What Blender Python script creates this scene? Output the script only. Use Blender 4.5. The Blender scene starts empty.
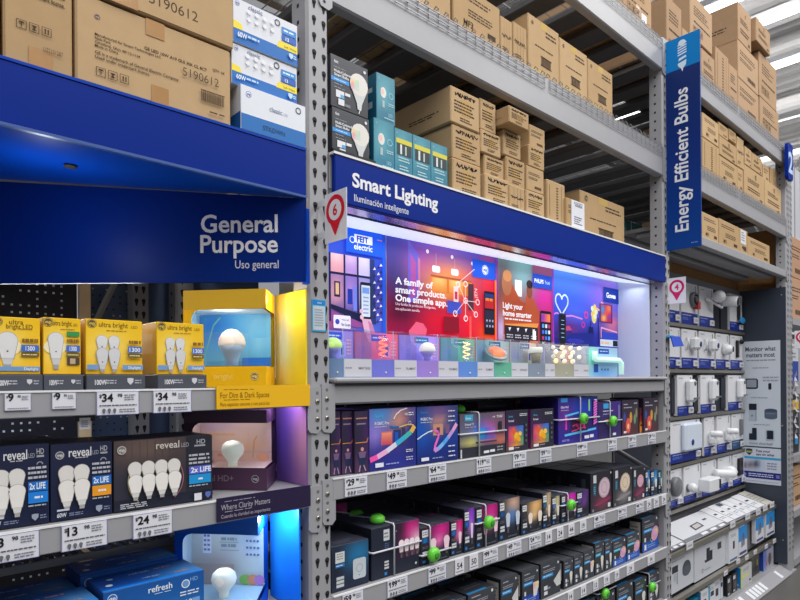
import bpy, math, random
from mathutils import Vector
random.seed(7)
SC = bpy.context.scene
COL = SC.collection
PI = math.pi

# ------------------------------------------------------------------ camera
F_PX = 600.0
TH = math.atan2(645, 600)
CT, ST = math.cos(TH), math.sin(TH)
CX, CY, CZ = -1.0532, -1.4855, 1.66
EPS = 0.0066
cam_d = bpy.data.cameras.new('camera')
cam = bpy.data.objects.new('camera', cam_d)
COL.objects.link(cam)
cam_d.sensor_width = 36.0
cam_d.lens = F_PX / 800 * 36.0
cam_d.shift_y = 80.0 / 800.0
cam_d.clip_start = 0.05
cam_d.clip_end = 200
cam.location = (CX, CY, CZ)
from mathutils import Matrix
_f = Vector((CT, ST, 0)); _r = Vector((ST, -CT, 0)); _u = Vector((0, 0, 1))
_rr = (_r - EPS * _u).normalized(); _uu = (_u + EPS * _r).normalized()
cam.rotation_euler = Matrix((_rr, _uu, -_f)).transposed().to_euler()
SC.camera = cam


def ray(px, py):
    u = px - 400; v = py - 380
    a = (u - EPS * v) / F_PX; b = (v + EPS * u) / F_PX
    return (CT + a * ST, ST - a * CT, -b)


def atY(px, py, Y):
    """point of the plane Y (metres behind the rack face) that the photograph shows at px, py"""
    d = ray(px, py); t = (Y - CY) / d[1]
    return (CX + t * d[0], Y, CZ + t * d[2])


def xz(px, py, Y):
    p = atY(px, py, Y)
    return p[0], p[2]


def atX(px, py, X):
    d = ray(px, py); t = (X - CX) / d[0]
    return (X, CY + t * d[1], CZ + t * d[2])


# ------------------------------------------------------------------ colour
def lin(c):
    o = []
    for v in c[:3]:
        v = max(0.0, min(255.0, v)) / 255.0
        o.append(v / 12.92 if v <= 0.04045 else ((v + 0.055) / 1.055) ** 2.4)
    return (o[0], o[1], o[2], 1.0)


def mix(a, b, t):
    return tuple(a[i] + (b[i] - a[i]) * t for i in range(3))


def jit(c, k):
    d = random.uniform(-k, k)
    return tuple(max(0, min(255, v + d)) for v in c)


def mat(name, color=None, rough=0.5, metal=0.0, emit=0.0, noise=0.0, nscale=30.0, attr=False, spec=0.5, bump=0.0, coat=0.0, ecol=None):
    m = bpy.data.materials.new(name)
    m.use_nodes = True
    nt = m.node_tree
    b = nt.nodes['Principled BSDF']
    b.inputs['Roughness'].default_value = rough
    b.inputs['Metallic'].default_value = metal
    b.inputs['Specular IOR Level'].default_value = spec
    b.inputs['Coat Weight'].default_value = coat
    src = None
    if attr:
        a = nt.nodes.new('ShaderNodeAttribute'); a.attribute_name = 'Col'
        src = a.outputs['Color']
    else:
        b.inputs['Base Color'].default_value = lin(color)
    if noise or bump:
        tc = nt.nodes.new('ShaderNodeTexCoord')
        n = nt.nodes.new('ShaderNodeTexNoise')
        n.inputs['Scale'].default_value = nscale
        n.inputs['Detail'].default_value = 4
        nt.links.new(tc.outputs['Object'], n.inputs['Vector'])
        if noise:
            mr = nt.nodes.new('ShaderNodeMapRange')
            mr.inputs['To Min'].default_value = 1 - noise
            mr.inputs['To Max'].default_value = 1 + noise
            nt.links.new(n.outputs['Fac'], mr.inputs['Value'])
            mx = nt.nodes.new('ShaderNodeVectorMath'); mx.operation = 'MULTIPLY'
            if src is None:
                rgb = nt.nodes.new('ShaderNodeRGB'); rgb.outputs[0].default_value = lin(color)
                src = rgb.outputs[0]
            nt.links.new(src, mx.inputs[0])
            nt.links.new(mr.outputs['Result'], mx.inputs[1])
            src = mx.outputs[0]
        if bump:
            bp = nt.nodes.new('ShaderNodeBump'); bp.inputs['Strength'].default_value = bump
            bp.inputs['Distance'].default_value = 0.002
            nt.links.new(n.outputs['Fac'], bp.inputs['Height'])
            nt.links.new(bp.outputs['Normal'], b.inputs['Normal'])
    if src is not None:
        nt.links.new(src, b.inputs['Base Color'])
    if emit:
        b.inputs['Emission Strength'].default_value = emit
        if attr:
            nt.links.new(src, b.inputs['Emission Color'])
        else:
            b.inputs['Emission Color'].default_value = lin(ecol or color)
    return m


def clear(name, tint=(255, 255, 255), gloss=0.12, rough=0.05):
    m = bpy.data.materials.new(name); m.use_nodes = True
    nt = m.node_tree; nt.nodes.clear()
    o = nt.nodes.new('ShaderNodeOutputMaterial'); mx = nt.nodes.new('ShaderNodeMixShader')
    t = nt.nodes.new('ShaderNodeBsdfTransparent'); g = nt.nodes.new('ShaderNodeBsdfGlossy')
    t.inputs['Color'].default_value = lin(tint); g.inputs['Roughness'].default_value = rough
    mx.inputs[0].default_value = gloss
    nt.links.new(t.outputs[0], mx.inputs[1]); nt.links.new(g.outputs[0], mx.inputs[2])
    nt.links.new(mx.outputs[0], o.inputs[0])
    return m


PRINT = mat('printed_card', attr=True, rough=0.42, spec=0.4, noise=0.03, nscale=60)
CARD = mat('corrugated_cardboard', attr=True, rough=0.8, spec=0.2, noise=0.07, nscale=25, bump=0.25)
SATIN = mat('printed_satin_panel', attr=True, rough=0.4, spec=0.2)
BACKLIT = mat('backlit_poster', attr=True, rough=0.5, emit=0.40, spec=.15)
RACK = mat('rack_grey_paint', (158, 158, 163), rough=0.42, noise=0.05, nscale=14)
RACKD = mat('shelf_deck_paint', (150, 150, 153), rough=0.5, noise=0.05, nscale=10)
CHAN = mat('shaded_channel_paint', (92, 92, 96), rough=0.5, noise=0.05, nscale=10)  # rack grey made darker: shade under the wire decks put into it
HOLE = mat('punched_hole', (34, 34, 38), rough=0.8)
WIRE = mat('wire_zinc', (150, 150, 154), rough=0.4, metal=0.4)
BLUE = mat('header_blue_paint', (0, 40, 136), rough=0.42, noise=0.03, nscale=5, spec=.12)
BLUEL = mat('soffit_blue_paint', (2, 62, 172), rough=0.4, spec=.15)
WHITEP = mat('white_plastic', (232, 232, 235), rough=0.35)
BLACKP = mat('black_plastic', (24, 24, 28), rough=0.3)
GREENP = mat('green_plastic', (108, 214, 66), rough=0.3, noise=0.05)
PAPER = mat('white_paper', (226, 227, 235), rough=0.6)
PEGDARK = mat('navy_perforated_steel', (24, 27, 42), rough=0.5, noise=0.06)
PANEL = mat('charcoal_panel', (50, 58, 72), rough=0.45, noise=0.06, nscale=4)
PEGWALL = mat('lavender_grey_steel', (128, 126, 134), rough=0.5, noise=0.06, nscale=6)
FIXWHITE = mat('white_powder_coat', (216, 224, 240), rough=0.35)
MIRROR = mat('polished_trim', (210, 212, 222), rough=0.22, metal=1.0)
LEDBAR = mat('led_diffuser', (226, 236, 244), emit=0.72, rough=0.5)
ACRYL = clear('clear_acrylic', (240, 244, 250), 0.10)
GLASSW = clear('window_film', (238, 244, 250), 0.07, 0.03)
METAL = mat('zinc_metal', (165, 160, 150), rough=0.35, metal=0.8)
TAPE = mat('packing_tape', (176, 132, 82), rough=0.25, noise=0.1, nscale=40)


def glow(name, c, s):
    return mat(name, c, emit=s, rough=0.5)


# ------------------------------------------------------------------ mesh builder
class MB:
    def __init__(s):
        s.v = []; s.f = []; s.c = []; s.m = []; s.mats = []; s.sm = []

    def mi(s, m):
        if m not in s.mats: s.mats.append(m)
        return s.mats.index(m)

    def face(s, pts, m, col=(255, 255, 255), cols=None, smooth=False):
        b = len(s.v)
        s.v.extend(tuple(p) for p in pts)
        s.f.append(tuple(range(b, b + len(pts))))
        s.c.append([lin(x) for x in cols] if cols else [lin(col)] * len(pts))
        s.m.append(s.mi(m)); s.sm.append(smooth)

    def mesh(s, pts, faces, m, col=(255, 255, 255), smooth=False):
        b = len(s.v)
        s.v.extend(tuple(p) for p in pts)
        lc = lin(col); k = s.mi(m)
        for f in faces:
            s.f.append(tuple(b + i for i in f)); s.c.append([lc] * len(f)); s.m.append(k); s.sm.append(smooth)

    def hexa(s, p, m, col=(255, 255, 255)):
        """eight points: four of the bottom, four of the top"""
        s.mesh(p, [(3, 2, 1, 0), (4, 5, 6, 7), (0, 1, 5, 4), (1, 2, 6, 5), (2, 3, 7, 6), (3, 0, 4, 7)], m, col)

    def box(s, x0, x1, y0, y1, z0, z1, m, col=(255, 255, 255), bev=0.0):
        if x0 > x1: x0, x1 = x1, x0
        if y0 > y1: y0, y1 = y1, y0
        if z0 > z1: z0, z1 = z1, z0
        if not bev:
            s.hexa([(x0, y0, z0), (x1, y0, z0), (x1, y1, z0), (x0, y1, z0), (x0, y0, z1), (x1, y0, z1), (x1, y1, z1), (x0, y1, z1)], m, col)
            return
        b = min(bev, (x1 - x0) / 3, (y1 - y0) / 3, (z1 - z0) / 3)
        cs = [(x0, x1), (y0, y1), (z0, z1)]
        pts = []; idx = {}
        for i in (0, 1):
            for j in (0, 1):
                for k in (0, 1):
                    e = (i, j, k)
                    for a in range(3):
                        p = []
                        for q in range(3):
                            val = cs[q][e[q]]
                            if q != a: val += b if e[q] == 0 else -b
                            p.append(val)
                        idx[(i, j, k, a)] = len(pts); pts.append(tuple(p))
        F = []
        for a in range(3):
            o = [q for q in range(3) if q != a]
            for sgn in (0, 1):
                q = []
                for (u, w) in ((0, 0), (1, 0), (1, 1), (0, 1)):
                    e = [0, 0, 0]; e[a] = sgn; e[o[0]] = u; e[o[1]] = w
                    q.append(idx[(e[0], e[1], e[2], a)])
                flip = (sgn == 0) != (a == 1)
                F.append(tuple(reversed(q)) if flip else tuple(q))
        for a in range(3):
            o = [q for q in range(3) if q != a]
            for (u, w) in ((0, 0), (1, 0), (1, 1), (0, 1)):
                e0 = [0, 0, 0]; e0[o[0]] = u; e0[o[1]] = w
                e1 = list(e0); e1[a] = 1
                F.append((idx[(*e0, o[0])], idx[(*e1, o[0])], idx[(*e1, o[1])], idx[(*e0, o[1])]))
        for i in (0, 1):
            for j in (0, 1):
                for k in (0, 1):
                    F.append((idx[(i, j, k, 0)], idx[(i, j, k, 1)], idx[(i, j, k, 2)]))
        s.mesh(pts, F, m, col)

    def prism(s, poly, z0, z1, m, col=(255, 255, 255)):
        n = len(poly)
        pts = [(p[0], p[1], z0) for p in poly] + [(p[0], p[1], z1) for p in poly]
        F = [tuple(reversed(range(n))), tuple(range(n, 2 * n))] + [(i, (i + 1) % n, n + (i + 1) % n, n + i) for i in range(n)]
        s.mesh(pts, F, m, col)

    def tube(s, path, r, m, n=6, col=(255, 255, 255), cap=True):
        P = [Vector(p) for p in path]
        pts = []; F = []
        for i, p in enumerate(P):
            d = (P[min(i + 1, len(P) - 1)] - P[max(i - 1, 0)]).normalized()
            a = d.orthogonal().normalized()
            if i > 0:
                a = (pa - d * pa.dot(d))
                a = a.normalized() if a.length > 1e-6 else d.orthogonal().normalized()
            pa = a
            b = d.cross(a)
            for k in range(n):
                t = 2 * PI * k / n
                pts.append(p + r * (math.cos(t) * a + math.sin(t) * b))
        for i in range(len(P) - 1):
            for k in range(n):
                F.append((i * n + k, i * n + (k + 1) % n, (i + 1) * n + (k + 1) % n, (i + 1) * n + k))
        if cap:
            F.append(tuple(reversed(range(n)))); F.append(tuple(range((len(P) - 1) * n, len(P) * n)))
        s.mesh(pts, F, m, col, smooth=n > 5)

    def lathe(s, prof, o, ax, m, n=20, col=(255, 255, 255), smooth=True):
        """prof: (radius, height along ax)"""
        A = Vector(ax).normalized(); B = A.orthogonal().normalized(); C = A.cross(B); O = Vector(o)
        pts = []; F = []
        for r, h in prof:
            for k in range(n):
                t = 2 * PI * k / n
                pts.append(O + A * h + (B * math.cos(t) + C * math.sin(t)) * max(r, 1e-5))
        for i in range(len(prof) - 1):
            for k in range(n):
                F.append((i * n + k, i * n + (k + 1) % n, (i + 1) * n + (k + 1) % n, (i + 1) * n + k))
        F.append(tuple(reversed(range(n)))); F.append(tuple(range((len(prof) - 1) * n, len(prof) * n)))
        s.mesh(pts, F, m, col, smooth)

    def ball(s, o, r, m, n=14, col=(255, 255, 255), sq=(1, 1, 1)):
        pts = []; F = []
        k = n // 2
        for i in range(k + 1):
            ph = PI * i / k
            for j in range(n):
                t = 2 * PI * j / n
                rr = math.sin(ph) if 0 < i < k else 1e-4
                pts.append((o[0] + r * sq[0] * rr * math.cos(t), o[1] + r * sq[1] * rr * math.sin(t), o[2] + r * sq[2] * math.cos(ph)))
        for i in range(k):
            for j in range(n):
                F.append((i * n + j, (i + 1) * n + j, (i + 1) * n + (j + 1) % n, i * n + (j + 1) % n))
        s.mesh(pts, F, m, col, True)

    def build(s, name, parent=None, loc=(0, 0, 0)):
        """link as one mesh object; the vertices are given in world space"""
        L = Vector(loc) if parent is None else Vector(parent['_o'])
        if parent is not None and parent.parent is not None:
            L = Vector(parent['_o'])
        me = bpy.data.meshes.new(name)
        me.from_pydata([(p[0] - L.x, p[1] - L.y, p[2] - L.z) for p in s.v], [], s.f)
        for m in s.mats: me.materials.append(m)
        me.polygons.foreach_set('material_index', s.m)
        me.polygons.foreach_set('use_smooth', s.sm)
        at = me.color_attributes.new('Col', 'FLOAT_COLOR', 'CORNER')
        flat = [x for fc in s.c for c in fc for x in c]
        at.data.foreach_set('color', flat)
        me.update()
        o = bpy.data.objects.new(name, me)
        COL.objects.link(o)
        if parent is None:
            o.location = L
        else:
            o.parent = parent
        o['_o'] = tuple(L)
        return o


ALL = []


def tag(o, label, cat, group=None, kind=None):
    o['label'] = label; o['category'] = cat
    if group: o['group'] = group
    if kind: o['kind'] = kind
    ALL.append(o)
    return o


def thing(name, label, cat, loc, group=None):
    o = bpy.data.objects.new(name, None)
    o.empty_display_size = 0.05
    COL.objects.link(o)
    o.location = loc; o['_o'] = tuple(loc)
    return tag(o, label, cat, group)


def struct(mb, name):
    o = mb.build(name); o['kind'] = 'structure'
    return o


def dup(o, off, label):
    """a copy of a thing with copies of its parts, moved by off"""
    c = o.copy(); COL.objects.link(c)
    c.location = o.location + Vector(off)
    c['_o'] = tuple(c.location); c['label'] = label
    ALL.append(c)
    for ch in o.children:
        d = ch.copy(); COL.objects.link(d); d.parent = c
        for g in ch.children:
            e = g.copy(); COL.objects.link(e); e.parent = d
    return c


# ------------------------------------------------------------------ text
_TX = {}


def _font(bold):
    k = ('font', bold)
    if k not in _TX:
        _TX[k] = None
    return _TX[k]


def text_tris(s, bold=0.0):
    k = (s, bold)
    if k in _TX: return _TX[k]
    cu = bpy.data.curves.new('lettering', 'FONT')
    cu.body = s; cu.size = 1.0; cu.resolution_u = 3; cu.offset = bold; cu.fill_mode = 'BOTH'
    ob = bpy.data.objects.new('lettering', cu)
    COL.objects.link(ob)
    dg = bpy.context.evaluated_depsgraph_get()
    me = bpy.data.meshes.new_from_object(ob.evaluated_get(dg))
    me.calc_loop_triangles()
    V = [(v.co.x, v.co.y) for v in me.vertices]
    T = [tuple(t.vertices) for t in me.loop_triangles]
    bpy.data.meshes.remove(me)
    bpy.data.objects.remove(ob); bpy.data.curves.remove(cu)
    if V:
        x0 = min(v[0] for v in V); x1 = max(v[0] for v in V)
    else:
        x0 = 0; x1 = 1
    _TX[k] = (V, T, x0, x1)
    return _TX[k]


# ------------------------------------------------------------------ drawing on a flat face
class Face:
    """a printed face: origin at its lower corner, u to the reader's right, v up; drawing coordinates run 0..1"""

    def __init__(s, mb, o, u, v, w, h, m=None, lift=0.0004):
        s.mb = mb; s.o = Vector(o); s.u = Vector(u).normalized(); s.v = Vector(v).normalized()
        s.n = s.u.cross(s.v); s.w = w; s.h = h; s.m = m or PRINT; s.k = 1; s.lift = lift

    def p(s, x, y):
        return s.o + s.u * (x * s.w) + s.v * (y * s.h) + s.n * (s.lift * s.k)

    def up(s): s.k += 1

    def rect(s, x0, y0, x1, y1, col):
        s.mb.face([s.p(x0, y0), s.p(x1, y0), s.p(x1, y1), s.p(x0, y1)], s.m, col); s.k += 0.4

    def rrect(s, x0, y0, x1, y1, col, r=0.15, n=4):
        """rounded rectangle, r as a share of the shorter side"""
        rr = r * min((x1 - x0) * s.w, (y1 - y0) * s.h)
        rx = rr / s.w; ry = rr / s.h
        pts = []
        for cx, cy, a0 in ((x1 - rx, y0 + ry, -PI / 2), (x1 - rx, y1 - ry, 0), (x0 + rx, y1 - ry, PI / 2), (x0 + rx, y0 + ry, PI)):
            for i in range(n + 1):
                a = a0 + PI / 2 * i / n
                pts.append((cx + rx * math.cos(a), cy + ry * math.sin(a)))
        s.poly(pts, col)

    def frame(s, x0, y0, x1, y1, t, col):
        tx = t; ty = t * s.w / s.h
        s.rect(x0, y0, x1, y0 + ty, col); s.rect(x0, y1 - ty, x1, y1, col)
        s.rect(x0, y0 + ty, x0 + tx, y1 - ty, col); s.rect(x1 - tx, y0 + ty, x1, y1 - ty, col)

    def poly(s, pts, col):
        s.mb.face([s.p(*q) for q in pts], s.m, col); s.k += 0.4

    def ell(s, cx, cy, r, col, ry=None, n=16, a=0.0):
        """r as a share of the width; ry likewise (same metric scale)"""
        ry = r if ry is None else ry
        q = s.w / s.h
        pts = []
        for i in range(n):
            t = 2 * PI * i / n
            x = r * math.cos(t); y = ry * math.sin(t)
            pts.append((cx + x * math.cos(a) - y * math.sin(a), cy + (x * math.sin(a) + y * math.cos(a)) * q))
        s.poly(pts, col)

    def ring(s, cx, cy, r, t, col, n=24, a0=0, a1=2 * PI):
        q = s.w / s.h
        for i in range(n):
            A = a0 + (a1 - a0) * i / n; B = a0 + (a1 - a0) * (i + 1) / n
            s.mb.face([s.p(cx + rr * math.cos(g), cy + rr * math.sin(g) * q) for rr, g in ((r - t, A), (r, A), (r, B), (r - t, B))], s.m, col)
        s.k += 0.4

    def grad(s, x0, y0, x1, y1, fn, nx=8, ny=8):
        """smooth printed colour picture: fn(u, v) gives the colour"""
        C = {}
        for i in range(nx + 1):
            for j in range(ny + 1):
                C[i, j] = fn(i / nx, j / ny)
        P = lambda i, j: s.p(x0 + (x1 - x0) * i / nx, y0 + (y1 - y0) * j / ny)
        for i in range(nx):
            for j in range(ny):
                q = ((i, j), (i + 1, j), (i + 1, j + 1), (i, j + 1))
                s.mb.face([P(*e) for e in q], s.m, cols=[C[e] for e in q])
        s.k += 0.4

    def line(s, pts, t, col):
        """polyline of width t (share of the width)"""
        q = s.w / s.h
        for (xa, ya), (xb, yb) in zip(pts, pts[1:]):
            dx = xb - xa; dy = (yb - ya) / q
            L = math.hypot(dx, dy) or 1e-6
            nx, ny = -dy / L * t / 2, dx / L * t / 2
            s.mb.face([s.p(xa + nx, ya + ny * q), s.p(xa - nx, ya - ny * q), s.p(xb - nx, yb - ny * q), s.p(xb + nx, yb + ny * q)], s.m, col)
        s.k += 0.4

    def text(s, st, x, y, hgt, col, align='l', bold=0.0, maxw=None, rot=0, fit=False):
        """cap height is about 0.7 of hgt (share of the face's height)"""
        V, T, x0, x1 = text_tris(st, bold)
        if not T: return
        sc = hgt * s.h
        sx = sc
        W = (x1 - x0) * sc
        lim = maxw * (s.h if rot else s.w) if maxw else 0
        if maxw and (W > lim or fit): sx = sc * lim / W; W = lim
        ox = {'l': 0, 'c': -W / 2, 'r': -W}[align]
        pts = []
        for vx, vy in V:
            a = ox + (vx - x0) * sx; b = vy * sc
            if rot: a, b = -b, a
            pts.append(s.o + s.u * (x * s.w + a) + s.v * (y * s.h + b) + s.n * (s.lift * s.k))
        s.mb.mesh(pts, T, s.m, col); s.k += 0.4

    def dashes(s, x0, y0, x1, y1, rows, col, fill=0.85, t=0.45):
        """lines of print too small to read"""
        for r in range(rows):
            yy = y1 - (y1 - y0) * (r + 0.5) / rows
            hh = (y1 - y0) / rows * t / 2
            x = x0
            end = x0 + (x1 - x0) * random.uniform(fill, 1)
            while x < end - 0.01:
                w = min(random.uniform(0.03, 0.11), end - x)
                s.mb.face([s.p(x, yy - hh), s.p(x + w * 0.82, yy - hh), s.p(x + w * 0.82, yy + hh), s.p(x, yy + hh)], s.m, col)
                x += w
        s.k += 0.4

    def barcode(s, x0, y0, x1, y1, col):
        x = x0
        while x < x1:
            w = random.uniform(0.006, 0.02) * (x1 - x0) * 4
            s.mb.face([s.p(x, y0), s.p(min(x + w * .55, x1), y0), s.p(min(x + w * .55, x1), y1), s.p(x, y1)], s.m, col)
            x += w
        s.k += 0.4

    def bulb(s, cx, cy, hgt, glass=(235, 235, 232), base=(205, 205, 205), r=None):
        """picture of an A-shape bulb standing cap down; hgt share of the height, cy its lower end"""
        q = s.w / s.h
        R = (r or hgt * 0.29 / q)
        top = cy + hgt
        cyg = top - R * q
        ed = mix(glass, (90, 88, 92), .42)
        s.poly([(cx - R * .66, cy + hgt * .28), (cx + R * .66, cy + hgt * .28), (cx + R * 1.02, cyg - R * q * .3), (cx - R * 1.02, cyg - R * q * .3)], ed)
        s.ell(cx, cyg, R * 1.07, ed, n=16)
        s.poly([(cx - R * .38, cy + hgt * .12), (cx + R * .38, cy + hgt * .12), (cx + R * .62, cy + hgt * .34), (cx - R * .62, cy + hgt * .34)], base)
        s.poly([(cx - R * .3, cy), (cx + R * .3, cy), (cx + R * .34, cy + hgt * .13), (cx - R * .34, cy + hgt * .13)], mix(base, (120, 120, 120), .5))
        s.poly([(cx - R * .6, cy + hgt * .3), (cx + R * .6, cy + hgt * .3), (cx + R * .95, cyg - R * q * .3), (cx - R * .95, cyg - R * q * .3)], glass)
        s.ell(cx, cyg, R, glass, n=16)

    def spot(s, cx, cy, hgt, g1=(235, 235, 232), g2=(215, 215, 215)):
        """picture of a reflector lamp standing cap down"""
        q = s.w / s.h
        w = hgt / q
        s.poly([(cx - w * .1, cy), (cx + w * .1, cy), (cx + w * .14, cy + hgt * .3), (cx - w * .14, cy + hgt * .3)], g2)
        s.poly([(cx - w * .14, cy + hgt * .28), (cx + w * .14, cy + hgt * .28), (cx + w * .3, cy + hgt * .72), (cx + w * .3, cy + hgt * .85), (cx - w * .3, cy + hgt * .85), (cx - w * .3, cy + hgt * .72)], g2)
        s.ell(cx, cy + hgt * .83, w * .3, g1, ry=w * .17)

    def roundmark(s, cx, cy, r, bg, fg):
        """script monogram in a ring"""
        s.ell(cx, cy, r, bg, n=18)
        s.ring(cx, cy, r * .9, r * .12, fg, n=18)
        s.text('ge', cx, cy - r * .42 * s.w / s.h, r * 1.35 * s.w / s.h, fg, 'c', 0.02)

    def shield(s, cx, cy, r, col):
        q = s.w / s.h
        s.poly([(cx - r, cy + r * q), (cx, cy + r * 1.15 * q), (cx + r, cy + r * q), (cx + r * .95, cy - r * .2 * q), (cx, cy - r * 1.2 * q), (cx - r * .95, cy - r * .2 * q)], col)


def front(mb, x0, x1, Y, z0, z1, m=None, lift=0.0004):
    return Face(mb, (x0, Y, z0), (1, 0, 0), (0, 0, 1), x1 - x0, z1 - z0, m, lift)


def leftside(mb, X, y0, y1, z0, z1, m=None):
    """face that looks to -X; the reader's left is the back"""
    return Face(mb, (X, y1, z0), (0, -1, 0), (0, 0, 1), y1 - y0, z1 - z0, m)


def topside(mb, x0, x1, y0, y1, z, m=None):
    return Face(mb, (x0, y0, z), (1, 0, 0), (0, 1, 0), x1 - x0, y1 - y0, m)


def blobs(base, *bl):
    """colour picture made of soft spots: (u, v, radius u, radius v, colour)"""
    def fn(u, v):
        c = base(u, v) if callable(base) else base
        for (bu, bv, ru, rv, col) in bl:
            d = ((u - bu) / ru) ** 2 + ((v - bv) / rv) ** 2
            c = mix(c, col, math.exp(-d))
        return c
    return fn


def vgrad(*st):
    """vertical run of colours: (v, colour) from the bottom up"""
    def fn(u, v):
        if v <= st[0][0]: return st[0][1]
        for (a, ca), (b, cb) in zip(st, st[1:]):
            if v <= b: return mix(ca, cb, (v - a) / (b - a))
        return st[-1][1]
    return fn
# ================================================================== setting
mb = MB()
mb.face([(-40, -40, 0), (70, -40, 0), (70, 40, 0), (-40, 40, 0)], mat('polished_concrete', (98, 96, 93), rough=0.35, noise=0.12, nscale=2.2))
floor = struct(mb, 'floor')
CEIL_M = mat('corrugated_ceiling_steel', (236, 234, 234), rough=0.5, noise=0.04, nscale=1.5)
mb = MB()
pts = []; F = []
x = 6.0; i = 0
prof = [(0, 0), (0.12, 0), (0.16, -0.09), (0.30, -0.09), (0.34, 0)]
while x < 26:
    for dx, dz in prof[:-1]:
        pts.append((x + dx, -6, 7.6 + dz)); pts.append((x + dx, 12, 7.6 + dz))
    x += 0.34
n = len(pts) // 2
for i in range(n - 1): F.append((2 * i, 2 * i + 1, 2 * i + 3, 2 * i + 2))
mb.mesh(pts, F, CEIL_M)
struct(mb, 'ceiling')

TRUSS = mat('white_truss_paint', (214, 214, 216), rough=0.5)
LAMP = mat('fluorescent_lamp_lens', (250, 252, 255), emit=3.0)
FIX = mat('fixture_housing', (225, 226, 230), rough=0.4)
lamp_note = ['ending behind the topmost cartons', 'in the middle of the ceiling view', 'over the end of the bay']
for k, (lx, y0, y1, z, w) in enumerate([(8.2, -1.0, 5.0, 7.0, .07), (9.13, -4.0, 5.0, 7.0, .06), (10.7, -4.0, 6.0, 7.0, .08), (15.5, -4.0, 6.0, 7.0, .08)]):
    t = thing('strip_light', ['white strip light on the ceiling, half hidden behind the topmost cartons',
                              'white strip light on the ceiling, second beyond the topmost cartons',
                              'white strip light on the ceiling just above the last stacked cartons',
                              'white strip light on the ceiling furthest down the store'][k], 'ceiling light', (lx, (y0 + y1) / 2, z), 'strip lights under the ceiling')
    m = MB(); m.box(lx - w * 1.5, lx + w * 1.5, y0, y1, z + 0.03, z + .12, FIX); m.build('housing', t)
    m = MB(); m.box(lx - w, lx + w, y0, y1, z - 0.02, z + .03, LAMP); m.build('lamp_lens', t)
    m = MB()
    for yy in (y0 + .6, (y0 + y1) / 2, y1 - .6): m.tube([(lx, yy, z + .1), (lx, yy, 7.55)], .012, TRUSS)
    m.build('hanger_rod', t)
for k, (tx, zb) in enumerate([(13.4, 5.9), (19.5, 5.9)]):
    t = thing('roof_truss', ['white steel roof truss with diagonal web bars, nearest above the shelving', 'white steel roof truss with diagonal web bars, farther down the store'][k], 'truss', (tx, 2, zb), 'roof trusses')
    m = MB(); m.box(tx - .06, tx + .06, -4, 12, 7.05, 7.17, TRUSS); m.build('top_chord', t)
    m = MB(); m.box(tx - .06, tx + .06, -4, 12, zb, zb + .1, TRUSS); m.build('bottom_chord', t)
    m = MB(); y = -4
    while y < 12:
        m.tube([(tx, y, zb + .1), (tx, y + .6, 7.05)], .035, TRUSS); m.tube([(tx, y + .6, 7.05), (tx, y + 1.2, zb + .1)], .035, TRUSS)
        y += 1.2
    m.build('web_lattice', t)

# ================================================================== uprights
PW = 0.04
POST_TOP = 3.62


def keyhole(m, cx, cz, Y, r=0.0078):
    q = []
    for i in range(12):
        a = PI * 2 * i / 12
        q.append((cx + r * math.cos(a), cz + 0.006 + r * math.sin(a)))
    m.face([(x, Y, z) for x, z in q], HOLE)
    m.face([(cx - r * .3, Y, cz - .016), (cx + r * .3, Y, cz - .016), (cx + r * .9, Y, cz + .003), (cx - r * .9, Y, cz + .003)], HOLE)


def upright(X, label, plates, ztop=POST_TOP, holes=(0.2, 3.6)):
    t = thing('rack_upright', label, 'shelf upright', (X, 0, 0), 'steel uprights of the racking')
    for nm, Y0, Y1 in (('front_post', 0, .078), ('rear_post', 0.96, 1.035)):
        m = MB()
        c = 0.008
        m.prism([(X - PW + c, Y0), (X + PW - c, Y0), (X + PW, Y0 + c), (X + PW, Y1), (X - PW, Y1), (X - PW, Y0 + c)], 0, ztop, RACK)
        z = holes[0]
        while z < holes[1]:
            if Y0 == 0:
                keyhole(m, X - .0135, z, -0.0006); keyhole(m, X + .0215, z - .004, -0.0006)
            else:
                keyhole(m, X - .0135, z, Y0 - 0.0006)
            for yy in (Y0 + .045,):
                h = .0058
                m.face([(X - PW - .0006, yy + h, z - h), (X - PW - .0006, yy - h, z - h), (X - PW - .0006, yy - h, z + h), (X - PW - .0006, yy + h, z + h)], HOLE)
            z += .0508
        m.build(nm, t)
    for z0, z1 in ((0.3, 1.1), (1.1, 1.55), (3.05, 3.5)):
        m = MB(); m.tube([(X, .075, z0), (X, .965, z1)], .016, RACK, 6); m.build('diagonal_brace', t)
        m = MB(); m.tube([(X, .075, z0), (X, .965, z0)], .016, RACK, 6); m.build('cross_brace', t)
    m = MB(); m.box(X - .043, X + .043, -.02, .11, 0, .008, RACK); m.build('base_plate', t)
    return t


upright(0, 'grey steel upright with keyhole slots between the blue header and the lit display', None)
upright(2.44, 'grey steel upright carrying the tall vertical sign', None)
upright(4.842, 'grey steel upright at the far end beside the charcoal panel', None)
upright(4.932, 'grey steel upright standing back to back with the one beside the charcoal panel', None)
upright(-2.44, 'grey steel upright at the far end of the yellow bulb bay', None)


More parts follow.
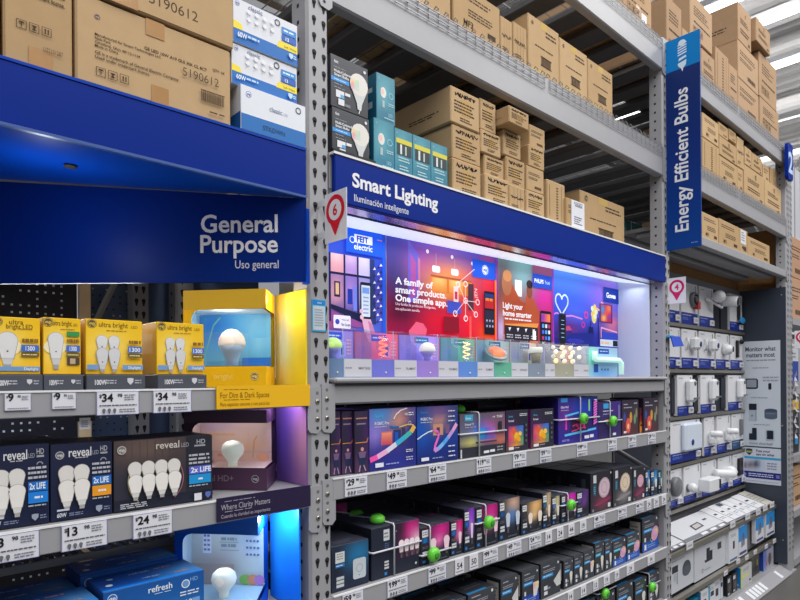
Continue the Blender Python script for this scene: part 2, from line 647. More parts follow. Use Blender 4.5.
def end_plate(par, X, side, z1, h=.15):
    """connector of a crossbar on the face of an upright, with its bolts"""
    x0, x1 = (X + .003, X + PW + .012) if side > 0 else (X - PW - .006, X + .001)
    m = MB()
    z0 = z1 - h
    c = .014
    poly = [(x0, z0 + c), (x0 + c * .5, z0 + c * .3), (x1 - c, z0), (x1, z0 + c), (x1, z1), (x0, z1)]
    n = len(poly)
    pts = [(p[0], -.005, p[1]) for p in poly] + [(p[0], -.0008, p[1]) for p in poly]
    m.mesh(pts, [tuple(range(n)), tuple(reversed(range(n, 2 * n)))] + [((i + 1) % n, i, n + i, n + (i + 1) % n) for i in range(n)], RACK)
    cx = X + .0215 if side > 0 else X - .0135
    for k in range(5):
        zz = z1 - .018 - k * (h - .03) / 4.2
        if k in (1, 3):
            m.lathe([(.0075, 0), (.0075, .002), (.004, .003)], (cx, -.005, zz), (0, -1, 0), METAL, 10)
            m.lathe([(.003, 0), (.003, .0008)], (cx, -.008, zz), (0, -1, 0), HOLE, 8)
        else:
            m.face([(cx + .005 * math.cos(a * PI / 4), -.0056, zz + .005 * math.sin(a * PI / 4)) for a in range(8)], HOLE if k == 4 else METAL)
    m.build('end_plate', par)


def crossbar(bay, z0, z1, label, depth=.045, both=True, plate=.15):
    xa, xb = bay
    t = thing('rack_crossbar', label, 'shelf beam', ((xa + xb) / 2, 0, z0), 'steel crossbars of the racking')
    m = MB(); m.box(xa + PW + .001, xb - PW - .001, 0, depth, z0, z1, RACK, bev=.006); m.build('bar', t)
    m = MB(); m.box(xa + PW + .001, xb - PW - .001, .96, 1.01, z0, z1, RACK, bev=.006); m.build('rear_bar', t)
    end_plate(t, xa, 1, z1 + .002, plate); end_plate(t, xb, -1, z1 + .002, plate)
    return t


B1, B2, B3 = (-2.44, 0), (0, 2.44), (2.44, 4.842)
crossbar(B2, 2.82, 2.985, 'grey steel beam above the teal bulb boxes', plate=.2)
crossbar(B2, 3.43, 3.60, 'grey steel beam overhead, topmost above the smart bulb display', plate=.2)
crossbar(B3, 3.45, 3.60, 'grey steel beam carrying the tall stack of cartons beside the vertical sign', plate=.2)
crossbar(B3, 2.845, 3.0, 'grey steel beam under two rows of cartons beside the vertical sign', plate=.2)
crossbar(B3, 2.505, 2.567, 'slim grey shelf beam just above the camera boards', plate=.1)
crossbar(B1, 2.98, 3.12, 'grey steel beam over the large cartons on the blue header', plate=.2)
crossbar(B2, 1.585, 1.648, 'grey steel beam below the lit acrylic display', plate=.15)


def wire_deck(x0, x1, z, label, zb, sag=.0):
    t = thing('wire_deck', label, 'wire shelf', ((x0 + x1) / 2, .5, z), 'wire decks lying on the beams')
    m = MB(); r = .0019
    n = int((x1 - x0) / .05)
    for i in range(n + 1):
        x = x0 + (x1 - x0) * i / n
        m.tube([(x, 1.0, z), (x, .03, z), (x, -.004, z - .006), (x, -.0045, z - .07)], r, WIRE, 4, cap=False)
    for yy in [0.02 + .1 * k for k in range(10)]:
        m.tube([(x0, yy, z - .004), (x1, yy, z - .004)], r, WIRE, 4, cap=False)
    for zz in (z - .022, z - .045, z - .068):
        m.tube([(x0, -.007, zz), (x1, -.007, zz)], r, WIRE, 4, cap=False)
    for i in range(0, n + 1):
        x = x0 + (x1 - x0) * i / n
        m.tube([(x, .02, z), (x, .008, z + .012), (x, -.004, z - .004)], r * 1.2, WIRE, 4, cap=False)
    m.build('wire_mesh', t)
    for k in range(5):
        x = x0 + (x1 - x0) * (k + .5) / 5
        m = MB(); m.box(x - .064, x + .064, .048, .955, z - .045, z - .008, CHAN, bev=.006); m.build('support_channel', t)
    return t


wire_deck(.06, 1.2, 2.999, 'wire deck under the long carton row, nearer the upright with keyholes', 2.985)
wire_deck(1.24, 2.38, 2.999, 'wire deck under the long carton row, nearer the tall vertical sign', 2.985)
wire_deck(.06, 1.2, 3.614, 'wire deck overhead at the very top, nearer the upright with keyholes', 3.6)
wire_deck(1.24, 2.38, 3.614, 'wire deck overhead at the very top, nearer the tall vertical sign', 3.6)
wire_deck(2.5, 3.62, 3.614, 'wire deck under the tallest carton stacks, nearer the vertical sign', 3.6)
wire_deck(3.66, 4.78, 3.614, 'wire deck under the tallest carton stacks, at the far end', 3.6)
wire_deck(2.5, 3.62, 3.014, 'wire deck under the two rows of small cartons, nearer the vertical sign', 3.0)
wire_deck(3.66, 4.78, 3.014, 'wire deck under the two rows of small cartons, at the far end', 3.0)

# solid decks
t = thing('upper_shelf', 'grey steel shelf of ribbed boards over the camera boards', 'shelf', (3.64, .5, 2.55), None)
m = MB(); m.box(2.48, 4.80, .046, .955, 2.545, 2.567, RACKD); m.build('deck', t)
for k in range(5):
    m = MB(); yy = .16 + k * .18
    m.box(2.50, 4.79, yy - .055, yy + .055, 2.512, 2.544, RACK, bev=.008); m.build('stiffener', t)


# ================================================================== bay 2 header shelf + lit display
t = thing('header_panel', 'blue header reading Smart Lighting above the lit display', 'sign', (1.22, 0, 2.2))
m = MB(); m.box(.05, 2.392, -.014, .004, 2.206, 2.352, BLUE, bev=.003); hp = m.build('panel', t)
m = MB(); f = front(m, .05, 2.392, -.0145, 2.206, 2.352, SATIN); W = 2.342; H = .146
f.text('Smart Lighting', (.117 - .05) / W, (2.267 - 2.206) / H, .061 / H, (236, 236, 242), 'l', .03, .388 / W, fit=True)
f.text('Iluminación inteligente', (.124 - .05) / W, (2.222 - 2.206) / H, .031 / H, (214, 216, 230), 'l', .008, .236 / W, fit=True)
m.build('lettering', hp)
m = MB(); m.box(.045, 2.392, -.017, .006, 2.352, 2.359, WHITEP); m.build('edge_trim', t)
t = thing('stock_shelf', 'grey shelf deck behind the Smart Lighting header holding boxes', 'shelf', (1.22, .4, 2.3))
m = MB(); m.box(.042, 2.398, .006, .95, 2.335, 2.359, RACKD); m.build('deck', t)
m = MB(); m.box(.042, 2.398, .006, .03, 2.25, 2.335, RACKD); m.build('front_bar', t)

PY = .272
t = thing('light_bar', 'long white lit strip running above the posters', 'light', (1.22, .17, 2.2))
m = MB(); m.hexa([(.057, .072, 2.203), (2.385, .072, 2.203), (2.385, PY - .001, 2.243), (.057, PY - .001, 2.224), (.057, .072, 2.215), (2.385, .072, 2.215), (2.385, PY - .001, 2.25), (.057, PY - .001, 2.25)], LEDBAR); m.build('diffuser', t)
m = MB(); m.box(.05, 2.385, .062, .071, 2.2005, 2.215, BLACKP); m.build('edge_strip', t)
m = MB(); m.hexa([(.05, .006, 2.206), (2.385, .006, 2.206), (2.385, .061, 2.203), (.05, .061, 2.203), (.05, .006, 2.21), (2.385, .006, 2.21), (2.385, .061, 2.207), (.05, .061, 2.207)], MIRROR); m.build('polished_trim', t)

t = thing('display_case', 'white display case walls around the lit posters', 'display case', (1.22, .2, 1.66))
m = MB(); m.box(2.386, 2.396, .079, .30, 1.6695, 2.3, FIXWHITE); m.build('side_panel', t)
m = MB(); m.box(.045, .055, .21, .30, 1.6695, 2.3, FIXWHITE); m.build('side_panel', t)
m = MB(); m.box(.056, 2.385, PY + .012, PY + .03, 1.6695, 2.3, FIXWHITE); m.build('back_panel', t)
t2 = thing('display_ledge', 'grey ledge carrying the row of clear acrylic display cubes', 'shelf', (1.22, .1, 1.65))
m = MB(); m.box(.042, 2.398, -.02, .86, 1.651, 1.669, RACK, bev=.006); m.build('ledge_top', t2)
m = MB(); m.box(.06, 2.38, -.003, .03, 1.6488, 1.6508, HOLE); m.build('shadow_gap', t2)

# posters --------------------------------------------------------------
ZP0, ZP1 = 1.672, 2.236


def poster(x0, x1, label, name='poster'):
    t = thing(name, label, 'poster', ((x0 + x1) / 2, PY, ZP0), 'backlit posters above the acrylic cubes')
    m = MB(); m.box(x0, x1, PY, PY + .011, ZP0, ZP1, WHITEP); m.build('backing', t)
    m = MB(); f = front(m, x0, x1, PY, ZP0, ZP1, BACKLIT)
    return t, m, f


# coordinates on posters: v 0 at 1.672, 1 at 2.236; the visible part starts near v=.33
# 1 window room with phone
t, m, f = poster(.127, .509, 'backlit poster of a lit room with a hand holding a phone, above the green dome')
vis = lambda X, x0=.06, w=.449: (X - x0) / w
f.grad(0, 0, 1, 1, blobs(vgrad((0, (96, 60, 150)), (.35, (92, 70, 160)), (.55, (70, 66, 150)), (.8, (52, 84, 205)), (1, (40, 70, 190))), (.1, .4, .5, .15, (190, 90, 140)), (.8, .3, .2, .2, (70, 110, 220))), 10, 12)
wx = [.30, .45, .62, .80]
for a, b, c in ((.30, .455, (236, 168, 178)), (.475, .62, (190, 150, 215)), (.64, .80, (210, 200, 236))):
    f.grad(a, .68, b, .80, blobs(c, (.5, .9, .6, .4, mix(c, (255, 235, 225), .5))), 4, 4)
    f.grad(a, .36, b, .665, blobs(mix(c, (90, 80, 190), .45), (.4, .6, .5, .3, c), (.5, .1, .8, .25, (60, 60, 130))), 5, 6)
f.rect(.29, .665, .81, .68, (30, 36, 80)); f.rect(.455, .36, .475, .80, (30, 36, 80)); f.rect(.62, .36, .64, .80, (30, 36, 80)); f.rect(.28, .36, .30, .80, (30, 36, 80))
f.rect(.34, .52, .41, .62, (50, 40, 80)); f.rect(.355, .535, .395, .61, (240, 200, 150)); f.rect(.50, .48, .56, .58, (40, 60, 170)); f.rect(.57, .44, .615, .60, (120, 140, 240))
f.poly([(.3, .44), (.8, .34), (.8, .40), (.3, .47)], (30, 36, 72)); f.poly([(.3, .36), (.62, .33), (.8, .34), (.3, .43)], (150, 80, 150))
f.poly([(.78, .36), (.86, .36), (.84, .8), (.78, .8)], (42, 60, 120))
for k in range(26):
    f.poly([(.86 + .05 * math.sin(k * 2.1), .37 + k * .0155), (.90 + .05 * math.sin(k * 2.1), .375 + k * .0155), (.88 + .05 * math.sin(k * 2.1), .392 + k * .0155)], (236, 226, 250) if k % 2 else (60, 40, 90))
f.rect(.94, .0, .975, .93, (26, 96, 226))
f.poly([(.66, .40), (.77, .40), (.90, .2), (.96, .02), (.80, .02), (.72, .24)], (226, 176, 200)); f.poly([(.74, .38), (.80, .36), (.93, .12), (.96, .02), (.88, .02)], (196, 130, 170))
f.rrect(.645, .39, .785, .635, (30, 34, 50), .12); f.rrect(.66, .405, .77, .615, (214, 228, 244), .06); f.rect(.67, .56, .76, .60, (120, 160, 230))
for k in range(5): f.rect(.68, .425 + k * .026, .75, .435 + k * .026, (150, 170, 200))
f.ell(.655, .44, .022, (236, 190, 206)); f.ell(.66, .40, .024, (236, 190, 206))
f.rrect(.315, .315, .52, .40, (238, 238, 250), .1); f.ell(.36, .357, .026, (70, 80, 190)); f.text('Works with', .41, .365, .022, (70, 74, 110), 'l', 0, .09); f.text('Hey Google', .405, .332, .03, (60, 64, 100), 'l', .01, .11)
f.rect(.47, .82, .93, .985, (28, 92, 232))
f.ring(.545, .905, .034, .009, (245, 248, 255)); f.rect(.57, .89, .80, .945, (245, 248, 255)); f.text('FEIT', .60, .898, .055, (28, 60, 190), 'l', .04, .17); f.text('electric', .565, .845, .058, (245, 248, 255), 'l', .015, .235)
f.rect(.86, .93, .93, .937, (200, 120, 170))
m.build('printed_sheet', t)

# 2 red kitchen with smart app
t, m, f = poster(.513, 1.205, 'backlit red poster reading A family of smart products, One simple app')
R = (222, 22, 52)
f.grad(0, 0, 1, 1, blobs(vgrad((0, (196, 20, 60)), (.45, R), (.6, (170, 30, 80)), (1, (44, 74, 200))), (.12, .75, .16, .3, (36, 56, 120)), (.45, .97, .35, .18, (120, 90, 200)), (.3, .8, .18, .14, (160, 70, 160)), (.55, .78, .25, .12, (236, 140, 90)), (.5, .67, .22, .1, (250, 168, 70)), (.1, .45, .14, .12, (90, 14, 50)), (.92, .75, .1, .25, (240, 40, 60)), (.75, .6, .12, .2, (230, 60, 70)), (.1, .3, .2, .08, (150, 20, 70)), (.9, .35, .1, .1, (250, 90, 40))), 20, 16)
f.poly([(.17, .52), (.27, .60), (.27, .88), (.17, .99)], (110, 96, 200)); f.poly([(.19, .56), (.235, .6), (.235, .83), (.19, .9)], (176, 84, 160)); f.poly([(.25, .6), (.27, .6), (.27, .86), (.25, .88)], (206, 120, 150))
f.rect(.36, .64, .74, .755, (236, 136, 62)); f.rect(.36, .75, .74, .765, (176, 90, 60)); f.rect(.51, .64, .515, .75, (180, 84, 46)); f.rect(.66, .64, .664, .75, (180, 84, 46))
f.grad(.37, .645, .50, .745, blobs((240, 150, 70), (.5, .9, .5, .5, (255, 206, 120))), 3, 3); f.grad(.52, .645, .655, .745, blobs((240, 150, 70), (.5, .9, .5, .5, (255, 206, 120))), 3, 3)
for lx, ly in ((.405, .80), (.575, .80)):
    f.line([(lx, .97 - lx * .1), (lx, ly + .03)], .003, (210, 170, 190)); f.rrect(lx - .035, ly - .015, lx + .035, ly + .035, (250, 240, 246), .3)
for lx, ly in ((.33, .93), (.55, .925), (.745, .905)): f.ell(lx, ly, .012, (255, 246, 250))
f.rect(.50, .49, .63, .585, (72, 84, 196)); f.rect(.70, .55, .75, .72, (110, 60, 70)); f.rect(.705, .53, .755, .74, (84, 52, 66))
f.rect(.745, .80, .985, .945, (18, 86, 214)); f.roundmark(.875, .872, .033, (240, 244, 255), (18, 86, 214))
for yy, s in ((.658, 'A family of'), (.597, 'smart products.'), (.538, 'One simple app.')):
    f.text(s, .062, yy, .066, (250, 246, 250), 'l', .03, {'A': .31, 's': .43, 'O': .44}[s[0]], fit=True)
f.text('Una familia de productos inteligentes,', .062, .508, .027, (246, 220, 228), 'l', .006, .49); f.text('una aplicación sencilla.', .062, .474, .027, (246, 220, 228), 'l', .006, .32)
for (a, b) in (((.67, .60), (.60, .73)), ((.67, .60), (.57, .49)), ((.67, .60), (.78, .60)), ((.67, .60), (.67, .72)), ((.67, .60), (.77, .50)), ((.67, .60), (.67, .46)), ((.6, .73), (.76, .86))): f.line([a, b], .004, (250, 226, 230))
for c in ((.67, .60), (.60, .72), (.57, .49), (.79, .60), (.67, .73), (.77, .50), (.67, .46)): f.ring(c[0], c[1], .02, .006, (255, 240, 244))
f.text('JEN', .785, .63, .05, (250, 226, 230), 'l', 0, .08, 1); f.rect(.555, .58, .60, .70, (240, 220, 226)); f.rect(.565, .60, .59, .66, (226, 40, 60))
f.rrect(.855, .345, .965, .70, (26, 22, 36), .1); f.rect(.862, .56, .958, .68, (200, 40, 50)); f.rect(.862, .64, .958, .68, (40, 60, 120)); f.dashes(.87, .615, .95, .65, 1, (250, 150, 60), 1, .6); f.rect(.862, .40, .958, .545, (44, 44, 66))
for k in range(3):
    f.ell(.882 + .03 * k, .46, .008, (170, 170, 200)); f.ell(.882 + .03 * k, .415, .008, (170, 170, 200))
f.poly([(.16, .33), (.22, .40), (.28, .39), (.31, .35), (.30, .30), (.16, .30)], (236, 96, 130))
f.rect(.46, .34, .60, .46, (140, 20, 44)); f.rect(.985, 0, 1, 1, (120, 50, 160)); f.rect(.965, .2, .985, .8, (250, 120, 50)); f.rect(.70, .2, .72, .48, (246, 90, 90))
m.build('printed_sheet', t)

# 3 couple with phone
t, m, f = poster(1.209, 1.68, 'backlit poster of two people cooking with a phone, reading Light your home smarter')
f.grad(0, 0, 1, 1, blobs(vgrad((0, (150, 70, 60)), (.45, (150, 60, 50)), (.7, (160, 90, 90)), (1, (96, 132, 140))), (.45, .9, .25, .2, (130, 176, 180)), (.85, .7, .22, .18, (226, 40, 170)), (.9, .5, .15, .2, (214, 50, 130)), (.1, .75, .12, .2, (96, 70, 80)), (.05, .4, .1, .15, (200, 190, 240)), (.2, .62, .2, .1, (190, 90, 60))), 14, 16)
f.rect(.3, .7, .42, .84, (236, 244, 244))
f.poly([(.1, .36), (.12, .7), (.25, .8), (.40, .66), (.58, .64), (.66, .5), (.62, .36)], (178, 78, 46)); f.ell(.16, .79, .085, (176, 108, 74), ry=.12); f.ell(.17, .86, .075, (206, 138, 84), ry=.06)
f.poly([(.46, .52), (.50, .72), (.62, .70), (.74, .58), (.70, .40)], (186, 84, 52)); f.ell(.555, .76, .055, (140, 74, 52), ry=.08); f.ell(.555, .82, .055, (46, 30, 36), ry=.045)
f.poly([(.12, .45), (.72, .48), (.66, .40), (.2, .36)], (236, 150, 70))
f.text('Light your', .09, .585, .066, (250, 246, 250), 'l', .03, .34, fit=True); f.text('home smarter', .09, .52, .066, (250, 246, 250), 'l', .03, .50, fit=True); f.dashes(.12, .485, .60, .505, 1, (246, 240, 246), 1, .6)
f.rect(.12, .315, .70, .44, (40, 38, 50))
for k in range(4):
    f.poly([(.2 + .14 * k, .39), (.225 + .14 * k, .425), (.18 + .14 * k, .42)], (240, 240, 246)); f.dashes(.15 + .14 * k, .33, .26 + .14 * k, .37, 2, (190, 190, 200), 1)
f.rect(.60, .33, .66, .41, (250, 250, 252)); f.poly([(.1, .2), (.7, .2), (.7, .31), (.1, .31)], (90, 60, 110)); f.poly([(.5, .2), (.74, .2), (.70, .32), (.55, .32)], (216, 110, 70))
f.rrect(.74, .25, .955, .60, (26, 24, 40), .12); f.grad(.76, .50, .935, .575, blobs((226, 70, 130), (.9, .5, .4, .6, (250, 150, 60)), (.1, .5, .3, .5, (110, 60, 190))), 4, 3)
for r in range(4):
    for k in range(3): f.rrect(.77 + .058 * k, .28 + .055 * r, .81 + .058 * k, .315 + .055 * r, [(220, 220, 236), (180, 60, 110), (70, 110, 220), (90, 160, 236)][(r + k) % 4], .2)
f.rect(.60, .885, 1, 1, (150, 80, 120)); f.rect(.60, .80, .97, .925, (18, 72, 190)); f.text('PHILIPS', .63, .845, .05, (246, 248, 255), 'l', .03, .17); f.text('hue', .83, .845, .055, (196, 214, 246), 'l', 0, .1); f.rect(.975, 0, 1, 1, (130, 60, 190))
m.build('printed_sheet', t)

# 4 blue room with neon heart
t, m, f = poster(1.684, 2.3845, 'backlit blue poster of a neon heart on a bedroom wall, beside the white case wall')
f = front(m, 1.640, 2.384, PY, ZP0, ZP1, BACKLIT)
f.grad(.0585, 0, 1, 1, blobs(vgrad((0, (20, 50, 150)), (.4, (24, 34, 130)), (.55, (50, 66, 190)), (.8, (54, 100, 224)), (1, (92, 150, 236))), (.7, .8, .25, .25, (120, 96, 220)), (.9, .55, .15, .12, (230, 120, 140)), (.3, .62, .2, .1, (80, 110, 240)), (.2, .45, .2, .1, (110, 40, 120)), (.9, .35, .2, .1, (90, 80, 200)), (.85, .9, .2, .2, (150, 110, 210))), 16, 14)
hp_ = []
for k in range(25):
    a = 2 * PI * k / 24
    hp_.append((.17 + .0052 * 16 * math.sin(a) ** 3, .695 + .0072 * (13 * math.cos(a) - 5 * math.cos(2 * a) - 2 * math.cos(3 * a) - math.cos(4 * a))))
f.line(hp_, .014, (216, 230, 255)); f.line([(.07, .585), (.1, .60), (.2, .575), (.3, .59), (.45, .57)], .012, (220, 140, 220))
f.ring(.505, .615, .03, .012, (236, 60, 140)); f.ring(.46, .515, .026, .012, (200, 50, 150)); f.ell(.62, .62, .04, (236, 216, 120), ry=.06)
for a_ in range(5): f.ell(.62 + .032 * math.cos(a_ * 1.257), .66 + .05 * math.sin(a_ * 1.257), .022, (244, 210, 90) if a_ % 2 else (236, 240, 200), ry=.02)
f.line([(.64, .70), (.70, .68), (.76, .70), (.74, .76), (.71, .72), (.78, .74)], .014, (250, 190, 120)); f.ring(.74, .735, .028, .009, (250, 180, 150))
f.line([(.55, .46), (.57, .56)], .01, (16, 24, 70)); f.poly([(.53, .42), (.61, .42), (.60, .50), (.54, .50)], (16, 26, 80)); f.line([(.68, .32), (.68, .60)], .012, (24, 26, 70))
f.poly([(.06, .40), (.2, .49), (.3, .46), (.3, .36), (.06, .36)], (54, 38, 120)); f.poly([(.12, .46), (.26, .49), (.3, .45), (.16, .43)], (190, 70, 110)); f.poly([(.1, .32), (.6, .30), (.6, .44), (.3, .42)], (28, 40, 130))
f.rect(.70, .56, .90, .755, (60, 40, 110))
f.grad(.715, .57, .88, .745, blobs((210, 40, 60), (.2, .7, .25, .3, (60, 150, 220)), (.8, .8, .25, .3, (240, 130, 90)), (.3, .2, .25, .2, (250, 210, 110)), (.8, .3, .2, .2, (150, 60, 170)), (.55, .55, .15, .2, (250, 90, 60))), 8, 8)
f.line([(.72, .40), (.72, .505), (.98, .47)], .012, (236, 170, 200)); f.line([(.72, .38), (.98, .34)], .014, (236, 90, 70)); f.rect(.74, .39, .97, .46, (50, 70, 190))
f.rrect(.12, .315, .215, .60, (60, 66, 84), .08); f.rrect(.125, .32, .21, .59, (22, 24, 40), .08); f.rect(.14, .26, .20, .32, (16, 16, 28))
for k in range(5): f.rect(.15, .37 + .04 * k, .19, .376 + .04 * k, (150, 190, 220))
f.rect(.755, .775, 1, .93, (16, 52, 150)); f.text('Govee', .80, .825, .075, (246, 248, 255), 'l', .03, .15); f.rect(.70, .315, .985, .385, (196, 222, 236)); f.rect(.90, .32, .98, .38, (28, 30, 40)); f.dashes(.71, .33, .88, .37, 1, (236, 180, 150), 1, .7)
f.ell(.34, .345, .12, (50, 50, 160), ry=.02)
m.build('printed_sheet', t)

# acrylic cubes --------------------------------------------------------
ZL = 1.6695
units = [  # left x, label-front start, right x, panels colour, side colour, label text, body label
    (.048, .098, .215, (110, 112, 215), (130, 160, 200), 'SMART BULB', 'clear acrylic cube with a lit green dome bulb'),
    (.222, .312, .422, (226, 62, 96), (128, 130, 226), 'FILAMENT', 'clear acrylic cube with a glowing red filament lamp'),
    (.428, .528, .640, (140, 128, 224), (168, 140, 220), 'WHITE AMBIANCE', 'clear acrylic cube with a white dome bulb on purple'),
    (.648, .748, .852, (60, 176, 116), (104, 150, 220), 'FILAMENT', 'clear acrylic cube with a warm spiral filament on green'),
    (.862, .965, 1.085, (130, 180, 164), (110, 190, 160), 'DOWNLIGHT', 'clear acrylic cube with an orange lit oval disc'),
    (1.095, 1.21, 1.29, (196, 184, 152), (140, 150, 168), 'SPOT', 'clear acrylic cube with a cream lit lamp on beige'),
    (1.30, 1.445, 1.585, (180, 168, 140), (170, 168, 150), 'STRING', 'clear acrylic cube crowded with small round string bulbs')]
GL = {'green': glow('lit_green_bulb', (190, 226, 120), .5), 'red': glow('lit_red_filament', (255, 110, 80), 2.2), 'white': glow('lit_cream_bulb', (236, 232, 214), .45),
      'warm': glow('lit_warm_filament', (255, 226, 150), 1.2), 'orange': glow('lit_orange_disc', (255, 118, 64), .6), 'pearl': glow('lit_pearl_bulb', (246, 236, 206), .7)}
for k, (xl, xm, xr, pc, sc_, tx, lb) in enumerate(units):
    t = thing('display_cube', lb, 'display cube', ((xl + xr) / 2, .1, ZL), 'acrylic display cubes on the grey ledge')
    foot = [(xl, .075), (xm, .012), (xr, .012), (xr, .118), (xl, .118)]
    m = MB(); m.prism(foot, ZL, ZL + .06, PRINT, sc_)
    f = front(m, xm, xr, .0118, ZL, ZL + .06); f.rect(.02, .03, .98, .97, (206, 206, 216)); f.text(tx, .93, .42, .2, (70, 74, 96), 'r', .01, .42); f.dashes(.06, .42, .3, .58, 1, (150, 150, 165), 1)
    m.ball((xl + .75 * (xm - xl), .075 - .75 * .063 - .001, ZL + .016), .0035, WHITEP, 8)
    b = m.build('base_block', t)
    m = MB(); z0, z1 = ZL + .0605, ZL + .155
    pc = mix(pc, (255, 255, 255), .22); m.box(xl + .001, xr - .001, .110, .117, z0, z1, PRINT, pc)
    f = front(m, xl + .002, xr - .002, .110, z0, z1)
    f.grad(0, 0, 1, 1, blobs(pc, (.15, .4, .3, .6, mix(pc, (120, 130, 235), .5)), (.9, .5, .25, .7, mix(pc, (246, 150, 190), .4))), 6, 4)  # coloured lighting inside the cube is put into the backdrop colour
    f.rect(.36, .70, .72, .95, [(24, 70, 190), (40, 80, 200), (10, 110, 150), (20, 120, 120), (60, 70, 130), (90, 84, 130), (80, 76, 120)][k]); f.dashes(.4, .78, .68, .88, 1, (200, 220, 246), 1)
    f.rect(.66 if k != 2 else .56, .10, .82, .62, mix(pc, (226, 220, 240), .4)); f.rect(.69, .16, .76, .5, (50, 80, 170)); f.dashes(.84, .15, .96, .75, 5, (246, 190, 190), 1)
    m.build('backdrop_card', t)
    m = MB(); poly = [(xl + .001, .076), (xm, .0125), (xr - .001, .0125)]
    for (a, bb) in zip(poly, poly[1:]): m.face([(a[0], a[1], z0), (bb[0], bb[1], z0), (bb[0], bb[1], z1), (a[0], a[1], z1)], ACRYL)
    m.face([(p[0], p[1], z1) for p in foot], ACRYL)
    m.face([(xr - .001, .0125, z0), (xr - .001, .109, z0), (xr - .001, .109, z1), (xr - .001, .0125, z1)], ACRYL)
    for a in poly[1:2]: m.tube([(a[0], a[1] + .002, z0), (a[0], a[1] + .002, z1)], .0012, FIXWHITE, 4)
    m.build('acrylic_cover', t)
    bx, by = xm - .004, .062
    lp = bpy.data.lights.new('cube_lamp', 'POINT'); lp.energy = .13; lp.shadow_soft_size = .035; lp.color = lin(mix(pc, (255, 255, 255), .35))[:3]
    lo = bpy.data.objects.new('cube_lamp', lp); COL.objects.link(lo); lo.location = ((xm + xr) / 2, .06, ZL + .145)
    m = MB()
    if k in (0, 2):
        g = GL['green'] if k == 0 else GL['white']
        m.lathe([(.029, .034), (.031, .038), (.029, .049), (.022, .060), (.012, .066), (.001, .068)], (bx, by, z0), (0, 0, 1), g, 20); bb = m.build('demo_bulb', t)
        m = MB(); m.lathe([(.012, 0), (.012, .010), (.018, .02), (.029, .034)], (bx, by, z0), (0, 0, 1), mat('bulb_collar', mix(pc, (200, 200, 230), .4), rough=.3), 16); m.build('bulb_base', bb)
    elif k in (1, 3):
        pth = [(bx + .013 * math.cos(a * .7), by + .013 * math.sin(a * .7), z0 + .012 + a * .0022) for a in range(31)]
        m.tube(pth, .0032, GL['red'] if k == 1 else GL['warm'], 5); bb = m.build('demo_bulb', t)
        m = MB(); m.lathe([(.009, 0), (.011, .01), (.022, .035), (.026, .055), (.018, .078), (.001, .085)], (bx, by, z0), (0, 0, 1), ACRYL, 14); m.build('bulb_glass', bb)
    elif k == 4:
        o = Vector((xm - .035, .06, z0 + .040)); A = Vector((-.25, -.62, .85)).normalized()
        m.lathe([(.05, -.004), (.052, 0), (.05, .004), (.034, .0045)], o, A, mat('disc_rim', (140, 150, 150), rough=.3), 24); bb = m.build('demo_disc', t)
        m = MB(); m.lathe([(.036, .0045), (.036, .007), (.001, .0075)], o, A, GL['orange'], 24); m.build('lit_lens', bb)
    elif k == 5:
        m.lathe([(.026, .047), (.030, .052), (.030, .068), (.026, .072), (.001, .073)], (bx + .01, by, z0), (0, 0, 1), GL['white'], 20); bb = m.build('demo_bulb', t)
        m = MB(); m.lathe([(.018, 0), (.020, .02), (.026, .047)], (bx + .01, by, z0), (0, 0, 1), mat('lamp_stem', (168, 156, 124), rough=.4), 14); m.build('bulb_base', bb)
    else:
        for r_ in range(4):
            for c_ in range(6):
                m = MB(); m.ball((xl + .05 + c_ * .037 + (r_ % 2) * .018, .045 + .026 * ((c_ + r_) % 2), z0 + .014 + r_ * .021), .0105, GL['pearl'] if (r_ + c_) % 5 else GL['warm'], 10); m.build('string_bulb', t)
# light bar demo
t = thing('light_bar_demo', 'white demo block with a bent pastel glowing light bar, beside the case wall', 'lamp display', (1.75, .1, ZL))
m = MB(); m.box(1.60, 1.905, .03, .2, ZL, ZL + .148, FIXWHITE, bev=.004)
f = front(m, 1.60, 1.905, .03, ZL, ZL + .148); f.grad(0, 0, 1, 1, blobs((170, 206, 240), (.1, .6, .2, .5, (150, 240, 214)), (.5, .1, .4, .3, (110, 170, 236))), 6, 5)  # teal glow of the light bar is painted on the block face
f.rect(.36, .78, .70, .95, (26, 76, 190)); f.dashes(.4, .83, .66, .9, 1, (210, 226, 250), 1); f.rect(.2, .15, .34, .42, (30, 80, 180)); f.ell(.46, .25, .02, (40, 70, 120)); f.ell(.56, .25, .02, (40, 70, 120)); f.ell(.66, .25, .02, (40, 70, 120))
m.build('block', t)
m = MB(); m.tube([(1.645, .015, ZL + .125), (1.645, .015, ZL + .09), (1.66, .015, ZL + .085), (1.89, .015, ZL + .085), (1.915, .015, ZL + .07), (1.915, .015, ZL + .012)], .013, glow('pastel_light_bar', (200, 246, 232), .5), 8); m.build('glow_tube', t)
# ================================================================== bay 1: header, angled sign, shelves
t = thing('blue_header', 'plain blue header panel below the large cartons', 'sign', (-1.2, 0, 2.2))
m = MB(); m.box(-2.39, -.047, -.004, .004, 2.205, 2.337, BLUE, bev=.002); m.build('panel', t)
m = MB(); m.box(-2.39, -.047, -.006, .006, 2.337, 2.3435, BLUEL); m.build('edge_trim', t)
m = MB(); m.box(-2.39, -.047, -.007, .004, 2.198, 2.205, mat('header_trim_blue', (60, 90, 160), rough=.35)); m.build('lower_trim', t)
m = MB()
sv = [(-2.39, .005, 2.199), (-.06, .005, 2.2), (-.06, .012, 2.2), (-.945, .80, 2.2745), (-2.39, .80, 2.30)]
m.mesh(sv + [(p[0], p[1], p[2] + .005) for p in sv], [(0, 3, 2, 1), (0, 4, 3), (5, 6, 7, 8), (5, 8, 9), (0, 1, 6, 5), (1, 2, 7, 6), (2, 3, 8, 7), (3, 4, 9, 8), (4, 0, 5, 9)], BLUEL)
so = m.build('soffit', t)
